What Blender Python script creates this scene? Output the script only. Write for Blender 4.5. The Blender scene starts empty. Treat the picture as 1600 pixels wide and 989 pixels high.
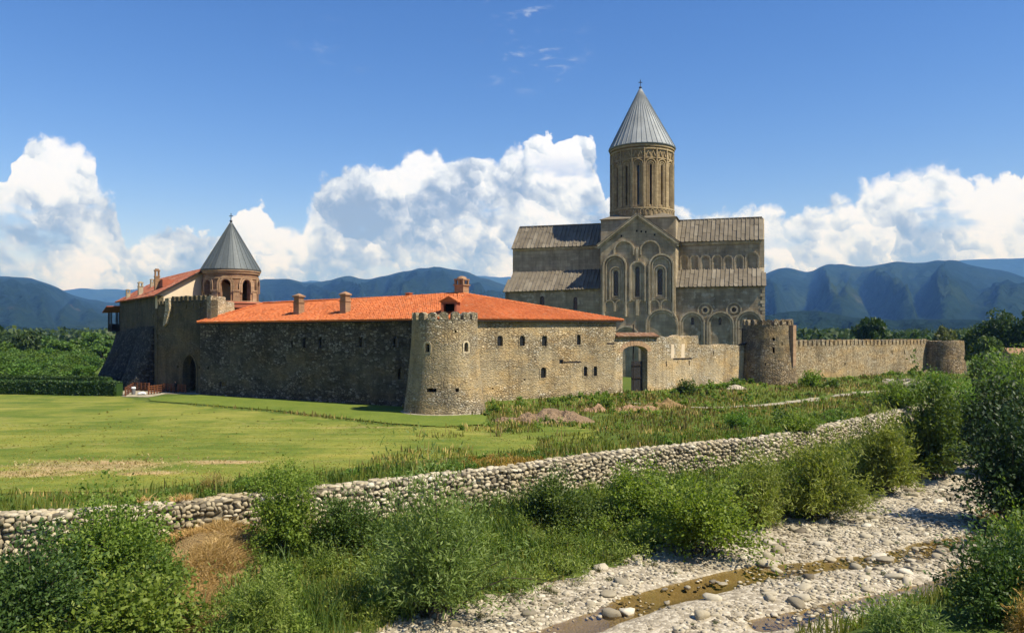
import bpy, bmesh, math, random
import numpy as np
from mathutils import Vector, Matrix
from mathutils.geometry import tessellate_polygon

R = math.radians
SC = bpy.context.scene
COL = SC.collection
# ------------------------------------------------------------------ camera
F, YH, H = 1250.0, 521.0, 8.8          # focal length and horizon row in photo pixels, eye height over the lawn
cam_d = bpy.data.cameras.new('camera')
cam_d.sensor_width = 36.0
cam_d.lens = 36.0 * F / 1600.0
cam_d.shift_y = (YH - 494.5) / 1600.0
cam_d.clip_start = 0.5
cam_d.clip_end = 90000.0
cam = bpy.data.objects.new('camera', cam_d)
COL.objects.link(cam)
cam.location = (0, 0, H)
cam.rotation_euler = (R(90), 0, 0)
SC.camera = cam
SUN_AZ, SUN_EL = R(116), R(52)
SUN_DIR = Vector((math.sin(SUN_AZ) * math.cos(SUN_EL), math.cos(SUN_AZ) * math.cos(SUN_EL), math.sin(SUN_EL)))


class NT:
    """small helper for node trees"""
    def __init__(s, tree):
        s.t = tree
        tree.nodes.clear()

    def put(s, node, i, v):
        if v is None:
            return
        sock = node.inputs[i]
        if hasattr(v, 'is_output'):
            s.t.links.new(v, sock)
        else:
            if sock.type == 'RGBA' and not hasattr(v, '__len__'):
                v = (v, v, v, 1)
            elif sock.type == 'RGBA' and len(v) == 3:
                v = (*v, 1)
            sock.default_value = v

    def n(s, ty, ins=None, **props):
        nd = s.t.nodes.new(ty)
        for k, v in props.items():
            setattr(nd, k, v)
        for k, v in (ins or {}).items():
            s.put(nd, k, v)
        return nd

    def m(s, op, a, b=None, c=None, clamp=False):
        nd = s.t.nodes.new('ShaderNodeMath')
        nd.operation = op
        nd.use_clamp = clamp
        for i, v in enumerate((a, b, c)):
            s.put(nd, i, v)
        return nd.outputs[0]

    def vm(s, op, a, b=None, scale=None):
        nd = s.t.nodes.new('ShaderNodeVectorMath')
        nd.operation = op
        s.put(nd, 0, a)
        s.put(nd, 1, b)
        if scale is not None:
            s.put(nd, 3, scale)
        return nd.outputs[1] if op in ('LENGTH', 'DOT_PRODUCT', 'DISTANCE') else nd.outputs[0]

    def noise(s, vec, scale, detail=3, rough=0.5, dist=0.0, color=False):
        nd = s.n('ShaderNodeTexNoise', {'Vector': vec, 'Scale': scale, 'Detail': detail, 'Roughness': rough, 'Distortion': dist})
        return nd.outputs[1 if color else 0]

    def vor(s, vec, scale, feature='F1', rand=1.0, out='Distance', detail=0.0, smooth=None):
        nd = s.n('ShaderNodeTexVoronoi', {'Vector': vec, 'Scale': scale, 'Randomness': rand}, feature=feature)
        if detail and 'Detail' in nd.inputs:
            nd.inputs['Detail'].default_value = detail
        if smooth is not None and 'Smoothness' in nd.inputs:
            nd.inputs['Smoothness'].default_value = smooth
        return nd.outputs[out]

    def ramp(s, fac, stops, interp='LINEAR'):
        nd = s.n('ShaderNodeValToRGB', {0: fac})
        cr = nd.color_ramp
        cr.interpolation = interp
        while len(cr.elements) < len(stops):
            cr.elements.new(0.5)
        for e, (p, c) in zip(cr.elements, stops):
            e.position = p
            if not hasattr(c, '__len__'):
                c = (c, c, c)
            e.color = (*c[:3], 1)
        return nd.outputs[0]

    def mix(s, fac, a, b, blend='MIX'):
        nd = s.n('ShaderNodeMix', data_type='RGBA', blend_type=blend)
        s.put(nd, 0, fac)
        s.put(nd, 6, a)
        s.put(nd, 7, b)
        return nd.outputs[2]

    def rng(s, v, a, b, c=0.0, d=1.0, kind='LINEAR'):
        nd = s.n('ShaderNodeMapRange', {0: v, 1: a, 2: b, 3: c, 4: d}, interpolation_type=kind)
        return nd.outputs[0]

    def xyz(s, v):
        return s.n('ShaderNodeSeparateXYZ', {0: v}).outputs

    def comb(s, x, y, z):
        return s.n('ShaderNodeCombineXYZ', {0: x, 1: y, 2: z}).outputs[0]


# ------------------------------------------------------------------ sky with cumulus banks
W = bpy.data.worlds.new('World')
SC.world = W
W.use_nodes = True
W.cycles.sampling_method = 'MANUAL'
W.cycles.sample_map_resolution = 256
w = NT(W.node_tree)
SKY_K, CLOUD_K = 0.113, 0.70
sky = w.n('ShaderNodeTexSky', sky_type='NISHITA', sun_disc=False, sun_elevation=SUN_EL, sun_rotation=SUN_AZ,
          altitude=450.0, air_density=1.0, dust_density=0.1, ozone_density=3.0)
d = w.n('ShaderNodeTexCoord').outputs['Generated']
dx, dy, dz = w.xyz(d)
az = w.m('ARCTAN2', dx, dy)
hyp = w.m('SQRT', w.m('ADD', w.m('MULTIPLY', dx, dx), w.m('MULTIPLY', dy, dy)))
te = w.m('DIVIDE', dz, w.m('MAXIMUM', hyp, 0.02))
# skyline of the cloud banks: azimuth -> tangent of elevation
tops = [(-60, 290), (0, 296), (22, 250), (45, 230), (100, 229), (146, 246), (160, 300), (188, 326), (202, 392), (250, 376), (330, 372),
        (390, 340), (408, 334), (432, 380), (466, 366), (488, 312), (512, 284), (600, 274), (640, 254), (770, 258),
        (800, 232), (850, 224), (925, 232), (950, 306), (1060, 324), (1190, 338), (1330, 326), (1350, 296),
        (1450, 250), (1490, 266), (1525, 290), (1660, 272)]
def px_az(px):
    return math.atan((px - 800) / F)
A0, A1 = px_az(-60), px_az(1660)
stops = []
for px, y in tops:
    a_ = px_az(px)
    stops.append(((a_ - A0) / (A1 - A0), (YH - y) / F * math.cos(a_) * 3.0))
crv = w.ramp(w.rng(az, A0, A1), stops, 'EASE')
side = w.rng(w.m('ABSOLUTE', az), A1 - 0.02, A1 + 0.12, 0, 1, 'SMOOTHSTEP')
gen_top = w.m('MULTIPLY_ADD', w.noise(d, 2.6, 2), 0.34, 0.0)
warp = w.vm('SUBTRACT', w.noise(d, 13.0, 3, 0.55, color=True), (0.5, 0.5, 0.5))
d1 = w.vm('ADD', d, w.vm('SCALE', warp, None, 0.032))
azw = w.m('ARCTAN2', w.xyz(d1)[0], w.xyz(d1)[1])
crv = w.ramp(w.rng(azw, A0, A1), stops, 'EASE')
top = w.m('ADD', w.m('MULTIPLY', w.m('DIVIDE', crv, 3.0), w.m('SUBTRACT', 1.0, side)), w.m('MULTIPLY', gen_top, side))
dq = w.vm('ADD', d1, w.vm('SCALE', w.vm('SUBTRACT', w.noise(d, 60.0, 4, 0.6, color=True), (0.5, 0.5, 0.5)), None, 0.018))
def puff(scale):
    nd = w.n('ShaderNodeTexVoronoi', {'Vector': dq, 'Scale': scale}, feature='F1')
    dot = w.m('MULTIPLY', w.vm('DOT_PRODUCT', w.vm('SUBTRACT', dq, nd.outputs['Position']), tuple(SUN_DIR)), scale)
    soft = w.rng(nd.outputs['Distance'], 0.78, 0.30, 0.0, 1.0, 'SMOOTHSTEP')      # fade out towards the seams between puffs
    return nd.outputs['Distance'], w.m('MULTIPLY', dot, w.m('MULTIPLY', soft, 1.5))
h1, s1 = puff(11.0)
h2, s2 = puff(23.0)
h3, s3 = puff(52.0)
fine = w.noise(dq, 40.0, 5, 0.6)
b0 = w.m('ADD', w.m('ADD', w.m('MULTIPLY', w.m('SUBTRACT', 0.62, h1), 0.8), w.m('MULTIPLY', w.m('SUBTRACT', 0.62, h2), 0.55)),
         w.m('ADD', w.m('MULTIPLY', w.m('SUBTRACT', 0.62, h3), 0.3), w.m('MULTIPLY', w.m('SUBTRACT', fine, 0.5), 0.8)))
shp = w.m('ADD', w.m('ADD', w.m('MULTIPLY', s1, 0.34), w.m('MULTIPLY', s2, 0.30)), w.m('ADD', w.m('MULTIPLY', s3, 0.22), w.m('MULTIPLY', w.m('SUBTRACT', fine, 0.5), 1.2)))
below = w.m('SUBTRACT', top, w.m('ADD', te, w.m('MULTIPLY', w.xyz(warp)[2], 0.02)))
dens = w.m('ADD', w.m('MULTIPLY', below, 32.0), w.m('MULTIPLY', b0, 1.5))
hard = w.rng(w.noise(d, 7.0, 2), 0.38, 0.62, 0.10, 0.6)
alpha = w.n('ShaderNodeMapRange', {0: dens, 1: 0.0, 2: hard, 3: 0.0, 4: 1.0}, interpolation_type='SMOOTHSTEP').outputs[0]
# gaps low in the bank where the blue air shows through
gapn = w.noise(w.vm('MULTIPLY', d, (1, 1, 2.2)), 9.0, 4, 0.6)
gap = w.m('MULTIPLY', w.rng(gapn, 0.54, 0.66, 0, 1, 'SMOOTHSTEP'), w.rng(below, 0.01, 0.05))
alpha = w.m('MULTIPLY', alpha, w.m('SUBTRACT', 1.0, w.m('MULTIPLY', gap, 0.8)))
lit = w.m('MULTIPLY_ADD', shp, 1.55, 0.50)
lo = w.noise(w.vm('ADD', d1, (0.02, 0, 0.03)), 8.0, 4, 0.55)
lit = w.m('ADD', lit, w.m('MULTIPLY', w.m('SUBTRACT', lo, 0.5), -3.6))
lit = w.m('ADD', lit, w.rng(below, 0.0, 0.06, 0.30, -0.12))
ccol = w.ramp(lit, [(0.0, (0.27, 0.36, 0.54)), (0.30, (0.42, 0.51, 0.69)), (0.58, (0.66, 0.75, 0.92)), (0.82, (0.88, 0.96, 1.12)), (1.0, (0.97, 1.02, 1.16))])
# high thin wisps
wn = w.noise(w.vm('MULTIPLY', d, (1.0, 1.0, 2.6)), 24.0, 6, 0.62, 0.6)
zone = w.noise(w.vm('ADD', d, (3.175, 0, 0.05)), 3.4, 1)
wz = w.m('ADD', w.rng(zone, 0.66, 0.80, 0, 1),
         w.m('MULTIPLY', w.rng(w.m('ABSOLUTE', w.m('SUBTRACT', az, 0.028)), 0.015, 0.085, 1, 0, 'SMOOTHSTEP'), w.rng(te, 0.29, 0.34, 0, 1, 'SMOOTHSTEP')), clamp=True)
wisp = w.m('MULTIPLY', w.m('MULTIPLY', w.rng(wn, 0.52, 0.74, 0, 0.5, 'SMOOTHSTEP'), wz), w.rng(te, 0.22, 0.30))
skyc = w.n('ShaderNodeHueSaturation', {'Hue': 0.5, 'Saturation': 1.26, 'Value': 1.0, 'Fac': 1.0, 'Color': sky.outputs[0]}).outputs[0]
skyc = w.vm('MULTIPLY', skyc, (1.12 * SKY_K, 0.88 * SKY_K, 1.0 * SKY_K))
skyc = w.n('ShaderNodeGamma', {0: skyc, 1: 1.16}).outputs[0]
c1 = w.mix(wisp, skyc, (0.50, 0.55, 0.63))
up = w.rng(dz, -0.02, 0.0)
c2 = w.mix(w.m('MULTIPLY', alpha, up), c1, w.vm('SCALE', ccol, None, CLOUD_K))
bg = w.n('ShaderNodeBackground', {0: c2, 1: 1.0})
w.t.links.new(bg.outputs[0], w.n('ShaderNodeOutputWorld').inputs[0])
# ------------------------------------------------------------------ sun and exposure
sun_d = bpy.data.lights.new('sun', 'SUN')
sun_d.energy = 5.0
sun_d.angle = R(0.53)
sun_d.color = (1.0, 0.95, 0.87)
sun = bpy.data.objects.new('sun', sun_d)
COL.objects.link(sun)
sun.location = (60, -20, 80)
sun.rotation_euler = SUN_DIR.to_track_quat('Z', 'Y').to_euler()
vs = SC.view_settings
vs.view_transform = 'Standard'
vs.look = 'None'
vs.exposure = 0.6
vs.gamma = 1.0
vs.use_curve_mapping = False
cy = SC.cycles
cy.use_denoising = True
cy.max_bounces = 6
cy.diffuse_bounces = 2
cy.glossy_bounces = 2
cy.transmission_bounces = 4
cy.transparent_max_bounces = 8
cy.volume_bounces = 0
cy.caustics_reflective = False
cy.caustics_refractive = False
# ================================================================== helpers
rnd = random.Random(7)
NR = np.random.default_rng(11)


def Pz(px, py, Y):
    """photo pixel at distance Y -> world point"""
    return Vector(((px - 800) / F * Y, Y, H - (py - YH) / F * Y))


def Gz(px, py, z=0.0):
    """photo pixel on the level z -> world point"""
    Y = (H - z) * F / (py - YH)
    return Vector(((px - 800) / F * Y, Y, z))


def tag(o, label=None, cat=None, group=None, kind=None):
    if label:
        o['label'] = label
    if cat:
        o['category'] = cat
    if group:
        o['group'] = group
    if kind:
        o['kind'] = kind
    return o


def thing(name, label, cat, loc=(0, 0, 0), group=None):
    o = bpy.data.objects.new(name, None)
    o.empty_display_size = 0.5
    COL.objects.link(o)
    o.location = loc
    return tag(o, label, cat, group)


def link(name, me, parent=None, kind=None):
    """mesh in world coordinates under an Empty or a part"""
    o = bpy.data.objects.new(name, me)
    COL.objects.link(o)
    if parent is not None:
        o.parent = parent
        q = parent
        off = Vector((0, 0, 0))
        while q is not None:
            off += q.location
            q = q.parent
        if parent.type == 'EMPTY':
            o.matrix_parent_inverse = Matrix.Translation(-off)
    if kind:
        o['kind'] = kind
    return o


def mesh_np(name, v, f, mat, tone=None, smooth=False):
    """v (n,3), f (m,k) numpy -> mesh"""
    me = bpy.data.meshes.new(name)
    v = np.asarray(v, np.float32)
    f = np.asarray(f, np.int32)
    me.vertices.add(len(v))
    me.vertices.foreach_set('co', v.ravel())
    k = f.shape[1]
    me.loops.add(f.size)
    me.loops.foreach_set('vertex_index', f.ravel())
    me.polygons.add(len(f))
    me.polygons.foreach_set('loop_start', np.arange(0, f.size, k, dtype=np.int32))
    if tone is not None:
        a = me.attributes.new('tone', 'FLOAT', 'FACE')
        a.data.foreach_set('value', np.asarray(tone, np.float32))
    if smooth:
        me.polygons.foreach_set('use_smooth', np.ones(len(f), bool))
    me.materials.append(mat)
    me.update(calc_edges=True)
    return me


class MB:
    def __init__(s):
        s.v, s.f, s.t = [], [], []

    def add(s, vs, fs, tone=0.5):
        o = len(s.v)
        s.v += [tuple(p) for p in vs]
        for q in fs:
            s.f.append(tuple(o + i for i in q))
            s.t.append(tone)

    def quad(s, a, b, c, d, tone=0.5):
        s.add((a, b, c, d), ((0, 1, 2, 3),), tone)

    def box(s, c, X, Y, Z, tone=0.5):
        """centre and three half-axis vectors"""
        c, X, Y, Z = Vector(c), Vector(X), Vector(Y), Vector(Z)
        vs = [c + X * i + Y * j + Z * k for k in (-1, 1) for j in (-1, 1) for i in (-1, 1)]
        s.add(vs, ((0, 2, 3, 1), (4, 5, 7, 6), (0, 1, 5, 4), (2, 6, 7, 3), (0, 4, 6, 2), (1, 3, 7, 5)), tone)

    def abox(s, x0, x1, y0, y1, z0, z1, tone=0.5):
        s.box(((x0 + x1) / 2, (y0 + y1) / 2, (z0 + z1) / 2), ((x1 - x0) / 2, 0, 0), (0, (y1 - y0) / 2, 0), (0, 0, (z1 - z0) / 2), tone)

    def slab(s, fr, outer, holes=(), thick=0.5, n0=0.0):
        """polygon with holes in a wall frame, given a thickness inwards"""
        loops = [list(outer)] + [list(h) for h in holes]
        flat = [p for lp in loops for p in lp]
        tris = tessellate_polygon([[Vector((p[0], p[1], 0)) for p in lp] for lp in loops])
        vs = [fr.p(a, b, n0) for a, b in flat] + [fr.p(a, b, n0 - thick) for a, b in flat]
        n = len(flat)
        fs = []
        for t in tris:
            (x0, y0), (x1, y1), (x2, y2) = (flat[i] for i in t)
            if (x1 - x0) * (y2 - y0) - (x2 - x0) * (y1 - y0) < 0:
                t = t[::-1]
            fs.append(tuple(t))
            fs.append(tuple(i + n for i in t[::-1]))
        k = 0
        for lp in loops:
            L = len(lp)
            for i in range(L):
                a, b = k + i, k + (i + 1) % L
                fs.append((b, a, a + n, b + n))
            k += L
        s.add(vs, fs)

    def sweep(s, path, norms, w_, d_, closed=False, n0=-0.03, tone=0.5):
        """rectangular bar along a path that lies on a surface"""
        P = [Vector(p) for p in path]
        L = len(P)
        vs = []
        for i in range(L):
            a = P[i - 1] if (i > 0 or closed) else P[i]
            b = P[(i + 1) % L] if (i < L - 1 or closed) else P[i]
            t = (b - a).normalized()
            n = Vector(norms[i]) if isinstance(norms, list) else Vector(norms)
            bb = t.cross(n).normalized() * (w_ / 2)
            vs += [P[i] - bb + n * n0, P[i] + bb + n * n0, P[i] + bb + n * d_, P[i] - bb + n * d_]
        fs = []
        for i in range(L if closed else L - 1):
            a, b = i * 4, ((i + 1) % L) * 4
            for j in range(4):
                fs.append((a + j, a + (j + 1) % 4, b + (j + 1) % 4, b + j))
        if not closed:
            fs += [(3, 2, 1, 0), tuple((L - 1) * 4 + j for j in range(4))]
        s.add(vs, fs, tone)

    def lathe(s, c, prof, seg=48, a0=0.0, a1=2 * math.pi, tone=0.5):
        """profile of (radius, z)"""
        full = abs(a1 - a0 - 2 * math.pi) < 1e-6
        m_ = seg if full else seg + 1
        vs = [(c[0] + r * math.sin(a0 + (a1 - a0) * i / seg), c[1] + r * math.cos(a0 + (a1 - a0) * i / seg), z) for r, z in prof for i in range(m_)]
        fs = []
        for j in range(len(prof) - 1):
            for i in range(seg):
                a, b = j * m_ + i, j * m_ + (i + 1) % m_
                fs.append((b, a, a + m_, b + m_))
        s.add(vs, fs, tone)

    def tube(s, pts, rad, seg=6, tone=0.5):
        P = [Vector(p) for p in pts]
        L = len(P)
        vs, fs = [], []
        for i in range(L):
            t = (P[min(i + 1, L - 1)] - P[max(i - 1, 0)]).normalized()
            ref = Vector((0, 0, 1)) if abs(t.z) < 0.9 else Vector((1, 0, 0))
            x = t.cross(ref).normalized()
            y = t.cross(x)
            r = rad[i] if hasattr(rad, '__len__') else rad
            vs += [P[i] + (x * math.cos(6.2832 * k / seg) + y * math.sin(6.2832 * k / seg)) * r for k in range(seg)]
        for i in range(L - 1):
            for k in range(seg):
                fs.append((i * seg + k, i * seg + (k + 1) % seg, (i + 1) * seg + (k + 1) % seg, (i + 1) * seg + k))
        fs += [tuple(range(seg))[::-1], tuple((L - 1) * seg + k for k in range(seg))]
        s.add(vs, fs, tone)

    def mesh(s, name, mat, smooth=False):
        me = bpy.data.meshes.new(name)
        me.from_pydata(s.v, [], s.f)
        a = me.attributes.new('tone', 'FLOAT', 'FACE')
        a.data.foreach_set('value', np.asarray(s.t, np.float32))
        me.materials.append(mat)
        if smooth:
            me.polygons.foreach_set('use_smooth', np.ones(len(s.f), bool))
        me.update()
        return me

    def build(s, name, mat, parent=None, kind=None, smooth=False):
        return link(name, s.mesh(name, mat, smooth), parent, kind)


class Fr:
    """wall frame: origin on the ground, s along the wall (to the viewer's right), n outwards"""
    def __init__(s, o, S):
        s.o = Vector((o[0], o[1], 0))
        s.S = Vector((S[0], S[1], 0)).normalized()
        s.N = Vector((s.S.y, -s.S.x, 0))

    def p(s, a, z, n=0.0):
        return s.o + s.S * a + s.N * n + Vector((0, 0, z))


def frame2(p0, p1):
    return Fr(p0, (p1[0] - p0[0], p1[1] - p0[1])), math.hypot(p1[0] - p0[0], p1[1] - p0[1])


def arch(s0, s1, zb, zt, n=12, pointed=False):
    """outline of an arched opening, anticlockwise from the lower left (open at the bottom)"""
    r = (s1 - s0) / 2
    c = (s0 + s1) / 2
    pts = [(s1, zb)]
    rise = r * (1.35 if pointed else 1.0)
    for i in range(n + 1):
        a = math.pi * i / n
        x, y = math.cos(a), math.sin(a)
        if pointed:
            x = math.copysign(abs(x) ** 1.25, x)
        pts.append((c + r * x, zt - rise + rise * y))
    pts.append((s0, zb))
    return pts


def rect(s0, s1, z0, z1):
    return [(s1, z0), (s1, z1), (s0, z1), (s0, z0)]


def pane(fr, outline, n0, name, mat, parent):
    m_ = MB()
    m_.slab(fr, outline, (), 0.06, n0)
    return m_.build(name, mat, parent)


def surround(fr, outline, w_, d_, mat, parent, name='surround', closed=True):
    m_ = MB()
    m_.sweep([fr.p(a, z) for a, z in outline], fr.N, w_, d_, closed=closed)
    return m_.build(name, mat, parent)


# value noise in numpy for terrain and edges
def _hash(ix, iy, seed):
    h = (ix.astype(np.int64) * 374761393 + iy.astype(np.int64) * 668265263 + seed * 1442695041) & 0xffffffff
    h = ((h ^ (h >> 13)) * 1274126177) & 0xffffffff
    return ((h ^ (h >> 16)) & 0xffff) / 65535.0


def vnoise(x, y, seed=0):
    ix, iy = np.floor(x), np.floor(y)
    fx, fy = x - ix, y - iy
    fx, fy = fx * fx * (3 - 2 * fx), fy * fy * (3 - 2 * fy)
    a, b = _hash(ix, iy, seed), _hash(ix + 1, iy, seed)
    c, d_ = _hash(ix, iy + 1, seed), _hash(ix + 1, iy + 1, seed)
    return (a * (1 - fx) + b * fx) * (1 - fy) + (c * (1 - fx) + d_ * fx) * fy


def fbm(x, y, oct=4, seed=0, gain=0.5):
    s_, a, t = 0, 1.0, 0
    for i in range(oct):
        s_ = s_ + a * vnoise(x * 2 ** i + 17.3 * i, y * 2 ** i - 9.1 * i, seed + i)
        t += a
        a *= gain
    return s_ / t


def seg_dist(x, y, line):
    """distance to a polyline, signed (+ on the left of its direction), and arc length at the foot point"""
    best = np.full(x.shape, 1e9)
    sg = np.zeros(x.shape)
    arc = np.zeros(x.shape)
    L = 0.0
    for (x0, y0), (x1, y1) in zip(line[:-1], line[1:]):
        ex, ey = x1 - x0, y1 - y0
        l2 = ex * ex + ey * ey
        t = np.clip(((x - x0) * ex + (y - y0) * ey) / l2, 0, 1)
        qx, qy = x - (x0 + t * ex), y - (y0 + t * ey)
        dd = np.hypot(qx, qy)
        cr = ex * (y - y0) - ey * (x - x0)
        m_ = dd < best
        best = np.where(m_, dd, best)
        sg = np.where(m_, np.sign(cr), sg)
        arc = np.where(m_, L + t * math.sqrt(l2), arc)
        L += math.sqrt(l2)
    return best * sg, arc


def sstep(a, b, x):
    t = np.clip((x - a) / (b - a), 0, 1)
    return t * t * (3 - 2 * t)
# ================================================================== materials
def new_mat(name):
    m_ = bpy.data.materials.new(name)
    m_.use_nodes = True
    return m_, NT(m_.node_tree)


def finish(nt, col, rough=0.9, height=None, bump=0.5, dist=0.05, spec=0.25, metal=0.0):
    b = nt.n('ShaderNodeBsdfPrincipled', {'Base Color': col, 'Roughness': rough, 'Specular IOR Level': spec, 'Metallic': metal})
    if height is not None:
        nt.put(b, 'Normal', nt.n('ShaderNodeBump', {'Height': height, 'Strength': bump, 'Distance': dist}).outputs[0])
    nt.t.links.new(b.outputs[0], nt.n('ShaderNodeOutputMaterial').inputs[0])
    return b


def rubble(name, cols, mortar, size=0.42, plaster=None, plaster_amt=0.4, flat=1.7, dist=0.12, moss=None, course=None, zone=None):
    """rubble masonry: 3D cells with recessed mortar, worn plaster patches and broad weathering"""
    m_, n = new_mat(name)
    co = n.n('ShaderNodeTexCoord').outputs['Object']
    wob = n.vm('SCALE', n.vm('SUBTRACT', n.noise(co, 1.6, 2, color=True), (0.5,) * 3), None, 0.22)
    v = n.vm('MULTIPLY', n.vm('ADD', co, wob), (1, 1, flat))
    sc = 1.0 / size
    nd = n.n('ShaderNodeTexVoronoi', {'Vector': v, 'Scale': sc, 'Randomness': 0.85}, feature='F1')
    cell = n.xyz(nd.outputs['Color'])[0]
    edge = n.vor(v, sc, 'DISTANCE_TO_EDGE', 0.85)
    st = n.ramp(cell, [(i / (len(cols) - 1), c) for i, c in enumerate(cols)])
    st = n.mix(0.35, st, n.ramp(n.noise(co, 6.0, 3), [(0.3, 0.55), (0.7, 1.35)]), 'MULTIPLY')
    jo = n.rng(edge, 0.03, 0.11, 0, 1)
    col = n.mix(jo, mortar, st)
    hgt = n.m('MULTIPLY', n.rng(edge, 0.0, 0.22, 0, 1), 1.0)
    hgt = n.m('ADD', hgt, n.m('MULTIPLY', n.noise(co, 7, 4), 0.35))
    if plaster is not None:
        pn = n.noise(n.vm('MULTIPLY', co, (1, 1, 1.5)), 0.23, 4, 0.62)
        if zone is not None:
            z = n.xyz(co)[2]
            pn = n.m('ADD', pn, n.m('MULTIPLY', n.rng(n.m('ABSOLUTE', n.m('SUBTRACT', z, zone[0])), 0.0, zone[1], 1, -1), 0.10))
        pm = n.rng(pn, 0.62 - plaster_amt * 0.3, 0.70 - plaster_amt * 0.3, 0, 0.85)
        pm = n.m('MULTIPLY', pm, n.rng(n.noise(co, 2.4, 3), 0.35, 0.6, 0.45, 1.0))
        col = n.mix(pm, col, n.mix(n.noise(co, 1.1, 4), plaster, tuple(c * 0.62 for c in plaster)))
        hgt = n.m('MULTIPLY', hgt, n.m('SUBTRACT', 1.0, n.m('MULTIPLY', pm, 0.75)))
    if course is not None:
        z = n.m('ADD', n.xyz(co)[2], n.m('MULTIPLY', n.noise(co, 0.35, 2), 0.5))
        ln = n.m('ABSOLUTE', n.m('SUBTRACT', n.m('FRACT', n.m('DIVIDE', z, course)), 0.5))
        lm = n.rng(ln, 0.0, 0.035, 0.45, 0)
        col = n.mix(lm, col, tuple(c * 0.5 for c in mortar))
    big = n.ramp(n.noise(n.vm('MULTIPLY', co, (1, 1, 0.55)), 0.30, 5, 0.6), [(0.30, 0.52), (0.50, 1.0), (0.72, 1.25)])
    col = n.mix(0.85, col, big, 'MULTIPLY')
    stk = n.ramp(n.noise(n.vm('MULTIPLY', co, (1, 1, 0.07)), 1.1, 4, 0.65), [(0.34, 0.70), (0.52, 1.0), (0.75, 1.06)])
    col = n.mix(0.7, col, stk, 'MULTIPLY')
    hue = n.ramp(n.noise(n.vm('MULTIPLY', co, (1, 1, 2.6)), 0.20, 4, 0.6), [(0.35, (0.86, 0.90, 0.97)), (0.5, (1.0, 1.0, 1.0)), (0.66, (1.12, 1.0, 0.80))])
    col = n.mix(0.9, col, hue, 'MULTIPLY')
    lay = n.ramp(n.noise(n.comb(0.0, 0.0, n.m('ADD', n.xyz(co)[2], n.m('MULTIPLY', n.noise(co, 0.15, 2), 1.2))), 0.9, 4, 0.7), [(0.32, 0.72), (0.5, 1.0), (0.7, 1.15)])
    col = n.mix(0.6, col, lay, 'MULTIPLY')
    if moss is not None:
        mm = n.rng(n.noise(n.vm('MULTIPLY', co, (1, 1, 0.5)), 0.5, 5, 0.65), 0.52, 0.66, 0, 0.8)
        col = n.mix(mm, col, moss)
    finish(n, col, 0.95, hgt, 0.9, dist)
    return m_


def ashlar(name, base, dark, light, block=(1.3, 0.55), streak=0.5, plaster=None):
    """weathered smooth stone with faint courses, patches and rain streaks"""
    m_, n = new_mat(name)
    co = n.n('ShaderNodeTexCoord').outputs['Object']
    a = n.noise(co, 0.45, 5, 0.6)
    col = n.ramp(a, [(0.28, dark), (0.5, base), (0.74, light)])
    st = n.noise(n.vm('MULTIPLY', co, (1, 1, 0.09)), 1.5, 4, 0.6)
    col = n.mix(streak, col, n.ramp(st, [(0.35, 0.6), (0.6, 1.1)]), 'MULTIPLY')
    x, y, z = n.xyz(co)
    row = n.m('FLOOR', n.m('DIVIDE', z, block[1]))
    fz = n.m('ABSOLUTE', n.m('SUBTRACT', n.m('FRACT', n.m('DIVIDE', z, block[1])), 0.5))
    al = n.m('ADD', n.m('MULTIPLY', x, math.cos(R(17))), n.m('MULTIPLY', y, -math.sin(R(17))))
    al2 = n.m('ADD', n.m('DIVIDE', al, block[0]), n.m('MULTIPLY', n.m('FRACT', n.m('MULTIPLY', row, 0.377)), 1.0))
    fx = n.m('ABSOLUTE', n.m('SUBTRACT', n.m('FRACT', al2), 0.5))
    jz, jx = n.rng(fz, 0.44, 0.5, 0, 1), n.rng(fx, 0.475, 0.5, 0, 1)
    j = n.m('MAXIMUM', jz, jx)
    wn = n.n('ShaderNodeTexWhiteNoise', {'Vector': n.comb(n.m('FLOOR', al2), row, 0)}, noise_dimensions='3D').outputs[0]
    col = n.mix(0.55, col, n.ramp(wn, [(0, 0.72), (0.6, 1.0), (1, 1.28)]), 'MULTIPLY')
    col = n.mix(n.m('MULTIPLY', j, 0.55), col, tuple(c * 0.6 for c in dark))
    if plaster is not None:
        pm = n.rng(n.noise(co, 0.7, 5, 0.6), 0.56, 0.62, 0, 0.85)
        col = n.mix(pm, col, plaster)
    hg = n.m('ADD', n.m('MULTIPLY', n.noise(co, 5, 5, 0.65), 0.7), n.m('MULTIPLY', j, -0.6))
    finish(n, col, 0.95, hg, 0.7, 0.06)
    return m_


def simple(name, col, var=0.3, scale=3.0, rough=0.85, bump=0.3, dist=0.03, metal=0.0, spec=0.25, col2=None):
    m_, n = new_mat(name)
    co = n.n('ShaderNodeTexCoord').outputs['Object']
    a = n.noise(co, scale, 5, 0.6)
    c2 = col2 or tuple(c * (1 - var) for c in col)
    cc = n.ramp(a, [(0.3, c2), (0.7, col)])
    finish(n, cc, rough, n.noise(co, scale * 4, 4), bump, dist, spec, metal)
    return m_


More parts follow.
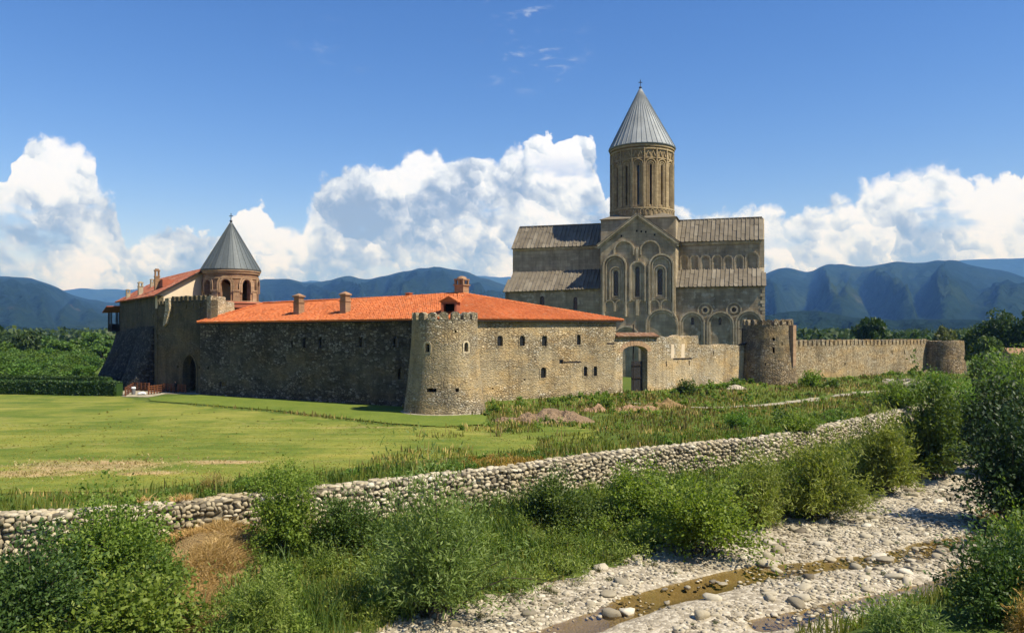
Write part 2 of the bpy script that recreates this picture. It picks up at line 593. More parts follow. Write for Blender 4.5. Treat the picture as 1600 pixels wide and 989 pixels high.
def toned(name, stops, rough=0.85, stain=0.4, sscale=0.5, bump=0.25, metal=0.0, rand_obj=False, spec=0.3, stain_col=None):
    """colour from the per-piece 'tone' attribute with stains over it"""
    m_, n = new_mat(name)
    co = n.n('ShaderNodeTexCoord').outputs['Object']
    t = n.n('ShaderNodeAttribute', attribute_name='tone').outputs['Fac']
    if rand_obj:
        t = n.m('FRACT', n.m('ADD', t, n.n('ShaderNodeObjectInfo').outputs['Random']))
    col = n.ramp(t, stops)
    sn = n.noise(co, sscale, 5, 0.62)
    if stain_col is not None:
        col = n.mix(n.rng(sn, 0.5, 0.7, 0, stain), col, stain_col)
    else:
        col = n.mix(stain, col, n.ramp(sn, [(0.3, 0.55), (0.65, 1.15)]), 'MULTIPLY')
    col = n.mix(0.4, col, n.ramp(n.noise(co, sscale * 14, 3), [(0.3, 0.7), (0.7, 1.2)]), 'MULTIPLY')
    if rand_obj:
        wp = n.n('ShaderNodeNewGeometry').outputs['Position']
        col = n.mix(0.7, col, n.ramp(n.noise(wp, 0.22, 4, 0.6), [(0.35, (0.66, 0.60, 0.50)), (0.55, (1, 1, 1)), (0.7, (1.1, 1.08, 1.04))]), 'MULTIPLY')
    finish(n, col, rough, n.noise(co, sscale * 20, 3), bump, 0.02, spec, metal)
    return m_


def leafy(name, c1, c2, c3, trans=0.42, k=1.0):
    """leaf: colour varies leaf by leaf and clump by clump, light comes through"""
    m_, n = new_mat(name)
    t = n.n('ShaderNodeAttribute', attribute_name='tone').outputs['Fac']
    co = n.n('ShaderNodeNewGeometry').outputs['Position']
    t2 = n.m('ADD', n.m('MULTIPLY', t, 0.6), n.m('MULTIPLY', n.noise(co, 0.9, 2), 0.4))
    c1, c2, c3 = (tuple(q * k for q in c) for c in (c1, c2, c3))
    col = n.ramp(t2, [(0.15, c1), (0.5, c2), (0.85, c3)])
    tint = n.ramp(n.n('ShaderNodeObjectInfo').outputs['Random'], [(0.0, (0.82, 0.95, 0.95)), (0.35, (1.0, 1.0, 1.0)), (0.7, (1.18, 1.02, 0.75)), (1.0, (1.05, 1.12, 0.9))])
    col = n.mix(1.0, col, tint, 'MULTIPLY')
    dead = n.rng(n.noise(co, 1.7, 3, 0.6), 0.66, 0.74, 0, 0.55)
    col = n.mix(dead, col, (0.19, 0.145, 0.05))
    d_ = n.n('ShaderNodeBsdfPrincipled', {'Base Color': col, 'Roughness': 0.55, 'Specular IOR Level': 0.3})
    tr = n.n('ShaderNodeBsdfTranslucent', {0: n.mix(1.0, col, (1.15, 1.25, 0.5), 'MULTIPLY')})
    mx = n.n('ShaderNodeMixShader', {0: trans, 1: d_.outputs[0], 2: tr.outputs[0]})
    n.t.links.new(mx.outputs[0], n.n('ShaderNodeOutputMaterial').inputs[0])
    return m_


M = {}
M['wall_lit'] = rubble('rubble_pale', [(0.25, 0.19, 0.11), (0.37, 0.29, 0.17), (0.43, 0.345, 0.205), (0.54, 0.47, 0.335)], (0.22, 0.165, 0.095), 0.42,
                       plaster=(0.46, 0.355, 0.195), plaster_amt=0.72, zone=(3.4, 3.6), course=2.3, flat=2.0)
M['wall_shade'] = rubble('rubble_grey_shade', [(0.058, 0.049, 0.034), (0.098, 0.083, 0.058), (0.145, 0.125, 0.09), (0.28, 0.255, 0.20)], (0.045, 0.037, 0.025), 0.5,
                         plaster=(0.13, 0.112, 0.072), plaster_amt=0.46, zone=(4.0, 4.0), flat=1.9)  # greyer stone; this wall's shade is also put into the darkened colours
M['wall_tower'] = rubble('rubble_tower', [(0.20, 0.16, 0.10), (0.34, 0.28, 0.17), (0.42, 0.345, 0.215), (0.52, 0.46, 0.34)], (0.20, 0.15, 0.09), 0.36,
                         plaster=(0.42, 0.325, 0.175), plaster_amt=0.72, zone=(5.0, 3.2), flat=2.0)
M['wall_gate'] = rubble('rubble_gate', [(0.32, 0.25, 0.145), (0.50, 0.40, 0.245), (0.60, 0.50, 0.33), (0.68, 0.61, 0.47)], (0.29, 0.22, 0.13), 0.36,
                        plaster=(0.60, 0.455, 0.25), plaster_amt=0.68, zone=(3.4, 3.0))
M['wall_far'] = rubble('rubble_far', [(0.27, 0.20, 0.105), (0.41, 0.31, 0.17), (0.50, 0.40, 0.235), (0.56, 0.48, 0.33)], (0.20, 0.145, 0.08), 0.38,
                       plaster=(0.48, 0.35, 0.17), plaster_amt=0.35, zone=(0.8, 2.2))
M['wall_tower2'] = rubble('rubble_brown', [(0.13, 0.10, 0.06), (0.24, 0.18, 0.10), (0.33, 0.25, 0.14), (0.40, 0.34, 0.24)], (0.12, 0.09, 0.055), 0.36,
                          plaster=(0.30, 0.23, 0.12), plaster_amt=0.35, moss=(0.07, 0.065, 0.04))
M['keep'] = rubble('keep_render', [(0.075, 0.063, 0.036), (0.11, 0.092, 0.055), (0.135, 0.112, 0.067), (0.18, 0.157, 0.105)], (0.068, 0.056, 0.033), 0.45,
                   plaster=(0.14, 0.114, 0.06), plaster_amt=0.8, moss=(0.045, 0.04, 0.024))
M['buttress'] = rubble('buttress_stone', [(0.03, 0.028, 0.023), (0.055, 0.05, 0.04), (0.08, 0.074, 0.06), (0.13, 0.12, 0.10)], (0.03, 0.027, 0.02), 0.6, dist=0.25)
M['church'] = ashlar('church_stone', (0.38, 0.305, 0.19), (0.255, 0.205, 0.125), (0.48, 0.395, 0.26), (1.5, 0.7))
M['church_low'] = ashlar('church_patched', (0.31, 0.25, 0.155), (0.20, 0.16, 0.095), (0.41, 0.345, 0.225), (1.1, 0.6), plaster=(0.46, 0.40, 0.285))
M['church_trim'] = ashlar('church_trim', (0.46, 0.375, 0.235), (0.32, 0.26, 0.16), (0.55, 0.47, 0.32), (0.6, 0.8))
M['drum'] = ashlar('drum_brick', (0.29, 0.215, 0.115), (0.20, 0.15, 0.08), (0.36, 0.28, 0.16), (0.9, 0.32), 0.35)
M['drum_trim'] = ashlar('drum_trim', (0.37, 0.28, 0.155), (0.27, 0.20, 0.11), (0.45, 0.35, 0.20), (0.6, 0.4), 0.3)
M['brick'] = ashlar('bell_brick', (0.27, 0.155, 0.085), (0.17, 0.10, 0.06), (0.34, 0.22, 0.13), (0.5, 0.18), 0.4)
M['brick_trim'] = ashlar('bell_trim', (0.36, 0.23, 0.13), (0.25, 0.16, 0.09), (0.42, 0.29, 0.18), (0.5, 0.25), 0.3)
M['cream'] = simple('cream_plaster', (0.66, 0.53, 0.36), 0.15, 0.5, bump=0.15)
M['chimney'] = ashlar('chimney_brick', (0.33, 0.19, 0.10), (0.22, 0.13, 0.07), (0.40, 0.26, 0.15), (0.4, 0.16), 0.3)
M['chimney_pale'] = ashlar('chimney_plaster', (0.40, 0.32, 0.21), (0.28, 0.22, 0.14), (0.48, 0.40, 0.28), (0.6, 0.3), 0.3)
M['tile'] = toned('roof_tile', [(0, (0.42, 0.105, 0.028)), (0.35, (0.51, 0.14, 0.038)), (0.85, (0.56, 0.17, 0.05)), (1, (0.48, 0.19, 0.085))], 0.85, 0.38, 0.22)
M['tile_old'] = toned('roof_tile_old', [(0, (0.25, 0.07, 0.035)), (0.5, (0.34, 0.10, 0.048)), (0.8, (0.40, 0.15, 0.08)), (1, (0.42, 0.25, 0.16))], 0.8, 0.5, 0.6)
M['slate'] = toned('church_roof', [(0, (0.15, 0.125, 0.086)), (0.5, (0.18, 0.152, 0.106)), (0.85, (0.20, 0.17, 0.12)), (1, (0.235, 0.205, 0.15))], 0.9, 0.65, 0.5)
M['zinc'] = toned('zinc_sheet', [(0, (0.24, 0.26, 0.26)), (0.5, (0.28, 0.30, 0.30)), (1, (0.33, 0.345, 0.335))], 0.7, 0.5, 0.3, 0.2, 0.0)
M['lead'] = toned('dark_sheet', [(0, (0.075, 0.088, 0.09)), (0.5, (0.095, 0.112, 0.113)), (1, (0.115, 0.13, 0.13))], 0.6, 0.25, 0.2, 0.12, 0.15)
M['iron'] = simple('iron', (0.035, 0.035, 0.04), 0.3, 5, 0.5, metal=0.6)
M['glass'] = simple('dark_pane', (0.012, 0.012, 0.013), 0.3, 2, 0.25, 0.1, spec=0.5)
M['dark'] = simple('dark_inside', (0.012, 0.010, 0.008), 0.3, 2, 0.95)
M['wood_dark'] = simple('dark_wood', (0.03, 0.022, 0.016), 0.4, 6, 0.75)
M['wood_gate'] = simple('gate_wood', (0.035, 0.033, 0.03), 0.4, 5, 0.8)
M['wood_fence'] = simple('fence_wood', (0.20, 0.075, 0.03), 0.35, 8, 0.7)
M['wood_grey'] = simple('eave_wood', (0.13, 0.09, 0.055), 0.4, 6, 0.85)
M['white'] = simple('white_plastic', (0.7, 0.7, 0.68), 0.15, 3, 0.6)
M['grey_metal'] = simple('grey_metal', (0.25, 0.25, 0.25), 0.3, 3, 0.5, metal=0.5)
M['cloth'] = simple('dark_cloth', (0.018, 0.018, 0.022), 0.4, 8, 0.95)
M['skin'] = simple('skin', (0.42, 0.24, 0.16), 0.15, 5, 0.6)
M['hair'] = simple('hair', (0.02, 0.014, 0.01), 0.3, 10, 0.7)
M['bark'] = simple('bark', (0.11, 0.085, 0.06), 0.45, 4, 0.95, 0.6)
M['bark_pale'] = simple('pale_bark', (0.42, 0.38, 0.30), 0.35, 3, 0.9, 0.5)
M['earth'] = simple('earth', (0.33, 0.225, 0.13), 0.5, 1.1, 0.95, 1.0, 0.35)
M['earth_red'] = simple('sandy_earth', (0.42, 0.265, 0.145), 0.45, 1.4, 0.95, 1.0, 0.3)
M['straw_ground'] = simple('straw', (0.48, 0.33, 0.14), 0.5, 3.5, 0.95, 1.0, 0.4, col2=(0.30, 0.19, 0.075))
M['stone'] = toned('river_stone', [(0, (0.13, 0.11, 0.078)), (0.18, (0.26, 0.225, 0.155)), (0.45, (0.39, 0.34, 0.235)), (0.8, (0.50, 0.445, 0.32)), (1, (0.62, 0.57, 0.445))], 0.85, 0.5, 0.5, 0.3, rand_obj=True)
M['stone_wall'] = toned('gabion_stone', [(0, (0.22, 0.19, 0.135)), (0.2, (0.34, 0.295, 0.20)), (0.5, (0.47, 0.41, 0.275)), (0.8, (0.54, 0.47, 0.32)), (1, (0.60, 0.55, 0.42))], 0.9, 0.4, 0.4, 0.4, rand_obj=True)
M['gabion_core'] = simple('gabion_core', (0.20, 0.17, 0.115), 0.5, 4, 0.95)
M['coping'] = toned('coping_tile', [(0, (0.22, 0.11, 0.06)), (0.5, (0.32, 0.18, 0.10)), (1, (0.40, 0.27, 0.17))], 0.85, 0.5, 0.8)
M['pale_sand'] = simple('pale_sand', (0.52, 0.45, 0.33), 0.35, 1.5, 0.95, 0.8, 0.2)
M['leaf_willow'] = leafy('willow_leaf', (0.06, 0.09, 0.02), (0.115, 0.15, 0.034), (0.20, 0.23, 0.075), k=1.6)
M['leaf_green'] = leafy('shrub_leaf', (0.045, 0.085, 0.013), (0.10, 0.155, 0.022), (0.19, 0.25, 0.05), k=1.5)
M['leaf_dark'] = leafy('dark_leaf', (0.026, 0.05, 0.011), (0.055, 0.09, 0.018), (0.11, 0.15, 0.036), 0.3, k=1.35)
M['leaf_tree'] = leafy('tree_leaf', (0.022, 0.045, 0.012), (0.045, 0.08, 0.018), (0.09, 0.13, 0.032), 0.3)
M['leaf_orchard'] = leafy('orchard_leaf', (0.045, 0.09, 0.015), (0.085, 0.16, 0.024), (0.14, 0.23, 0.045), 0.3)
M['leaf_deep'] = leafy('deep_leaf', (0.016, 0.034, 0.009), (0.034, 0.06, 0.013), (0.075, 0.11, 0.028), 0.25)  # deepest of the leaf greens, for the riverside trees
M['leaf_lime'] = leafy('lime_leaf', (0.05, 0.09, 0.012), (0.14, 0.20, 0.025), (0.30, 0.36, 0.07), 0.4)
M['leaf_hedge'] = leafy('hedge_leaf', (0.018, 0.040, 0.009), (0.036, 0.075, 0.014), (0.07, 0.12, 0.025), 0.2)
M['leaf_olive'] = leafy('olive_leaf', (0.07, 0.09, 0.04), (0.12, 0.15, 0.065), (0.20, 0.23, 0.11), 0.3)
M['blade'] = leafy('grass_blade', (0.075, 0.105, 0.016), (0.14, 0.17, 0.03), (0.25, 0.245, 0.07), 0.35)
M['reed'] = leafy('reed_blade', (0.055, 0.095, 0.015), (0.105, 0.155, 0.025), (0.20, 0.24, 0.05), 0.35)
M['lawn_blade'] = leafy('mown_blade', (0.15, 0.175, 0.028), (0.20, 0.215, 0.04), (0.28, 0.27, 0.075), 0.2)
M['dry'] = leafy('dry_blade', (0.26, 0.165, 0.06), (0.45, 0.31, 0.125), (0.60, 0.45, 0.22), 0.25)
M['brown_weed'] = leafy('brown_weed', (0.07, 0.06, 0.02), (0.14, 0.12, 0.04), (0.24, 0.20, 0.08), 0.25)
M['gold'] = leafy('golden_grass', (0.22, 0.14, 0.035), (0.36, 0.24, 0.06), (0.48, 0.35, 0.12), 0.25)


def ground_mat(name, kind):
    m_, n = new_mat(name)
    co = n.n('ShaderNodeTexCoord').outputs['Object']
    a = n.noise(co, 0.06, 5, 0.6)
    b = n.noise(co, 0.9, 5, 0.65)
    c = n.noise(n.vm('MULTIPLY', co, (0.5, 2.2, 1)), 0.35, 4, 0.6)
    if kind == 'field':
        col = n.ramp(a, [(0.3, (0.075, 0.115, 0.018)), (0.55, (0.10, 0.135, 0.024)), (0.75, (0.15, 0.16, 0.04))])
        col = n.mix(n.rng(b, 0.45, 0.7, 0, 0.6), col, (0.055, 0.09, 0.014))
        col = n.mix(n.rng(c, 0.6, 0.75, 0, 0.35), col, (0.22, 0.17, 0.08))
    elif kind == 'lawn':
        col = n.ramp(c, [(0.25, (0.155, 0.185, 0.026)), (0.5, (0.225, 0.235, 0.044)), (0.75, (0.30, 0.275, 0.075))])
        col = n.mix(n.rng(a, 0.42, 0.62, 0, 0.6), col, (0.175, 0.205, 0.032))
        gp_ = n.noise(co, 0.11, 5, 0.68)
        col = n.mix(n.rng(gp_, 0.44, 0.58, 0, 0.85), col, n.mix(b, (0.085, 0.135, 0.018), (0.135, 0.175, 0.026)))
        col = n.mix(n.rng(n.noise(co, 0.32, 5, 0.7), 0.58, 0.70, 0, 0.45), col, (0.33, 0.26, 0.10))
        att = n.n('ShaderNodeAttribute', attribute_name='dryness').outputs['Fac']
        dm = n.m('MULTIPLY', n.rng(n.m('ADD', att, n.m('MULTIPLY', n.m('SUBTRACT', b, 0.5), 0.9)), 0.3, 0.7, 0, 1), n.rng(c, 0.2, 0.5, 0.5, 1))
        col = n.mix(dm, col, n.ramp(b, [(0.3, (0.30, 0.20, 0.09)), (0.7, (0.50, 0.37, 0.18))]))
        col = n.mix(0.55, col, n.ramp(n.noise(co, 2.2, 5, 0.75), [(0.3, 0.62), (0.7, 1.22)]), 'MULTIPLY')
        mow = n.noise(n.vm('MULTIPLY', co, (0.10, 1.0, 1)), 0.55, 4, 0.6)
        col = n.mix(0.75, col, n.ramp(mow, [(0.30, (0.58, 0.74, 0.66)), (0.5, (1, 1, 1)), (0.68, (1.26, 1.10, 1.08))]), 'MULTIPLY')
    elif kind == 'strip':
        col = n.ramp(n.m('ADD', n.m('MULTIPLY', b, 0.5), n.m('MULTIPLY', n.noise(co, 0.2, 4), 0.5)), [(0.35, (0.095, 0.145, 0.02)), (0.65, (0.165, 0.20, 0.033))])
        col = n.mix(0.4, col, n.ramp(n.noise(co, 4, 4, 0.7), [(0.3, 0.65), (0.7, 1.2)]), 'MULTIPLY')
    elif kind == 'bed':
        v = n.vor(co, 5.0, 'F1', out='Color')
        e = n.vor(co, 5.0, 'DISTANCE_TO_EDGE')
        col = n.ramp(n.xyz(v)[0], [(0, (0.21, 0.175, 0.12)), (0.5, (0.39, 0.335, 0.235)), (1, (0.54, 0.48, 0.36))])
        col = n.mix(n.rng(e, 0.0, 0.06, 0.7, 0), col, (0.15, 0.13, 0.09))
        col = n.mix(n.rng(b, 0.5, 0.75, 0, 0.6), col, (0.40, 0.34, 0.24))
        z = n.xyz(co)[2]
        wet = n.rng(z, -3.50, -3.40, 0.85, 0)
        col = n.mix(wet, col, n.mix(n.noise(co, 1.3, 3), (0.27, 0.215, 0.11), (0.18, 0.155, 0.085)))
        finish(n, col, 0.95, e, 0.8, 0.08)
        return m_
    elif kind == 'path':
        col = n.ramp(b, [(0.3, (0.26, 0.23, 0.15)), (0.7, (0.42, 0.38, 0.28))])
    finish(n, col, 0.97, n.m('ADD', b, n.m('MULTIPLY', n.noise(co, 5, 4, 0.7), 0.6)), 0.9, 0.12, spec=0.1)
    return m_


M['field'] = ground_mat('rough_grass', 'field')
M['lawn'] = ground_mat('mown_grass', 'lawn')
M['strip'] = ground_mat('green_grass', 'strip')
M['bed'] = ground_mat('gravel', 'bed')
M['path'] = ground_mat('gravel_path', 'path')
def water_mat():
    m_, n = new_mat('shallow_water')
    co = n.n('ShaderNodeTexCoord').outputs['Object']
    bp = n.n('ShaderNodeBump', {'Height': n.noise(co, 4.0, 3, 0.6), 'Strength': 0.25, 'Distance': 0.02}).outputs[0]
    tr = n.n('ShaderNodeBsdfTransparent', {0: (0.80, 0.72, 0.54, 1)})
    gl = n.n('ShaderNodeBsdfGlossy', {'Color': (1, 1, 1, 1), 'Roughness': 0.05, 'Normal': bp})
    fr = n.n('ShaderNodeFresnel', {'IOR': 1.33, 'Normal': bp})
    mx = n.n('ShaderNodeMixShader', {0: fr.outputs[0], 1: tr.outputs[0], 2: gl.outputs[0]})
    n.t.links.new(mx.outputs[0], n.n('ShaderNodeOutputMaterial').inputs[0])
    return m_
M['water'] = water_mat()
def forest_mat():
    m_, n = new_mat('wooded_slope')
    co = n.n('ShaderNodeTexCoord').outputs['Object']
    a = n.noise(co, 0.0009, 6, 0.6)
    b = n.noise(co, 0.012, 4, 0.65)
    col = n.ramp(a, [(0.35, (0.007, 0.015, 0.008)), (0.55, (0.012, 0.023, 0.010)), (0.72, (0.027, 0.041, 0.014))])
    col = n.mix(0.7, col, n.ramp(b, [(0.3, 0.55), (0.7, 1.4)]), 'MULTIPLY')
    cl = n.noise(co, 0.0022, 4, 0.6)
    z = n.xyz(co)[2]
    col = n.mix(n.m('MULTIPLY', n.rng(cl, 0.62, 0.68, 0, 0.8), n.rng(z, 220, 60, 0, 1)), col, (0.085, 0.07, 0.045))
    finish(n, col, 1.0, n.m('ADD', n.m('MULTIPLY', n.noise(co, 0.004, 5, 0.65), 3.0), b), 1.0, 32.0, spec=0.0)
    return m_
M['forest'] = forest_mat()
# ================================================================== the land
def w_pt(px, py, z=0.15):
    p = Gz(px, py, z)
    return (p.x, p.y)


WL = [w_pt(*q) for q in [(-420, 830), (-150, 812), (0, 804), (150, 797), (270, 787), (400, 772), (500, 763), (640, 747), (800, 729), (900, 714), (1000, 702),
                         (1100, 692), (1200, 683), (1290, 666), (1370, 649), (1430, 634), (1500, 612), (1560, 598)]]
WL = WL + [(WL[-1][0] + 90, WL[-1][1] + 95)]
GL = [(-30, 12), (-14, 22), (-9, 27), (-4.2, 33.0), (2.8, 39.4), (8.8, 44.8), (18.6, 52.6), (29.6, 62.2), (42, 76), (52, 90), (70, 112), (160, 205)]
RB = [(-30, 2), (-12, 14), (0, 24.0), (9, 30.0), (15, 34.0), (21, 38.5), (26.5, 43.5), (31, 50), (36, 58), (42, 68), (49, 79), (60, 94), (76, 112), (165, 200)]
POOLS = [([(1.0, 31.5), (5.8, 36.4), (13.2, 41.2), (21, 43.6), (29.6, 49.4), (33.0, 55)], 1.05, 0.40),
         ([(10.5, 33.5), (13.9, 35.3), (20.3, 38.6), (24, 42)], 0.7, 0.30)]
# castle plan
TA = Vector((-7.5, 89.3))                      # corner tower
CB = Vector((-7.35, 91.9))                     # corner of the ranges
LW0, LW1 = Vector((-44.9, 115.2)), CB          # shaded wall
RW0, RW1 = CB, Vector((14.2, 109.1))           # sunlit wall
GW1 = Vector((36.2, 126.7))                    # end of the gate wall
T2 = Vector((41.0, 128.3))
FW0, FW1 = Vector((43.0, 135.6)), Vector((85.8, 165.3))
T3 = Vector((89.4, 166.3))


def terrain(x, y):
    """height of the land, numpy"""
    x = np.asarray(x, float)
    y = np.asarray(y, float)
    dw, _ = seg_dist(x, y, WL)
    dg, _ = seg_dist(x, y, GL)
    dr, _ = seg_dist(x, y, RB)
    n1 = fbm(x * 0.13, y * 0.13, 4, 3) - 0.5
    n2 = fbm(x * 0.9, y * 0.9, 3, 9) - 0.5
    lawn = 0.10 * n1 + 0.05 * n2
    dc, _ = seg_dist(x, y, [tuple(RW0), tuple(RW1), tuple(GW1)])
    lawn = lawn + 0.55 * np.exp(-(dc / 3.2) ** 2) * (x > -4) + 0.10 * np.exp(-(dc / 9) ** 2)
    df, _ = seg_dist(x, y, [tuple(T2), tuple(FW0), tuple(FW1)])
    lawn = lawn + 0.8 * np.exp(-(df / 14.0) ** 2)
    bank = -2.40 - 0.85 * sstep(0, 9, -dw) + 0.35 * n1 + 0.12 * n2
    bank = bank + 1.0 * np.exp(-(((x + 15.6) / 2.6) ** 2 + ((y - 40.6) / 4.2) ** 2))
    bed = -3.30 + 0.18 * n1 + 0.10 * n2
    for ln, wd, dp in POOLS:
        dp_, _ = seg_dist(x, y, ln)
        bed = bed - dp * np.exp(-(np.abs(dp_) / wd) ** 2.0) * (0.05 + 1.7 * fbm(x * 0.3, y * 0.3, 3, 21))
    z = np.where(dg > 0, bank, bed)
    bl = sstep(-1.5, 1.5, dg)
    z = bed * (1 - bl) + bank * bl
    right = sstep(0.0, 7.0, -dr)
    z = z * (1 - right) + (0.2 + 0.4 * n1) * right
    wallside = dw > 0.55
    z = np.where(wallside, lawn, z)
    return z


def tz(x, y):
    return float(terrain(np.array([x]), np.array([y]))[0])


def spaced(lo, hi, step, far, grow=1.16):
    mid = list(np.arange(lo, hi + 1e-6, step))
    a, s_ = mid[-1], step
    out = []
    while a < far:
        s_ *= grow
        a += s_
        out.append(a)
    b, s_ = mid[0], step
    pre = []
    while b > -far:
        s_ *= grow
        b -= s_
        pre.append(b)
    return np.array(pre[::-1] + mid + out)


def in_poly(x, y, poly):
    c = np.zeros(x.shape, bool)
    n = len(poly)
    for i in range(n):
        x0, y0 = poly[i]
        x1, y1 = poly[(i + 1) % n]
        if y0 == y1:
            continue
        k = ((y0 > y) != (y1 > y)) & (x < (x1 - x0) * (y - y0) / (y1 - y0) + x0)
        c ^= k
    return c


def grid_mesh(name, xs, ys, zf, mat, keep=None, attr=None):
    X, Y = np.meshgrid(xs, ys)
    Z = zf(X, Y)
    nx, ny = len(xs), len(ys)
    idx = np.arange(nx * ny).reshape(ny, nx)
    f = np.stack([idx[:-1, :-1], idx[:-1, 1:], idx[1:, 1:], idx[1:, :-1]], -1).reshape(-1, 4)
    v = np.stack([X, Y, Z], -1).reshape(-1, 3)
    if keep is not None:
        k = keep(X, Y).ravel()
        f = f[k[f].sum(1) >= 3]
        used = np.zeros(len(v), bool)
        used[f.ravel()] = True
        mp = np.cumsum(used) - 1
        v, f = v[used], mp[f]
    else:
        used = slice(None)
    me = mesh_np(name, v, f, mat, smooth=True)
    if attr is not None:
        a = me.attributes.new(attr[0], 'FLOAT', 'POINT')
        a.data.foreach_set('value', attr[1](X, Y).ravel()[used].astype(np.float32))
    return me


def bed_mask(x, y):
    dg, _ = seg_dist(x, y, GL)
    dr, _ = seg_dist(x, y, RB)
    e = 2.2 * (fbm(x * 0.45, y * 0.45, 3, 31) - 0.5)
    return (dg + e < 0.4) & (dr + e > -0.6) & (y > 20) & (y < 115)


gx = spaced(-44, 76, 0.68, 19000)
gy = spaced(22, 128, 0.62, 19000)
def zground(x, y):
    z = terrain(x, y)
    dg, _ = seg_dist(x, y, GL)
    dr, _ = seg_dist(x, y, RB)
    return z - 0.10 * (sstep(1.0, -1.0, dg) * sstep(-1.5, 0.5, dr)) * (y < 118)
ground = link('ground', grid_mesh('ground', gx, gy, zground, M['field']), kind='structure')
tag(ground, 'rough green meadow and river banks around the monastery')

bx, by = np.arange(-22, 82, 0.28), np.arange(22, 116, 0.28)
river = link('riverbed', grid_mesh('riverbed', bx, by, lambda x, y: terrain(x, y) + 0.012, M['bed'], bed_mask), kind='structure')
tag(river, 'pale gravel riverbed winding past the retaining wall')
WATER_Z = -3.425
water = link('water', grid_mesh('water', np.arange(-6, 42, 0.4), np.arange(26, 64, 0.4), lambda x, y: x * 0 + WATER_Z, M['water'],
                                lambda x, y: (terrain(x, y) < WATER_Z + 0.05) & bed_mask(x, y)), kind='structure')
tag(water, 'shallow brown stream running between the river stones')

LAWN = [tuple(Gz(*q)[:2]) for q in [(-320, 612), (0, 613), (188, 619), (235, 629), (420, 644), (600, 664), (760, 668), (905, 668), (945, 682), (840, 705),
                                    (700, 716), (500, 738), (380, 752), (200, 768), (0, 772), (-320, 790)]]
STRIP = [tuple(Gz(*q)[:2]) for q in [(232, 622), (312, 618), (460, 626), (628, 637), (640, 650), (760, 650), (764, 664), (690, 668), (602, 662), (420, 641), (233, 627)]]
def lawn_keep(x, y):
    e = 1.1 * (fbm(x * 0.5, y * 0.5, 3, 41) - 0.5) + sstep(-25, 5, x) * 7.0 * (fbm(x * 0.16, y * 0.16, 3, 43) - 0.5)
    dw, _ = seg_dist(x, y, WL)
    return in_poly(x + e, y + e, LAWN) & (dw > 3.0 + np.clip(2 * e, -1.5, 3))
def dryness(x, y):
    o = np.zeros(x.shape)
    for px, py, sx, sy, a in [(140, 728, 5.5, 2.4, 1.0), (40, 740, 4.5, 1.6, 0.8), (350, 722, 3.2, 1.0, 0.9), (230, 740, 3.0, 1.2, 0.7), (560, 668, 9, 1.2, 0.45), (430, 662, 10, 1.2, 0.35), (800, 688, 7, 1.6, 0.3)]:
        g = Gz(px, py)
        o = np.maximum(o, a * np.exp(-((x - g.x) / sx) ** 2 - ((y - g.y) / sy) ** 2))
    return o
lawn = link('lawn', grid_mesh('lawn', np.arange(-125, 24, 0.45), np.arange(38, 126, 0.45), lambda x, y: terrain(x, y) + 0.03, M['lawn'], lawn_keep, ('dryness', dryness)), kind='structure')
tag(lawn, 'wide mown yellow-green lawn before the walls')
strip = link('lawn_strip', grid_mesh('lawn_strip', np.arange(-66, 0, 0.35), np.arange(74, 118, 0.35), lambda x, y: terrain(x, y) + 0.10, M['strip'], lambda x, y: in_poly(x, y, STRIP)), kind='structure')
tag(strip, 'greener strip of turf along the shaded wall')
# gravel track that leads past the gate
TRACK = [tuple(Gz(px, py, 0.3)[:2]) for px, py in [(985, 627), (1040, 631), (1110, 634), (1180, 631), (1260, 623), (1340, 613), (1420, 607), (1480, 600)]]
track = link('path', grid_mesh('path', np.arange(8, 96, 0.4), np.arange(84, 150, 0.4), lambda x, y: terrain(x, y) + 0.06, M['path'],
                               lambda x, y: np.abs(seg_dist(x, y, TRACK)[0]) + 2.6 * (fbm(x * 0.35, y * 0.35, 3, 5) - 0.5) < 0.75), kind='structure')
tag(track, 'pale gravel track below the round tower')
APRON = [tuple(Gz(*q)[:2]) for q in [(186, 616), (196, 609), (250, 607), (318, 612), (318, 617), (262, 616), (232, 621), (190, 620)]]
apron = link('pavement', grid_mesh('pavement', np.arange(-66, -40, 0.3), np.arange(108, 128, 0.3), lambda x, y: terrain(x, y) + 0.05, M['path'], lambda x, y: in_poly(x, y, APRON)), kind='structure')
tag(apron, 'sandy forecourt behind the brown fence')

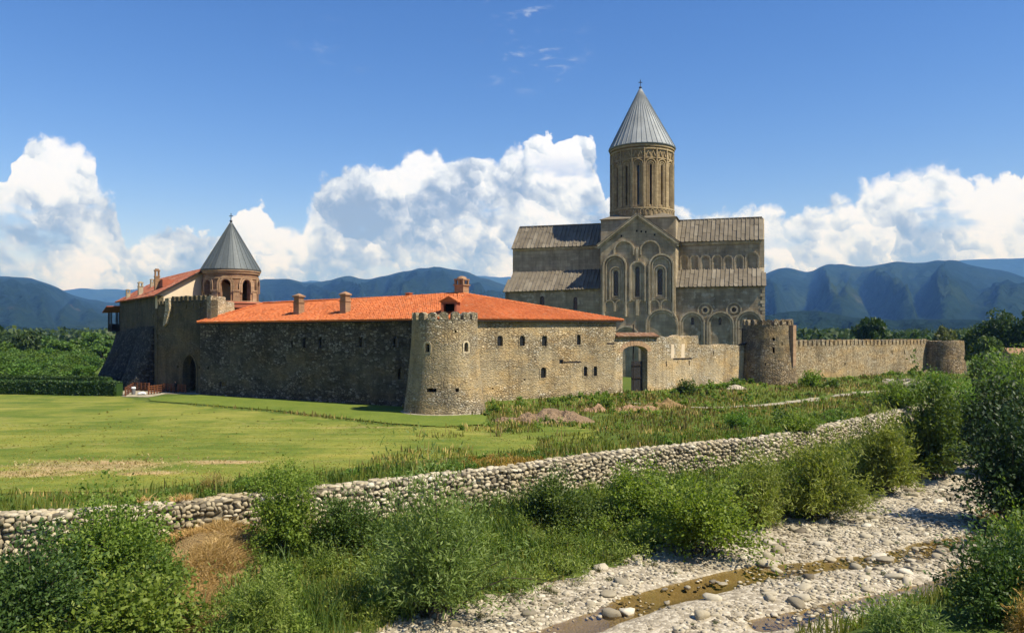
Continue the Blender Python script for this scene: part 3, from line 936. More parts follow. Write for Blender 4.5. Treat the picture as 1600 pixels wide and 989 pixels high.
# ------------------------------------------------------------------ wooded mountains
def range_mesh(name, sky_px, r0, rr, r1, seed, na=420, nrad=46, spur=0.5, nspur=60):
    pxs = np.array([p[0] for p in sky_px], float)
    te_ = (YH - np.array([p[1] for p in sky_px], float)) / F
    a = np.arctan((pxs - 800) / F)
    te_ = te_ * np.cos(a)
    azs = np.linspace(a[0], a[-1], na)
    # soft interpolation of the skyline
    prof = np.interp(azs, a, te_)
    k = np.ones(7) / 7
    prof = np.convolve(np.pad(prof, 3, mode='edge'), k, 'valid')
    prof = prof + (fbm(azs * 40, azs * 0 + seed, 4, seed) - 0.5) * 0.006
    n_up = int(nrad * 0.75)
    rs = np.concatenate([np.linspace(r0, rr, n_up), np.linspace(rr, r1, nrad - n_up + 1)[1:]])
    A, RR = np.meshgrid(azs, rs)
    T = np.clip((RR - r0) / (rr - r0), 0, 1)
    back = np.clip((RR - rr) / (r1 - rr), 0, 1)
    P = np.tile(prof, (len(rs), 1))
    wv = A + 0.05 * (fbm(A * 14, T * 2.2, 3, seed + 5) - 0.5)
    rid = 1 - np.abs(2 * fbm(wv * nspur / 2.5, T * 1.1 + 3, 4, seed + 9) - 1)
    base = T ** 1.25
    zz = (H + P * rr) * (base + spur * (rid - 0.62) * np.sin(np.pi * np.clip(T, 0, 1)) ** 0.8 * (0.35 + 0.65 * (1 - T)))
    zz = zz * (1 - 0.55 * back) + 75 * (fbm(A * 90, T * 8, 5, seed + 2, 0.6) - 0.5) * np.sin(np.pi * T)
    zz = np.minimum(zz, H + np.tile(prof, (len(rs), 1)) * RR)     # nothing stands over the skyline
    zz[0] = -8
    zz[-1] = -8
    X, Y = RR * np.sin(A), RR * np.cos(A)
    na_, nr_ = len(azs), len(rs)
    idx = np.arange(na_ * nr_).reshape(nr_, na_)
    f = np.stack([idx[:-1, :-1], idx[:-1, 1:], idx[1:, 1:], idx[1:, :-1]], -1).reshape(-1, 4)
    v = np.stack([X, Y, zz], -1).reshape(-1, 3)
    return mesh_np(name, v, f, M['forest'], smooth=True)


MAIN = [(-1600, 452), (-900, 446), (-500, 425), (-150, 428), (0, 432), (30, 433), (70, 441), (105, 455), (140, 468), (170, 474), (200, 468), (260, 452), (330, 444), (410, 438), (440, 436), (475, 440), (510, 439),
        (540, 432), (572, 437), (600, 430), (640, 423), (685, 417), (720, 421), (752, 434), (790, 446), (850, 455), (950, 462), (1060, 458), (1130, 446), (1190, 432), (1215, 421), (1240, 419),
        (1265, 424), (1305, 412), (1335, 419), (1370, 415), (1405, 408), (1440, 411), (1478, 405), (1520, 414), (1560, 422), (1600, 431), (1750, 425), (2100, 440), (3200, 450)]
hills = link('mountain_range', range_mesh('mountain_range', MAIN, 2900, 6800, 9000, 5, 640, 70, 0.95, 52), kind='structure')
tag(hills, 'wooded blue mountain range behind the monastery')
BACK = [(-1600, 440), (-500, 450), (0, 452), (80, 455), (150, 450), (190, 452), (300, 445), (420, 442), (560, 438), (700, 432), (760, 430), (800, 434), (900, 440), (1150, 436), (1230, 428), (1330, 424),
        (1400, 412), (1500, 405), (1560, 402), (1600, 401), (1700, 398), (2200, 420), (3200, 430)]
link('mountain_range', range_mesh('mountain_range_far', BACK, 9500, 13500, 16500, 14, 360, 34, 0.45, 50), kind='structure')['label'] = 'farther and bluer mountain range under the clouds'
FOOT = [(-1600, 512), (-700, 505), (-300, 500), (0, 508), (120, 513), (300, 508), (500, 500), (700, 503), (900, 506), (1100, 500), (1180, 494), (1235, 487), (1275, 484), (1310, 491), (1350, 500), (1390, 499), (1440, 497), (1500, 501),
        (1600, 503), (1900, 500), (3200, 508)]
link('foothill', range_mesh('foothill', FOOT, 1700, 2500, 3300, 23, 420, 34, 0.6, 70), kind='structure')['label'] = 'low dark wooded foothills at the edge of the plain'

# ------------------------------------------------------------------ air
hz, n_ = new_mat('haze_air')
vol = n_.n('ShaderNodeVolumePrincipled', {'Color': (0.16, 0.41, 1.0, 1), 'Density': 0.000078, 'Anisotropy': 0.0, 'Absorption Color': (1, 1, 1, 1)})
n_.t.links.new(vol.outputs[0], n_.n('ShaderNodeOutputMaterial').inputs['Volume'])
mb = MB()
mb.abox(-27000, 27000, -27000, 27000, -12.0, 1700)
tag(mb.build('haze', hz), 'thin blue air over the plain', kind='stuff')
# ================================================================== building helpers
def tile_roof(name, pts, pitch, row, mat, parent, prof='barrel', thick=0.06, seed=1, jit=0.02):
    """pts: convex roof polygon, pts[0]-pts[1] is the eave; covered with overlapping tiles that are real geometry"""
    rr_ = random.Random(seed)
    P = [Vector(p) for p in pts]
    e = (P[1] - P[0]).normalized()
    nrm = Vector((0, 0, 0))
    for i in range(1, len(P) - 1):
        nrm += (P[i] - P[0]).cross(P[i + 1] - P[0])
    nrm.normalize()
    if nrm.z < 0:
        nrm = -nrm
    g = nrm.cross(e)
    if g.z < 0:
        g = -g
    q = [((p - P[0]).dot(e), (p - P[0]).dot(g)) for p in P]
    e0, e1 = min(a for a, _ in q), max(a for a, _ in q)

    def span(x):
        ys = []
        for i in range(len(q)):
            (x0, y0), (x1, y1) = q[i], q[(i + 1) % len(q)]
            if abs(x1 - x0) > 1e-6 and min(x0, x1) - 1e-6 <= x <= max(x0, x1) + 1e-6:
                ys.append(y0 + (y1 - y0) * (x - x0) / (x1 - x0))
        return (min(ys), max(ys)) if len(ys) > 1 else None
    m_ = MB()
    base = MB()
    base.add([p - nrm * 0.02 for p in P] + [p - nrm * 0.16 for p in P], [tuple(range(len(P))), tuple(range(len(P), 2 * len(P)))[::-1]] +
             [(i, (i + 1) % len(P), len(P) + (i + 1) % len(P), len(P) + i)[::-1] for i in range(len(P))])
    n = max(1, int(round((e1 - e0) / pitch)))
    pw = (e1 - e0) / n
    if prof == 'barrel':
        sec = [(0.0, 0.0), (0.22, 1.0), (0.62, 1.0), (0.84, 0.0), (1.0, 0.0)]
        amp = 0.075
    else:
        sec = [(0.0, 1.0), (0.14, 1.0), (0.18, 0.0), (1.0, 0.0)]
        amp = 0.16
    for i in range(n):
        x0 = e0 + i * pw
        sp = span(x0 + pw / 2)
        if sp is None or sp[1] - sp[0] < 0.15:
            continue
        y = sp[0] - 0.06
        off = rr_.random() * (row * 0.9 if prof != 'barrel' else 0.03)
        first = True
        while y < sp[1] - 0.02:
            ln = (row - off if first and prof != 'barrel' else row)
            y2 = min(y + ln, sp[1])
            first = False
            lift = rr_.uniform(-jit, jit) + thick
            vs = []
            for yy, hh in ((y, lift), (y2 + 0.03, lift - thick * 0.75)):
                for sx, sh in sec:
                    vs.append(P[0] + e * (x0 + sx * pw) + g * yy + nrm * (hh + sh * amp))
            k = len(sec)
            fs = [(a, a + 1, k + a + 1, k + a) for a in range(k - 1)]
            vs += [P[0] + e * (x0 + sx * pw) + g * y + nrm * -0.01 for sx, _ in sec]
            fs += [(2 * k + a, 2 * k + a + 1, a + 1, a) for a in range(k - 1)]
            m_.add(vs, fs, rr_.random())
            y = y2
    o = base.build(name, mat, parent)
    t = m_.build('tiles', mat, o, kind='stuff')
    return o, nrm


def ridge_cap(path, w_, parent, mat, name='ridge_cap'):
    m_ = MB()
    for a, b in zip(path[:-1], path[1:]):
        a, b = Vector(a), Vector(b)
        L = (b - a).length
        k = max(1, int(L / 0.5))
        for i in range(k):
            p, q = a + (b - a) * (i / k), a + (b - a) * ((i + 1.12) / k)
            m_.tube([p + Vector((0, 0, 0.05)), q + Vector((0, 0, 0.02))], [w_, w_ * 0.85], 8, rnd.random())
    return m_.build(name, mat, parent)


def ray_plane(px, py, p0, nrm):
    d_ = Vector(((px - 800) / F, 1.0, (YH - py) / F))
    c = Vector((0, 0, H))
    t = (Vector(p0) - c).dot(nrm) / d_.dot(nrm)
    return c + d_ * t


def wall_s(fr, px):
    """position along a wall frame where the photo column px meets it"""
    k = (px - 800) / F
    return (k * fr.o.y - fr.o.x) / (fr.S.x - k * fr.S.y)


def wall_sz(fr, px, py, n=0.0):
    s_ = wall_s(fr, px)
    Y = fr.p(s_, 0).y
    return s_, H + (YH - py) / F * Y


def wall_windows(fr, lst, wall_holes, parent, mats, depth=0.2, pointed=False, sw=0.2, sd=0.05):
    """lst of (px, py centre, width px, height px); adds the openings and the window parts"""
    for px, py, wp, hp, *kind in lst:
        s_, z = wall_sz(fr, px, py)
        k = fr.p(s_, 0).y / F
        w_, h_ = wp * k * 1.36, hp * k * 1.1
        kd = kind[0] if kind else 'arch'
        ol = rect(s_ - w_ / 2, s_ + w_ / 2, z - h_ / 2, z + h_ / 2) if kd == 'rect' else arch(s_ - w_ / 2, s_ + w_ / 2, z - h_ / 2, z + h_ / 2, 8)
        wall_holes.append(ol)
        if parent is not None:
            grown = [(a + (0.09 if a > s_ else -0.09) * (w_ / 0.6), b + (0.10 if b > z else -0.08)) for a, b in ol]
            wdw = pane(fr, ol, -depth, 'loophole' if kd == 'rect' else 'window', mats[0], parent)
            if kd != 'rect':
                surround(fr, grown, sw, sd, mats[1], wdw)


def cyl_wall(m_, c, prof, seg, holes, depth=0.55, a_lo=0.0, a_hi=2 * math.pi):
    """round wall with openings; prof list (r, z); holes (a0, a1, z0, z1)"""
    pr = sorted(prof, key=lambda q: q[1])
    zs = sorted(set([z for _, z in pr] + [h[2] for h in holes] + [h[3] for h in holes]))
    an = sorted(set([a_lo + (a_hi - a_lo) * i / seg for i in range(seg + 1)] + [h[0] for h in holes] + [h[1] for h in holes]))
    zz = np.array([q[1] for q in pr])
    rr_ = np.array([q[0] for q in pr])

    def pt(a, z, dd=0.0):
        r = float(np.interp(z, zz, rr_)) - dd
        return (c[0] + r * math.sin(a), c[1] + r * math.cos(a), z)
    for i in range(len(an) - 1):
        for j in range(len(zs) - 1):
            am, zm = (an[i] + an[i + 1]) / 2, (zs[j] + zs[j + 1]) / 2
            if any(h[0] < am < h[1] and h[2] < zm < h[3] for h in holes):
                continue
            m_.quad(pt(an[i + 1], zs[j]), pt(an[i], zs[j]), pt(an[i], zs[j + 1]), pt(an[i + 1], zs[j + 1]))
    for a0, a1, z0, z1 in holes:
        for (aa, za), (ab, zb) in (((a0, z0), (a0, z1)), ((a1, z1), (a1, z0)), ((a1, z0), (a0, z0)), ((a0, z1), (a1, z1))):
            m_.quad(pt(aa, za), pt(ab, zb), pt(ab, zb, depth), pt(aa, za, depth))
    return pt


def niche(pt, h, depth, name, mat, parent):
    m_ = MB()
    a0, a1, z0, z1 = h
    m_.quad(pt(a1, z0, depth), pt(a0, z0, depth), pt(a0, z1, depth), pt(a1, z1, depth))
    m_.quad(pt(a0, z0, depth + 0.05), pt(a1, z0, depth + 0.05), pt(a1, z1, depth + 0.05), pt(a0, z1, depth + 0.05))
    return m_.build(name, mat, parent)


def ring_frame(c, r, a):
    N = (math.sin(a), math.cos(a))
    return Fr((c[0] + r * N[0], c[1] + r * N[1]), (-N[1], N[0]))


def cam_angle(c):
    return math.atan2(-c[0], -c[1]) % (2 * math.pi)


def px_angle(c, r, px):
    """angle on a round tower that shows at photo column px"""
    ac = cam_angle(c)
    D = math.hypot(c[0], c[1])
    b = math.atan((px - 800) / F) - math.atan2(c[0], c[1])
    s_ = max(-0.99, min(0.99, D * math.sin(b) / r))
    return ac - (math.asin(s_) - b)


def merlon_outline(w_, h_, kind):
    if kind == 'round':
        return [(w_ / 2, 0)] + [(w_ / 2 * math.cos(t), h_ * 0.55 + h_ * 0.45 * math.sin(t)) for t in [math.pi * i / 6 for i in range(7)]] + [(-w_ / 2, 0)]
    return [(w_ / 2, 0), (w_ / 2, h_ * 0.82), (w_ * 0.3, h_), (-w_ * 0.3, h_), (-w_ / 2, h_ * 0.82), (-w_ / 2, 0)]


def put_merlon(fr, s_, z, w_, h_, th, mat, parent, kind='round'):
    j = rnd.uniform(0.94, 1.06)
    m_ = MB()
    m_.slab(fr, [(s_ + a * j, z + b * j) for a, b in merlon_outline(w_, h_, kind)], (), th)
    return m_.build('merlon', mat, parent)


def chimney(pos, w_, h_, mat, parent, cap='slab', capmat=None, rot=0.0):
    """shaft with bands, open hood on small piers and a cap"""
    m_ = MB()
    x = Vector((math.cos(rot), math.sin(rot), 0))
    y = Vector((-math.sin(rot), math.cos(rot), 0))
    z = Vector((0, 0, 1))
    p = Vector(pos)
    hw = w_ / 2
    def bx(z0, z1, k, t=0.5, dx=0, dy=0, kk=None):
        m_.box(p + z * ((z0 + z1) / 2) + x * dx + y * dy, x * (hw * k), y * (hw * (kk or k)), z * ((z1 - z0) / 2), t)
    if cap == 'slab':
        bx(-0.6, h_ * 0.55, 1.0)
        bx(h_ * 0.55, h_ * 0.60, 1.16)
        bx(h_ * 0.60, h_ * 0.82, 0.92)
        bx(h_ * 0.82, h_ * 0.88, 1.22)
        m_.add([p + x * (i * hw * 1.22) + y * (j * hw * 1.22) + z * h_ * 0.88 for i, j in ((-1, -1), (1, -1), (1, 1), (-1, 1))] + [p + z * h_],
               [(0, 1, 4), (1, 2, 4), (2, 3, 4), (3, 0, 4), (3, 2, 1, 0)])
    elif cap == 'arcade':
        bx(-0.8, h_ * 0.52, 1.0)
        bx(h_ * 0.52, h_ * 0.58, 1.2)
        for i in (-1, 0, 1):
            for j in (-1, 1):
                bx(h_ * 0.58, h_ * 0.80, 0.2, 0.5, i * hw * 0.82, j * hw * 0.82)
        bx(h_ * 0.58, h_ * 0.80, 0.15)
        bx(h_ * 0.80, h_ * 0.86, 1.12)
        m_.lathe((p.x, p.y), [(hw * 1.0, p.z + h_ * 0.86), (hw * 0.85, p.z + h_ * 0.95), (hw * 0.35, p.z + h_ * 1.0), (0.0, p.z + h_ * 1.01)], 12)
    else:
        bx(-0.6, h_ * 0.60, 1.0)
        bx(h_ * 0.60, h_ * 0.65, 1.15)
        for i in (-1, 1):
            for j in (-1, 1):
                bx(h_ * 0.65, h_ * 0.88, 0.25, 0.5, i * hw * 0.7, j * hw * 0.7)
        bx(h_ * 0.88, h_ * 0.94, 1.15)
        bx(h_ * 0.94, h_, 0.7)
    return m_.build('chimney', mat, parent)


def cross(base, h_, mat, parent):
    m_ = MB()
    b = Vector(base)
    m_.lathe((b.x, b.y), [(0.0, b.z), (0.12 * h_, b.z + 0.05 * h_), (0.16 * h_, b.z + 0.14 * h_), (0.12 * h_, b.z + 0.23 * h_), (0.0, b.z + 0.28 * h_)], 12)
    m_.abox(b.x - 0.03 * h_, b.x + 0.03 * h_, b.y - 0.03 * h_, b.y + 0.03 * h_, b.z + 0.2 * h_, b.z + h_)
    m_.abox(b.x - 0.2 * h_, b.x + 0.2 * h_, b.y - 0.028 * h_, b.y + 0.028 * h_, b.z + 0.66 * h_, b.z + 0.73 * h_)
    return m_.build('cross', mat, parent)


def cone_roof(c, r, z0, apex, npan, mat, parent, lean=(0, 0)):
    base = MB()
    base.lathe(c, [(r * 0.9, z0 - 0.05), (r * 1.0, z0 - 0.22), (r * 1.012, z0 - 0.05)], 64)
    ap = Vector((c[0] + lean[0], c[1] + lean[1], apex))
    o = base.build('cone_roof', mat, parent)
    for i in range(npan):
        a0, a1 = 2 * math.pi * i / npan, 2 * math.pi * (i + 1) / npan
        m_ = MB()
        tn = rnd.random()
        rows = [0.0, 0.33, 0.66, 0.985]
        for k in range(3):
            q = []
            for t in (rows[k], rows[k + 1]):
                for a in (a0, (a0 + a1) / 2, a1):
                    e = Vector((c[0] + r * math.sin(a), c[1] + r * math.cos(a), z0))
                    q.append(e + (ap - e) * t)
            m_.add(q, [(1, 0, 3, 4), (2, 1, 4, 5)], tn)
        e = Vector((c[0] + r * math.sin(a0), c[1] + r * math.cos(a0), z0))
        nn = Vector((math.sin(a0) * (apex - z0), math.cos(a0) * (apex - z0), r)).normalized()
        m_.sweep([e, e + (ap - e) * 0.97], nn, r * 0.012, r * 0.014, tone=tn)
        m_.build('panel', mat, o)
    return o, ap


# ================================================================== cathedral
TH = R(17)
CU, CV = Vector((math.cos(TH), -math.sin(TH), 0)), Vector((math.sin(TH), math.cos(TH), 0))
CO = Vector((50.95, 165.0, 0)) - CV * 11.0
def cfr(v):
    return Fr(CO + CV * v, CU)
def cpt(u, v, z):
    return CO + CU * u + CV * v + Vector((0, 0, z))


church = thing('cathedral', 'tall grey stone cathedral with a round drum and pale metal cone', 'cathedral', cpt(-23.3, 0, 0))
G2 = (M['glass'], M['church_trim'])
# aisle walls
f0 = cfr(0)
holes = []
wl = MB()
for pxw, pyw, wp, hp in [(847, 470, 7.5, 15), (899, 474, 6.5, 20)]:
    s_, z = wall_sz(f0, pxw, pyw)
    k = f0.p(s_, 0).y / F
    ol = arch(s_ - wp * k / 2, s_ + wp * k / 2, z - hp * k / 2, z + hp * k / 2, 8)
    holes.append(ol)
wl.slab(f0, [(-51.4, 0), (-30.7, 0), (-30.7, 17.9), (-51.4, 17.6)], holes, 1.0)
aw = wl.build('aisle_wall', M['church_low'], church)
for ol in holes:
    pane(f0, ol, -0.45, 'window', M['glass'], church)
holes = []
for pxw, pyw, wp, hp in [(1082, 501.5, 4.6, 12), (1125, 502, 4.6, 12)]:
    s_, z = wall_sz(f0, pxw, pyw)
    k = f0.p(s_, 0).y / F
    holes.append(arch(s_ - wp * k / 2, s_ + wp * k / 2, z - hp * k / 2, z + hp * k / 2, 8))
occ = []
for pxw, pyw in [(1102, 484.5), (1147, 484)]:
    s_, z = wall_sz(f0, pxw, pyw)
    occ.append((s_, z))
    holes.append([(s_ + 0.42 * math.cos(t * math.pi / 6), z + 0.42 * math.sin(t * math.pi / 6)) for t in range(12)])
wl = MB()
wl.slab(f0, [(-15.9, 0), (1.0, 0), (1.0, 17.8), (-15.9, 17.9)], holes, 1.0)
wl.build('aisle_wall', M['church_low'], church)
for ol in holes:
    pane(f0, ol, -0.5, 'window', M['glass'], church)
for s_, z in occ:
    for rad, dp in ((1.35, 0.14), (0.62, 0.24)):
        surround(f0, [(s_ + rad * math.cos(t * math.pi / 12), z + rad * math.sin(t * math.pi / 12)) for t in range(24)], 0.28, dp, M['church_trim'], church, 'round_moulding')
# big blind arches on the lower wall
for a, b, zt, v in [(-15.0, -10.3, 13.0, 0), (-9.7, -4.75, 13.0, 0), (-4.25, 0.55, 13.2, 0), (-21.5, -15.4, 13.6, -1), (-28.2, -22.9, 10.2, -1)]:
    fr = cfr(v)
    for ins, dp in ((0.0, 0.42), (0.45, 0.22)):
        surround(fr, arch(a + ins, b - ins, 0.0, zt - ins, 18), 0.34, dp, M['church_trim'], church, 'blind_arch', False)
# nave walls
f5 = cfr(5.5)
for u0, u1 in ((-51.0, -30.5), (-16.0, 0.4)):
    m_ = MB()
    m_.slab(f5, [(u0, 17.0), (u1, 17.0), (u1, 27.6), (u0, 27.4)], (), 0.9)
    m_.build('nave_wall', M['church'], church)
    m_ = MB()
    m_.box(cpt((u0 + u1) / 2, 5.32, 27.15), CU * ((u1 - u0) / 2), CV * 0.22, (0, 0, 0.16))
    m_.box(cpt((u0 + u1) / 2, 5.40, 26.9), CU * ((u1 - u0) / 2), CV * 0.14, (0, 0, 0.12))
    m_.build('cornice', M['church_trim'], church)
m_ = MB()
s_, z = wall_sz(f5, 894, 403)
m_.box(f5.p(s_, z, 0.03), CU * 0.5, CV * 0.06, (0, 0, 0.55))
m_.build('stone_patch', M['church_trim'], church)
for i, (p0, p1, yt) in enumerate([(1062, 1077, 398), (1077.5, 1093.5, 398), (1094, 1111, 398), (1112, 1129, 398), (1130, 1146, 399), (1147, 1163, 398), (1164, 1187, 393)]):
    a, zt = wall_sz(f5, p0, yt)
    b, _ = wall_sz(f5, p1, yt)
    for ins, dp in ((0.12, 0.34), (0.36, 0.18)):
        surround(f5, arch(a + ins, b - ins, 21.6, zt - ins, 12), 0.24, dp, M['church_trim'], church, 'blind_arch', False)
# end walls
for u_, fr in ((1.0, Fr(cpt(1.0, 0, 0), CV)), (-51.4, Fr(cpt(-51.4, 22, 0), -CV))):
    m_ = MB()
    m_.slab(fr, [(0, 0), (22, 0), (22, 17.8), (16.6, 21.9), (16.6, 27.5), (11, 32.4), (5.4, 27.5), (5.4, 21.9), (0, 17.8)], (), 0.9)
    m_.build('end_wall', M['church'], church)
m_ = MB()
m_.slab(Fr(cpt(1.0, 22, 0), -CU), [(0, 0), (52.4, 0), (52.4, 17.7), (0, 17.7)], (), 0.9)
m_.slab(Fr(cpt(0.4, 16.5, 0), -CU), [(0, 17), (51.4, 17), (51.4, 27.5), (0, 27.5)], (), 0.9)
m_.build('rear_wall', M['church'], church)
m_ = MB()                                    # corner stones on the lit end
for i in range(26):
    zz_ = 0.3 + i * 0.68
    ln = 0.9 if i % 2 else 0.55
    m_.box(cpt(1.0 - ln / 2 + 0.08, ln * 0.3, zz_ + 0.3), CU * (ln / 2), CV * (ln * 0.3 + 0.06), (0, 0, 0.29), rnd.random())
m_.build('corner_stone', M['church_trim'], church)
# roofs
SLR = dict(pitch=0.86, row=4.2, mat=M['slate'], parent=church, prof='slab', thick=0.06, jit=0.025)
tile_roof('aisle_roof', [cpt(-51.7, -0.55, 17.55), cpt(-30.6, -0.55, 17.95), cpt(-30.6, 5.6, 22.2), cpt(-51.1, 5.6, 22.35)], seed=3, **SLR)
tile_roof('aisle_roof', [cpt(-15.9, -0.55, 17.95), cpt(1.3, -0.55, 17.95), cpt(0.7, 5.6, 21.95), cpt(-15.9, 5.6, 22.0)], seed=4, **SLR)
tile_roof('nave_roof', [cpt(-51.5, 4.9, 27.2), cpt(-30.4, 4.9, 27.4), cpt(-29.5, 11, 32.65), cpt(-51.3, 11, 32.55)], seed=5, **SLR)
tile_roof('nave_roof', [cpt(-16.2, 4.9, 27.5), cpt(0.8, 4.9, 27.4), cpt(0.5, 11, 32.6), cpt(-17.0, 11, 32.7)], seed=6, **SLR)
m_ = MB()
m_.add([cpt(-51.5, 17.1, 27.3), cpt(0.8, 17.1, 27.3), cpt(0.5, 11, 32.55), cpt(-51.3, 11, 32.5)], [(0, 1, 2, 3)])
m_.add([cpt(-51.7, 22.5, 17.6), cpt(1.3, 22.5, 17.6), cpt(0.7, 16.4, 22.0), cpt(-51.1, 16.4, 22.0)], [(0, 1, 2, 3)])
m_.build('rear_roof', M['slate'], church)
for a, b in ((-51.4, -30.0), (-17.0, 0.6)):
    m_ = MB()
    m_.box(cpt((a + b) / 2, 11, 32.72), CU * ((b - a) / 2), CV * 0.22, (0, 0, 0.12))
    m_.build('ridge_cap', M['slate'], church)
# transept front
ft = cfr(-1.0)
tw = []
for x0, x1, y0, y1 in [(959.0, 966.0, 423, 462), (992.7, 999.2, 416.5, 463), (1027.6, 1035, 420.5, 460.5)]:
    a, zt = wall_sz(ft, x0, y0)
    b, zb = wall_sz(ft, x1, y1)
    tw.append((a, b, zb, zt))
m_ = MB()
m_.slab(ft, [(-30.8, 0), (-15.8, 0), (-15.8, 26.8), (-23.3, 32.4), (-30.8, 26.8)], [arch(a, b, zb, zt, 8) for a, b, zb, zt in tw], 1.0)
m_.build('transept_wall', M['church'], church)
for a, b, zb, zt in tw:
    wd = pane(ft, arch(a, b, zb, zt, 8), -0.45, 'window', M['glass'], church)
    for g_, dp in ((0.28, 0.14), (0.75, 0.26)):
        surround(ft, arch(a - g_, b + g_, zb - g_, zt + g_, 14), 0.22, dp, M['church_trim'], wd)
m_ = MB()
for u_ in (-30.8, -15.8):
    sg = 1 if u_ > -20 else -1
    m_.box(cpt(u_ - sg * 0.45, 4.6, 13.4), CU * 0.45, CV * 4.6, (0, 0, 13.4))
m_.build('transept_side_wall', M['church'], church)
def blind(a, b, zb, zt, wdt=0.3, dp=0.36, n=16):
    surround(ft, arch(a, b, zb, zt, n), wdt, dp, M['church_trim'], church, 'blind_arch', False)
blind(-30.15, -25.6, 12.2, 24.6, 0.34, 0.42)
blind(-29.6, -26.15, 15.4, 24.0, 0.22, 0.26)
blind(-20.9, -16.25, 12.2, 24.5, 0.34, 0.42)
blind(-20.35, -16.8, 15.4, 23.9, 0.22, 0.26)
blind(-24.75, -21.75, 15.2, 23.2, 0.32, 0.36)
blind(-24.4, -22.1, 15.6, 22.85, 0.2, 0.22)
blind(-27.95, -24.05, 24.5, 27.4, 0.3, 0.32)
blind(-22.65, -18.85, 24.5, 27.25, 0.3, 0.32)
for a, b in [(-29.9, -27.9), (-27.8, -25.7), (-25.6, -23.4), (-23.1, -21.4), (-21.0, -18.9), (-18.7, -16.4)]:
    blind(a + 0.06, b - 0.06, 13.2, 15.5, 0.22, 0.26, 10)
for z_, hz_ in ((24.6, 1.4), (14.0, 1.6)):
    m_ = MB()
    m_.box(ft.p(-23.35, z_, 0.12), CU * 0.27, CV * 0.2, (0, 0, hz_))
    m_.build('pilaster', M['church_trim'], church)
for px, py in [(995, 361), (1002, 362), (1009, 362.5), (1023, 367), (971, 369), (953, 374)]:
    s_, z = wall_sz(ft, px, py)
    m_ = MB()
    m_.box(ft.p(s_, z, 0.0), CU * 0.16, CV * 0.03, (0, 0, 0.2))
    m_.build('putlog_hole', M['dark'], church)
m_ = MB()                                    # raking cornice of the gable
for s0, z0, s1, z1 in ((-31.4, 26.55, -23.3, 32.65), (-23.3, 32.65, -15.2, 26.55)):
    m_.sweep([ft.p(s0, z0, 0), ft.p(s1, z1, 0)], ft.N, 0.5, 0.5, n0=-0.6)
    m_.sweep([ft.p(s0, z0 - 0.5, 0), ft.p(s1, z1 - 0.5, 0)], ft.N, 0.3, 0.26, n0=-0.3)
m_.build('gable_cornice', M['church_trim'], church)
tile_roof('transept_roof', [cpt(-31.5, 9.0, 26.7), cpt(-31.5, -1.5, 26.7), cpt(-23.3, -1.5, 32.85), cpt(-23.3, 9.0, 32.85)], seed=7, **SLR)
tile_roof('transept_roof', [cpt(-15.1, -1.5, 26.7), cpt(-15.1, 9.0, 26.7), cpt(-23.3, 9.0, 32.85), cpt(-23.3, -1.5, 32.85)], seed=8, **SLR)
# square base of the drum
m_ = MB()
m_.box(cpt(-23.9, 11.2, 29.6), CU * 7.7, CV * 7.6, (0, 0, 3.0))
m_.build('drum_base', M['church'], church)
m_ = MB()
q = [cpt(-31.9, 3.3, 32.5), cpt(-15.9, 3.3, 32.5), cpt(-15.9, 19.1, 32.5), cpt(-31.9, 19.1, 32.5), cpt(-28.0, 7, 34.2), cpt(-19.8, 7, 34.2), cpt(-19.8, 15.4, 34.2), cpt(-28.0, 15.4, 34.2)]
m_.add(q, [(0, 1, 5, 4), (1, 2, 6, 5), (2, 3, 7, 6), (3, 0, 4, 7), (3, 2, 1, 0)])
m_.build('drum_skirt', M['slate'], church)
# drum
DC = cpt(-24.05, 11.0, 0)
DR = 6.5
ac = cam_angle(DC)
NB = 16
bays = [ac - R(15.7) + 2 * math.pi * k / NB for k in range(NB)]
hl = []
for a in bays:
    a = a % (2 * math.pi)
    hl.append((a - 0.032, a + 0.032, 35.5, 43.7))
m_ = MB()
pt = cyl_wall(m_, DC, [(DR + 0.25, 32.6), (DR + 0.25, 34.7), (DR + 0.02, 34.9), (DR, 44.6), (DR + 0.08, 48.3)], 64, hl, 0.6)
drum = m_.build('drum', M['drum'], church)
for h in hl:
    niche(pt, h, 0.55, 'window', M['glass'], drum)
def on_drum(a, z, out=0.0):
    r = DR + 0.02 + out
    return Vector((DC.x + r * math.sin(a), DC.y + r * math.cos(a), z))
def drum_arch(a, hw, zb, zt, w_, d_, name):
    ol = arch(-hw, hw, zb, zt, 12)
    pth = [on_drum(a - s_ / DR, z) for s_, z in ol]
    nn = [Vector((math.sin(a - s_ / DR), math.cos(a - s_ / DR), 0)) for s_, z in ol]
    m_ = MB()
    m_.sweep(pth, nn, w_, d_)
    return m_.build(name, M['drum_trim'], drum)
for a in bays:
    drum_arch(a, 1.02, 35.1, 44.9, 0.20, 0.30, 'blind_arch')
    drum_arch(a, 0.66, 35.1, 44.4, 0.16, 0.20, 'blind_arch')
    drum_arch(a, 0.38, 35.1, 44.05, 0.13, 0.11, 'blind_arch')
    m_ = MB()                                # zigzag panel over the bay
    zz_ = [(-1.0, 45.5), (-0.5, 46.6), (0.0, 45.5), (0.5, 46.6), (1.0, 45.5)]
    m_.sweep([on_drum(a - s_ / DR, z) for s_, z in zz_], [Vector((math.sin(a - s_ / DR), math.cos(a - s_ / DR), 0)) for s_, z in zz_], 0.22, 0.2)
    m_.build('zigzag', M['drum_trim'], drum)
    b_ = a + math.pi / NB
    m_ = MB()
    m_.sweep([on_drum(b_, 34.9), on_drum(b_, 47.2)], Vector((math.sin(b_), math.cos(b_), 0)), 0.24, 0.34)
    m_.build('pilaster', M['drum_trim'], drum)
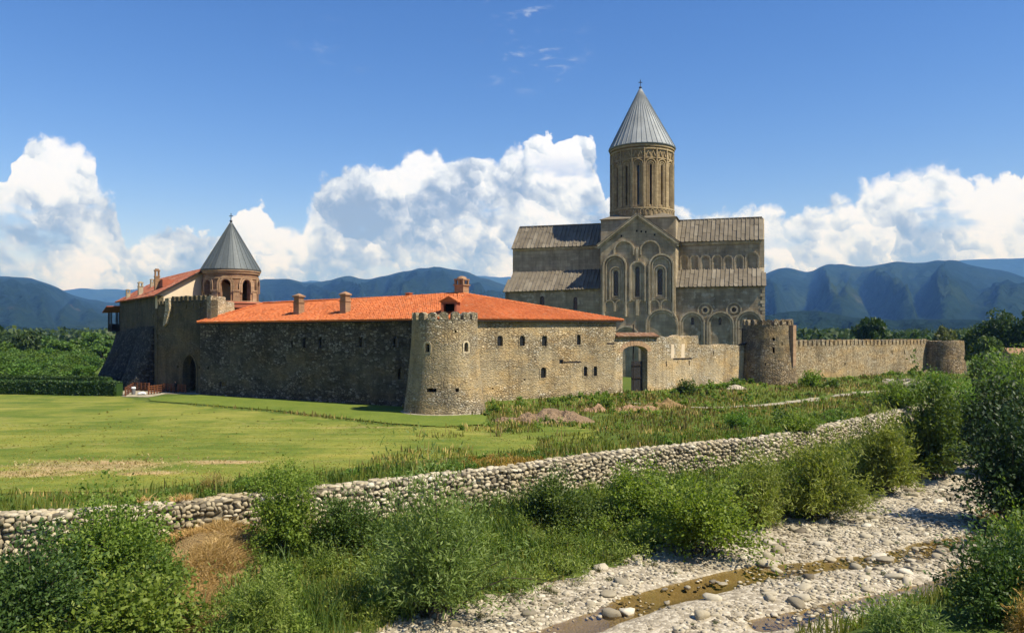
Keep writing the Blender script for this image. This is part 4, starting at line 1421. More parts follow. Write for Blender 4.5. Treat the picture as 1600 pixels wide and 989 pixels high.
for z, w_, d_ in ((34.8, 0.3, 0.42), (45.15, 0.2, 0.24), (47.1, 0.3, 0.3), (47.75, 0.4, 0.42)):
    m_ = MB()
    m_.lathe(DC, [(DR - 0.1, z - w_ / 2), (DR + d_, z - w_ / 2), (DR + d_, z + w_ / 2), (DR - 0.1, z + w_ / 2)], 64)
    m_.build('string_course', M['drum_trim'], drum)
for k in range(40):
    a = 2 * math.pi * k / 40
    ol = arch(-0.36, 0.36, 33.4, 34.5, 6)
    m_ = MB()
    m_.sweep([on_drum(a - s_ / DR, z, 0.22) for s_, z in ol], [Vector((math.sin(a), math.cos(a), 0))] * len(ol), 0.14, 0.14)
    m_.build('small_arch', M['drum_trim'], drum)
cr, ap = cone_roof(DC, 7.1, 48.25, 61.7, 40, M['zinc'], church, (CU.x * -0.35, CU.y * -0.35))
cross(ap - Vector((0, 0, 0.35)), 2.0, M['iron'], cr)

# ================================================================== front ranges
rng_ = thing('monastery_range', 'long stone range with a bright orange tiled hip roof at the corner', 'building', (CB.x, CB.y, 0))
ZE = 10.55
fl, LL = frame2(LW0, LW1)
fr_, LR = frame2(RW0, RW1)
hs = []
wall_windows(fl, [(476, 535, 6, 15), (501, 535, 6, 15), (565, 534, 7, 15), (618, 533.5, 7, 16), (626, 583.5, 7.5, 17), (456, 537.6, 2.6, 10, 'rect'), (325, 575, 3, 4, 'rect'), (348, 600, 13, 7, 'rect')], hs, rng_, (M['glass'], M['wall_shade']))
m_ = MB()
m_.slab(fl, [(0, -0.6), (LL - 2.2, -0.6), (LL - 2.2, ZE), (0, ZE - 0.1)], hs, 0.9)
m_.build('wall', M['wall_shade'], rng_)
hs = []
wall_windows(fr_, [(781, 532.5, 7.6, 15), (816, 532.5, 7.6, 15), (850.6, 532.5, 7.6, 15), (904, 530.7, 6, 14.5), (849, 582, 7.6, 15), (914.5, 580, 5.8, 14), (930, 580, 5.8, 14),
                   (877, 565, 6, 6, 'rect'), (820, 593, 2.4, 2.4, 'rect'), (770, 607, 2.4, 2.6, 'rect')], hs, rng_, (M['glass'], M['wall_lit']))
m_ = MB()
m_.slab(fr_, [(2.2, -0.6), (LR, -0.6), (LR, ZE + 0.1), (2.2, ZE)], hs, 0.9)
m_.build('wall', M['wall_lit'], rng_)
for px0, px1, py in [(880, 908, 566), (948, 960, 537)]:      # old beam slots
    s0, z = wall_sz(fr_, px0, py)
    s1, _ = wall_sz(fr_, px1, py)
    m_ = MB()
    m_.box(fr_.p((s0 + s1) / 2, z, 0.0), fr_.S * ((s1 - s0) / 2), fr_.N * 0.03, (0, 0, 0.09))
    m_.build('beam', M['wood_dark'], rng_)
EA, EB, EC = Vector((-45.35, 115.05, ZE - 0.15)), Vector((CB.x + 0.05, CB.y - 0.75, ZE - 0.05)), Vector((15.2, 109.3, ZE + 0.08))
R0, R1 = Vector((-37.2, 119.6, 13.3)), Vector((-6.0, 104.0, 13.9))
ED, EE = Vector((-39.5, 127.0, ZE)), Vector((3.5, 121.0, ZE))
rl, nl = tile_roof('roof', [EA, EB, R1, R0], 0.30, 0.42, M['tile'], rng_, seed=11)
rr2, nr = tile_roof('roof', [EB, EC, R1], 0.30, 0.42, M['tile'], rng_, seed=12)
tile_roof('roof', [ED, EA, R0], 0.30, 0.42, M['tile'], rng_, seed=13)
m_ = MB()
m_.add([EC, EE, ED, R0, R1], [(0, 1, 4), (1, 2, 3, 4)])
m_.build('rear_roof', M['tile'], rng_)
m_ = MB()
for a, b in ((Vector((RW1.x - 0.05, RW1.y + 0.02, 0)), Vector((3.2, 120.2, 0))), (Vector((3.2, 120.2, 0)), Vector((-39.2, 126.2, 0))), (Vector((-39.2, 126.2, 0)), Vector((LW0.x + 0.05, LW0.y + 0.1, 0)))):
    a, b = Vector(a), Vector(b)
    m_.quad((a.x, a.y, -0.5), (b.x, b.y, -0.5), (b.x, b.y, ZE - 0.1), (a.x, a.y, ZE - 0.1))
m_.build('rear_wall', M['wall_lit'], rng_)
ridge_cap([EB, R1, EC], 0.17, rng_, M['tile'])
ridge_cap([EA, R0, R1], 0.17, rng_, M['tile'])
for px, yt, yb, wp in [(467, 462, 492, 12.5), (539.5, 459, 491, 12.5)]:
    b = ray_plane(px, yb, EA, nl)
    chimney(b, wp * b.y / F * 0.95, (yb - yt) * b.y / F * 1.12, M['chimney'], rl, 'slab', rot=R(-31))
b = R1 + Vector((-0.55, 0.3, -0.25))
chimney(b, 1.35, 2.6, M['chimney'], rl, 'arcade', rot=R(-31))
b = ray_plane(639, 464, EA, nl)
chimney(b, 0.7, 0.6, M['tile'], rl, 'slab', rot=R(-31))
# hooded roof hatch behind the tower
dq_ = ray_plane(703, 490, EB, nl)
m_ = MB()
ux = Vector((0.99, -0.1, 0)).normalized()
uy = Vector((0.1, 0.99, 0)).normalized()
for sx in (-0.78, 0.78):
    m_.box(dq_ + ux * sx + Vector((0, 0, 0.4)) + uy * 0.6, ux * 0.13, uy * 1.3, (0, 0, 0.95))
m_.box(dq_ + Vector((0, 0, 1.25)) - uy * 0.6, ux * 0.9, uy * 0.1, (0, 0, 0.12))
hatch = m_.build('dormer', M['tile_old'], rng_)
m_ = MB()
m_.box(dq_ + uy * 0.9 + Vector((0, 0, 0.3)), ux * 0.66, uy * 0.1, (0, 0, 0.95))
m_.build('opening', M['dark'], hatch)
m_ = MB()
for sg in (-1, 1):
    a = dq_ - uy * 0.95 + Vector((0, 0, 1.95))
    c2 = dq_ - uy * 0.95 + ux * (sg * 1.15) + Vector((0, 0, 1.32))
    m_.add([a, c2, c2 + uy * 2.6, a + uy * 2.6, a + Vector((0, 0, .1)), c2 + Vector((0, 0, .1)), c2 + uy * 2.6 + Vector((0, 0, .1)), a + uy * 2.6 + Vector((0, 0, .1))],
           [(0, 1, 2, 3), (4, 5, 6, 7), (0, 1, 5, 4), (1, 2, 6, 5)], rnd.random())
m_.add([dq_ - uy * 0.75 + ux * -1.0 + Vector((0, 0, 1.35)), dq_ - uy * 0.75 + ux * 1.0 + Vector((0, 0, 1.35)), dq_ - uy * 0.75 + Vector((0, 0, 1.95))], [(0, 1, 2)])
m_.build('hood', M['tile'], hatch)
m_ = MB()
for a, b in ((EA, EB), (EB, EC)):
    d_ = (b - a).normalized()
    nn = Vector((d_.y, -d_.x, 0))
    m_.box((a + b) / 2 + Vector((0, 0, -0.24)) - nn * 0.25, (b - a) / 2, nn * 0.22, (0, 0, 0.06))
m_.build('eave_board', M['wood_dark'], rng_)

# ------------------------------------------------------------------ round towers
def round_tower(name, label, c, prof, mat, slots, nmer, mer, mkind, group='round wall towers'):
    t = thing(name, label, 'tower', (c.x, c.y, 0), group)
    hl = []
    for px, zc, w_, h_ in slots:
        r = float(np.interp(zc, [q[1] for q in prof], [q[0] for q in prof]))
        a = px_angle(c, r, px) % (2 * math.pi)
        hl.append((a - w_ / 2 / r, a + w_ / 2 / r, zc - h_ / 2, zc + h_ / 2))
    m_ = MB()
    pt = cyl_wall(m_, c, prof, 56, hl, 0.5)
    rt, zt = prof[-1]
    m_.lathe(c, [(rt, zt), (rt - 0.55, zt), (rt - 0.55, zt - 0.9), (0.0, zt - 0.9)], 56)
    m_.build('wall', mat, t)
    for h in hl:
        wd = niche(pt, h, 0.45, 'loophole', M['dark'], t)
        if h[3] - h[2] > 0.8 and name == 'corner_tower':
            r = float(np.interp(h[2], [q[1] for q in prof], [q[0] for q in prof]))
            fr = ring_frame(c, r - 0.02, (h[0] + h[1]) / 2)
            w2 = (h[1] - h[0]) * r / 2 + 0.12
            surround(fr, arch(-w2, w2, h[2] - 0.12, h[3] + 0.2, 8), 0.2, 0.06, M['church_trim'], wd)
    w_, h_, th = mer
    for k in range(nmer):
        a = 2 * math.pi * (k + 0.35) / nmer
        put_merlon(ring_frame(c, rt + 0.02, a), 0, zt - 0.03, w_, h_, th, mat, t, mkind)
    return t


t1 = round_tower('corner_tower', 'pale stone round corner tower with rounded battlements on the lawn', TA,
                 [(4.75, -0.6), (4.62, 0.0), (4.42, 1.4), (4.25, 2.6), (4.0, 4.6), (3.72, 8.0), (3.62, 10.3)], M['wall_tower'],
                 [(668, 7.25, 0.5, 0.85), (728, 7.3, 0.5, 0.9), (674, 2.75, 1.15, 0.42), (714.5, 2.75, 0.38, 0.42), (712, 9.0, 0.25, 0.25)], 17, (0.92, 0.85, 0.55), 'round')
m_ = MB()
m_.lathe(TA, [(5.0, -0.3), (5.0, 0.16), (4.6, 0.2)], 48, R(120), R(300))
m_.build('plinth', M['path'], t1)
t2 = round_tower('gate_tower', 'dark brown round tower with a brick chute between gate wall and long wall', T2,
                 [(4.75, -0.6), (4.6, 0.6), (4.3, 4.0), (4.0, 7.0), (3.85, 10.1)], M['wall_tower2'],
                 [(1209, 7.9, 0.4, 0.5), (1209, 6.2, 0.35, 0.9), (1196, 4.0, 0.15, 0.5), (1222, 7.2, 0.2, 0.6)], 19, (0.82, 0.95, 0.5), 'round')
a = px_angle(T2, 3.9, 1236)
fr = ring_frame(T2, 3.75, a)
m_ = MB()
m_.slab(fr, [(-0.55, 3.6), (0.5, 3.9), (0.55, 10.1), (-0.5, 10.1)], (), 0.9, 0.75)
m_.build('chute', M['brick_trim'], t2)
a = px_angle(T2, 3.85, 1164)
fr = ring_frame(T2, 3.6, a)
m_ = MB()                                    # timber canopy on the tower's shaded flank
m_.add([fr.p(-0.8, 7.2, 0.2), fr.p(0.8, 7.2, 0.2), fr.p(0.8, 6.6, 1.9), fr.p(-0.8, 6.6, 1.9), fr.p(-0.8, 7.35, 0.2), fr.p(0.8, 7.35, 0.2), fr.p(0.8, 6.75, 1.9), fr.p(-0.8, 6.75, 1.9)],
       [(3, 2, 1, 0), (4, 5, 6, 7), (0, 1, 5, 4), (2, 3, 7, 6), (1, 2, 6, 5), (3, 0, 4, 7)])
m_.tube([fr.p(0.3, 6.9, 0.9), fr.p(0.3, 9.6, 0.8)], 0.09)
m_.tube([fr.p(0.3, 9.4, 0.2), fr.p(0.3, 9.5, 1.4)], 0.08)
m_.build('canopy', M['wood_dark'], t2)
t3 = round_tower('end_tower', 'low round tower without battlements at the far end of the long wall', T3,
                 [(4.75, -0.6), (4.55, 0.8), (4.2, 4.0), (4.05, 6.9), (4.02, 7.1)], M['wall_tower2'], [], 0, (0.5, 0.5, 0.3), 'round')
m_ = MB()
for k in range(26):
    a = 2 * math.pi * (k + 0.5) / 26
    fr = ring_frame(T3, 4.0, a)
    m_.slab(fr, [(0.42, 7.05), (0.42, 7.15 + rnd.random() * 0.28), (-0.42, 7.15 + rnd.random() * 0.28), (-0.42, 7.05)], (), 0.55)
m_.build('broken_rim', M['wall_far'], t3)

# ------------------------------------------------------------------ gate wall
gate = thing('gate_wall', 'sunlit stone curtain wall pierced by an arched gateway', 'wall', (RW1.x, RW1.y, 0))
fg, LG = frame2(RW1, GW1)
g0, g1 = wall_s(fg, 972.8), wall_s(fg, 1011.6)
zt = wall_sz(fg, 992, 540)[1]
gout = [(g1, 0.05)] + [((g0 + g1) / 2 + (g1 - g0) / 2 * math.cos(t), zt - 0.85 + 0.85 * math.sin(t)) for t in [math.pi * i / 12 for i in range(13)]] + [(g0, 0.05)]
s27, s91 = wall_s(fg, 1027), wall_s(fg, 1091)
hs = [gout]
wall_windows(fg, [(1041, 568.5, 1.8, 8, 'rect'), (1077, 567.5, 1.8, 7, 'rect'), (1115, 551, 1.7, 6, 'rect'), (1059, 566, 1.4, 2, 'rect'), (1057, 582, 1.4, 1.6, 'rect')], hs, gate, (M['dark'], None))
top = [(s27, 8.55)]
for i in range(9):                           # broken wall top
    top.append((s27 + (s91 - s27) * (i + 0.5) / 9, 8.45 + rnd.uniform(-0.35, 0.3)))
top += [(s91 - 0.05, 8.5), (s91 + 0.1, 7.15)]
for i in range(10):
    top.append((s91 + (LG - s91) * (i + 1) / 10.5, 7.05 + rnd.uniform(-0.14, 0.1)))
m_ = MB()
m_.slab(fg, [(0, -0.6), (LG + 1, -0.6), (LG + 1, 6.9)] + top[::-1] + [(0, 8.45)], hs, 1.15)
m_.build('wall', M['wall_gate'], gate)
m_ = MB()                                    # arch ring of the gateway
for i in range(13):
    t0_, t1_ = math.pi * (i + 0.06) / 13, math.pi * (i + 0.94) / 13
    c_, rx = (g0 + g1) / 2, (g1 - g0) / 2
    q = []
    for t, k in ((t0_, 1.0), (t1_, 1.0), (t1_, 1.28), (t0_, 1.28)):
        q.append((c_ + rx * k * math.cos(t), zt - 0.85 + (0.85 + (k - 1) * rx) * math.sin(t)))
    m_.slab(fg, q, (), 0.3, 0.04)
m_.build('arch_ring', M['brick_trim'], gate)
tile_roof('coping_roof', [fg.p(-0.15, 8.4, 0.45), fg.p(s27 - 0.1, 8.4, 0.45), fg.p(s27 - 0.1, 8.85, -0.6), fg.p(-0.15, 8.85, -0.6)], 0.3, 0.42, M['coping'], gate, seed=19)
m_ = MB()
m_.box(fg.p(s27 / 2, 8.28, 0.2), fg.S * (s27 / 2), fg.N * 0.18, (0, 0, 0.06))
m_.build('eave_board', M['wood_dark'], gate)
for a, b, z0, z1, mt in [(wall_s(fg, 1052), wall_s(fg, 1081), 5.0, 5.16, 'wood_dark')]:
    m_ = MB()
    m_.box(fg.p((a + b) / 2, (z0 + z1) / 2, 0.0), fg.S * ((b - a) / 2), fg.N * 0.05, (0, 0, 0.09))
    m_.build('beam', M[mt], gate)
for px0, px1 in [(1048, 1053), (1064, 1069.5)]:              # pale plaster strips of a lost building
    a, b = wall_s(fg, px0), wall_s(fg, px1)
    m_ = MB()
    m_.slab(fg, [(a, 5.2), (b, 5.2), (b + 0.05, 7.2), (a + 0.1, 7.25)], (), 0.05, 0.025)
    m_.build('plaster_strip', M['cream'], gate)
# door leaf standing half open in the gateway
door = thing('gate_door', 'dark timber door leaf standing open in the arched gateway', 'door', fg.p(g1 - 0.15, 0.1, -0.9))
fd = Fr(fg.p(g1 - 0.1, 0.1, -0.85) - (fg.S * 1.75 + fg.N * 0.5), fg.S * 1.75 + fg.N * 0.5)
for i in range(6):
    m_ = MB()
    x0, x1 = 0.02 + i * 0.3, 0.30 + i * 0.3
    m_.slab(fd, [(x0, 0.02), (x1, 0.02), (x1, 4.9), (x0, 4.9)], (), 0.09, rnd.uniform(-0.01, 0.01))
    m_.build('plank', M['wood_gate'], door)
for z in (0.7, 2.5, 4.3):
    m_ = MB()
    m_.box(fd.p(0.9, z, 0.06), fd.S * 0.85, fd.N * 0.04, (0, 0, 0.09))
    m_.build('brace', M['wood_dark'], door)
m_ = MB()
m_.box(fg.p((g0 + g1) / 2 + 0.5, 5.05, -0.8), fg.S * 0.06, fg.N * 0.06, (0, 0, 5.0))
m_.build('door_post', M['wood_dark'], door)

# ------------------------------------------------------------------ long battlemented wall
far = thing('curtain_wall', 'long brown stone wall with a row of merlons running to the end tower', 'wall', (FW0.x, FW0.y, 0))
ff, LF = frame2(FW0, FW1)
hs = []
wall_windows(ff, [(1394, 550.5, 1.6, 6, 'rect'), (1413, 550.5, 1.6, 6, 'rect'), (1431, 550, 1.6, 6, 'rect'), (1320.5, 568.5, 3, 3.4, 'rect')], hs, far, (M['dark'], None))
ZW = 6.55
m_ = MB()
m_.slab(ff, [(0, -0.8), (LF, -0.8), (LF, ZW + 0.05), (0, ZW)], hs, 1.1)
m_.build('wall', M['wall_far'], far)
NM = 40
for k in range(NM):
    put_merlon(ff, (k + 0.5) * LF / NM, ZW - 0.02, LF / NM * 0.68, 1.15, 0.55, M['wall_far'], far, 'flat')
m_ = MB()
m_.slab(ff, [(LF - 3.0, 0.0), (LF - 0.3, 0.0), (LF - 0.3, 1.9), (LF - 0.9, 2.0)], (), 0.5, 0.8)
m_.build('buttress', M['wall_tower2'], far)
# ================================================================== gatehouse, keep and bell tower
gh = thing('gatehouse', 'shaded stone gatehouse with pointed portal and a row of merlons', 'gatehouse', (-50, 118.5, 0))
GDIR = (LW0 - LW1).normalized()
q1 = LW0 + GDIR * 0.02 + Vector((0.525, 0.851)) * 0.9 + Vector((0.851, -0.525)) * 1.2     # right end, tucked behind the range
q0 = LW0 + GDIR * 11.6 + Vector((0.525, 0.851)) * 0.9
fq, LQ = frame2(q0, q1)
sp0, sp1 = wall_s(fq, 286.0), wall_s(fq, 307.0)
ztp = wall_sz(fq, 296, 554.5)[1]
hs = [arch(sp0, sp1, 0.02, ztp, 14, True)]
wall_windows(fq, [(291, 479, 1.6, 7, 'rect'), (302, 478, 1.6, 7, 'rect'), (314, 477, 1.6, 8, 'rect'), (270, 484, 1.6, 8, 'rect'), (278, 573, 2.4, 3.5, 'rect'), (311, 574, 2.4, 3.5, 'rect'), (258, 486, 1.5, 7, 'rect')], hs, gh, (M['dark'], None))
ZG = 13.25
m_ = MB()
m_.slab(fq, [(0, -0.6), (LQ, -0.6), (LQ, ZG + 0.4), (3.2, ZG + 0.15), (3.0, ZG - 0.2), (0, ZG - 0.45)], hs, 1.2)
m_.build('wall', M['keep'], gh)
m_ = MB()
m_.slab(fq, [(a, z) for a, z in arch(sp0 - 0.4, sp1 + 0.4, 0.0, ztp + 0.5, 14, True)], (), 0.1, -3.2)
m_.build('passage_end', M['dark'], gh)
m_ = MB()
surround(fq, arch(sp0 - 0.12, sp1 + 0.12, 0.02, ztp + 0.15, 14, True), 0.3, 0.10, M['keep'], gh, 'arch_ring', False)
for k in range(9):
    put_merlon(fq, 3.5 + (k + 0.5) * (LQ - 3.6) / 9, ZG + 0.15, 0.62, 0.95, 0.5, M['keep'], gh, 'flat')
for k in range(3):
    put_merlon(fq, 0.35 + k * 0.85, ZG - 0.45, 0.58, 0.9, 0.5, M['keep'], gh, 'flat')
m_ = MB()                                    # worn rib between the two lengths of battlement
m_.slab(fq, [(2.2, ZG - 3.4), (2.9, ZG - 3.0), (3.7, ZG - 0.9), (3.6, ZG + 0.9), (2.7, ZG + 0.8), (2.75, ZG - 0.8)], (), 0.6, 0.42)
m_.build('buttress', M['wall_gate'], gh)
m_ = MB()                                    # sunlit flank
fs_ = Fr(q1, (0.525, 0.851))
m_.slab(fs_, [(0, -0.5), (7.5, -0.5), (7.5, ZG - 1.3), (4.2, ZG - 1.25), (4.1, ZG + 0.2), (2.6, ZG + 0.25), (2.55, ZG + 0.9), (0, ZG + 0.95)], (), 0.9)
m_.build('flank_wall', M['wall_gate'], gh)
m_ = MB()
m_.add([fq.p(0, ZG - 0.6, -1.0), fq.p(LQ, ZG - 0.6, -1.0), fq.p(LQ, ZG - 0.6, -8), fq.p(0, ZG - 0.6, -8)], [(0, 1, 2, 3)])
m_.slab(Fr(fq.p(0, 0, 0), (-0.525, -0.851)), [(-8, -0.5), (0, -0.5), (0, ZG - 0.5), (-8, ZG - 0.5)], (), 0.6)
m_.build('roof_deck', M['keep'], gh)
# rubble heap of old tiles on the deck
m_ = MB()
for k in range(70):
    a = fq.p(4.2 + rnd.random() * 5.5, ZG - 0.4 + rnd.random() * 1.4, -2.2 - rnd.random() * 1.8)
    m_.box(a, Vector((rnd.uniform(.15, .32), rnd.uniform(-.1, .1), rnd.uniform(-.1, .1))), Vector((rnd.uniform(-.1, .1), rnd.uniform(.15, .3), 0)), Vector((0, 0, rnd.uniform(.03, .08))), rnd.random())
m_.build('tile_heap', M['tile_old'], gh, kind='stuff')

bell = thing('bell_tower', 'round brick bell tower with arched openings and dark conical roof', 'tower', (0, 0, 0), 'towers with conical roofs')
BC = Vector(Pz(361, 521, 129.0)[:2])
bell.location = (BC.x, BC.y, 0)
def zb(py, Y=125.0):
    return H + (YH - py) / F * Y
BR = 4.25
hl = []
acb = cam_angle(BC)
for k in range(-2, 3):
    a = (acb + R(11) - R(44 * k)) % (2 * math.pi)
    hl.append((a - 0.175, a + 0.175, zb(470), zb(436.5)))
m_ = MB()
pt = cyl_wall(m_, BC, [(BR, 8.0), (BR, zb(470)), (BR, zb(424)), (BR + 0.1, zb(420))], 48, hl, 0.75)
bw = m_.build('wall', M['brick'], bell)
for h in hl:
    a = (h[0] + h[1]) / 2
    fr = ring_frame(BC, BR - 0.02, a)
    w2 = 0.175 * BR
    m_ = MB()                                # spandrel that turns the opening into an arch
    top_ = [(-w2, h[3] - 0.1)] + [(w2 * math.cos(t), h[3] - 1.05 + 1.0 * math.sin(t)) for t in [math.pi - math.pi * i / 10 for i in range(11)]] + [(w2, h[3] - 0.1), (w2, h[3] + 0.25), (-w2, h[3] + 0.25)]
    m_.slab(fr, top_[::-1], (), 0.5, 0.0)
    m_.build('spandrel', M['brick'], bell)
    for g_, dp in ((0.16, 0.10), (0.46, 0.05)):
        surround(fr, arch(-w2 - g_, w2 + g_, h[2] + 1.3, h[3] + g_, 12), 0.24, dp, M['brick_trim'], bell, 'arch_ring', False)
    b_ = a + math.pi / 8
    fr = ring_frame(BC, BR - 0.02, b_)
    m_ = MB()
    m_.slab(fr, [(-0.5, h[2]), (0.5, h[2]), (0.5, h[2] + 1.5), (-0.5, h[2] + 1.5)], (), 0.3, 0.16)
    m_.slab(fr, [(-0.62, h[2] + 1.5), (0.62, h[2] + 1.5), (0.62, h[2] + 1.75), (-0.62, h[2] + 1.75)], (), 0.3, 0.26)
    m_.build('pier', M['brick_trim'], bell)
for z, w_, d_ in ((zb(434), 0.2, 0.12), (zb(425), 0.35, 0.2), (zb(421.5), 0.35, 0.36), (zb(471.5), 0.35, 0.3)):
    m_ = MB()
    m_.lathe(BC, [(BR - 0.1, z - w_ / 2), (BR + d_, z - w_ / 2), (BR + d_, z + w_ / 2), (BR - 0.1, z + w_ / 2)], 56)
    m_.build('string_course', M['brick_trim'], bell)
m_ = MB()
m_.lathe(BC, [(BR - 0.7, zb(471)), (0.0, zb(471))], 40)
m_.lathe(BC, [(BR - 0.7, zb(424)), (0.0, zb(424))], 40)
m_.build('floor', M['dark'], bell)
tile_pts = [(BC.x + 6.2 * math.sin(t), BC.y + 6.2 * math.cos(t), zb(473.5)) for t in (acb + R(50), acb, acb - R(55))]
m_ = MB()
m_.lathe(BC, [(BR + 2.3, zb(474.5)), (BR + 0.05, zb(471))], 40, acb - R(80), acb + R(20))
m_.lathe(BC, [(BR + 2.2, zb(476)), (BR + 2.2, 8.0)], 40, acb - R(80), acb + R(20))
m_.build('skirt_roof', M['tile_old'], bell)
cr, ap = cone_roof(BC, 4.62, zb(419.5), zb(346, 129), 28, M['lead'], bell)
cross(ap - Vector((0, 0, 0.2)), 1.5, M['iron'], cr)

# ------------------------------------------------------------------ keep with the balcony
keep = thing('keep_house', 'shaded stone keep with red roof, cream gable and sloping buttresses', 'house', (-60, 130, 0))
k1, k0 = Vector((-54.0, 121.8)), Vector((-71.6, 146.0))
fk, LK = frame2(k0, k1)
ZK = 14.6
hs = []
wall_windows(fk, [(211, 497, 1.6, 9, 'rect'), (227.5, 494, 1.6, 9, 'rect'), (240, 492, 1.6, 8, 'rect'), (199, 500, 1.5, 8, 'rect')], hs, keep, (M['dark'], None))
m_ = MB()
m_.slab(fk, [(0, -0.6), (LK, -0.6), (LK, ZK), (0, ZK)], hs, 0.9)
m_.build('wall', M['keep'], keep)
# gable wall turned to the sun
gd = Vector((0.62, 0.785)).normalized()
fgab = Fr(k1, gd)
WG = 8.0
ZR = 19.1
m_ = MB()
m_.slab(fgab, [(0, 12.6), (2 * WG, 12.6), (2 * WG, ZK), (WG, ZR), (0, ZK)], (), 0.6)
m_.build('gable_wall', M['cream'], keep)
m_ = MB()
m_.slab(fgab, [(0, 0), (2 * WG, 0), (2 * WG, 12.6), (0, 12.6)], (), 0.6)
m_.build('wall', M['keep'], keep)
kb = k0 + gd * 2 * WG
m_ = MB()
m_.slab(Fr(kb, -gd), [(0, 0), (2 * WG, 0), (2 * WG, ZK), (WG, ZR), (0, ZK)], (), 0.6)
m_.build('gable_wall', M['keep'], keep)
e0 = Vector((k0.x, k0.y, ZK - 0.1)) - Vector((gd.x, gd.y, 0)) * 0.7 - fk.S * 0.5
e1 = Vector((k1.x, k1.y, ZK - 0.1)) - Vector((gd.x, gd.y, 0)) * 0.7 + fk.S * 0.7
g3 = Vector((gd.x, gd.y, 0))
rk, nk = tile_roof('roof', [e0, e1, e1 + g3 * (WG + 0.7) + Vector((0, 0, ZR - ZK + 0.25)), e0 + g3 * (WG + 0.7) + Vector((0, 0, ZR - ZK + 0.25))], 0.32, 0.45, M['tile_old'], keep, seed=23)
m_ = MB()
m_.add([e1 + g3 * (WG + 0.7) + Vector((0, 0, ZR - ZK + 0.2)), e0 + g3 * (WG + 0.7) + Vector((0, 0, ZR - ZK + 0.2)), e0 + g3 * (2 * WG + 1.4), e1 + g3 * (2 * WG + 1.4)], [(0, 1, 2, 3)])
m_.build('rear_roof', M['tile_old'], keep)
m_ = MB()
m_.box((e1 + e1 + g3 * (WG + 0.7) + Vector((0, 0, ZR - ZK + 0.25))) / 2 + Vector((0, 0, -0.1)), (g3 * (WG + 0.7) + Vector((0, 0, ZR - ZK + 0.25))) / 2, fk.S * 0.04, (0, 0, 0.16))
m_.build('verge_board', M['wood_dark'], keep)
for px, yt, yb, wp, cp, mt in [(200, 452, 466, 5.5, 'open', 'chimney_pale'), (219.5, 440, 461, 6.5, 'open', 'chimney_pale'), (238, 436, 449, 5.5, 'open', 'chimney_pale'), (245.3, 420, 453, 6.5, 'open', 'chimney')]:
    b = ray_plane(px, yb, e0, nk)
    if b.y < 115 or b.y > 165:
        b = Pz(px, yb, 138)
    chimney(b, wp * b.y / F * 1.05, (yb - yt) * b.y / F, M[mt], rk, cp, rot=R(-54))
b = ray_plane(261, 446, e0, nk)
m_ = MB()
m_.box(b + Vector((0, 0, 0.3)), fk.S * 1.0, g3 * 1.0, (0, 0, 0.6))
m_.build('dormer', M['tile_old'], rk)
# battered buttresses
Nk = fk.N
for i, (a, b_, zt, thick) in enumerate([(-1.2, 8.3, 9.2, 4.6), (8.5, 17.2, 9.6, 4.4), (17.4, LK - 2.0, 9.9, 4.0)]):
    m_ = MB()
    seg = 9
    for k in range(seg):
        s0, s1 = a + (b_ - a) * k / seg, a + (b_ - a) * (k + 1) / seg
        def dep(s_, z):
            t = (s_ - a) / (b_ - a)
            return (thick * (1 - z / (zt + 0.6)) ** 1.15) * (0.42 + 0.58 * math.sin(math.pi * min(1.0, max(0.0, t))) ** 0.6) + 0.05 + 0.25 * (1 - t)
        zs_ = [-0.6, 1.5, 3.5, 5.5, 7.5, zt]
        for z0, z1 in zip(zs_[:-1], zs_[1:]):
            m_.quad(fk.p(s0, z0, dep(s0, max(z0, 0))), fk.p(s1, z0, dep(s1, max(z0, 0))), fk.p(s1, z1, dep(s1, z1)), fk.p(s0, z1, dep(s0, z1)))
        for s_, flip in ((a, True), (b_, False)):
            if k == 0:
                for z0, z1 in zip(zs_[:-1], zs_[1:]):
                    q = [fk.p(s_, z0, -0.1), fk.p(s_, z0, dep(s_, max(z0, 0))), fk.p(s_, z1, dep(s_, z1)), fk.p(s_, z1, -0.1)]
                    m_.quad(*(q[::-1] if flip else q))
    m_.build('buttress', M['buttress'], keep)
# timber balcony on the far corner
balc = MB()
bo = fk.p(-0.3, 0, 0.0)
fb = Fr(bo, -Vector((gd.x, gd.y)))
def bb(s0, s1, z0, z1, n0, n1, m2):
    m2.box(bo + fk.S * ((s0 + s1) / 2) + fk.N * ((n0 + n1) / 2) + Vector((0, 0, (z0 + z1) / 2)), fk.S * ((s1 - s0) / 2), fk.N * ((n1 - n0) / 2), (0, 0, (z1 - z0) / 2))
bb(-3.2, 0.4, 9.15, 9.4, -5, 1.4, balc)
bal = balc.build('balcony', M['wood_dark'], keep)
for s_ in (-3.1, -1.6, 0.1):
    for n_2 in (-4.8, -2.4, 0.0, 1.3):
        m_ = MB()
        bb(s_ - 0.09, s_ + 0.09, 9.4, 12.7, n_2 - 0.09, n_2 + 0.09, m_)
        m_.build('post', M['wood_dark'], bal)
m_ = MB()
for n_2 in (1.3, -4.8):
    bb(-3.1, 0.1, 10.45, 10.58, n_2 - 0.06, n_2 + 0.06, m_)
bb(-3.16, -3.04, 10.45, 10.58, -4.8, 1.3, m_)
bb(-3.16, -3.04, 9.4, 10.45, -4.8, 1.3, m_)
for k in range(4):
    x0, x1 = -3.0 + k * 0.78, -3.0 + (k + 1) * 0.78
    for u0, u1 in ((x0, x1), (x1, x0)):
        m_.tube([bo + fk.S * u0 + fk.N * 1.3 + Vector((0, 0, 9.45)), bo + fk.S * u1 + fk.N * 1.3 + Vector((0, 0, 10.45))], 0.05, 4)
m_.build('railing', M['wood_dark'], bal)
m_ = MB()
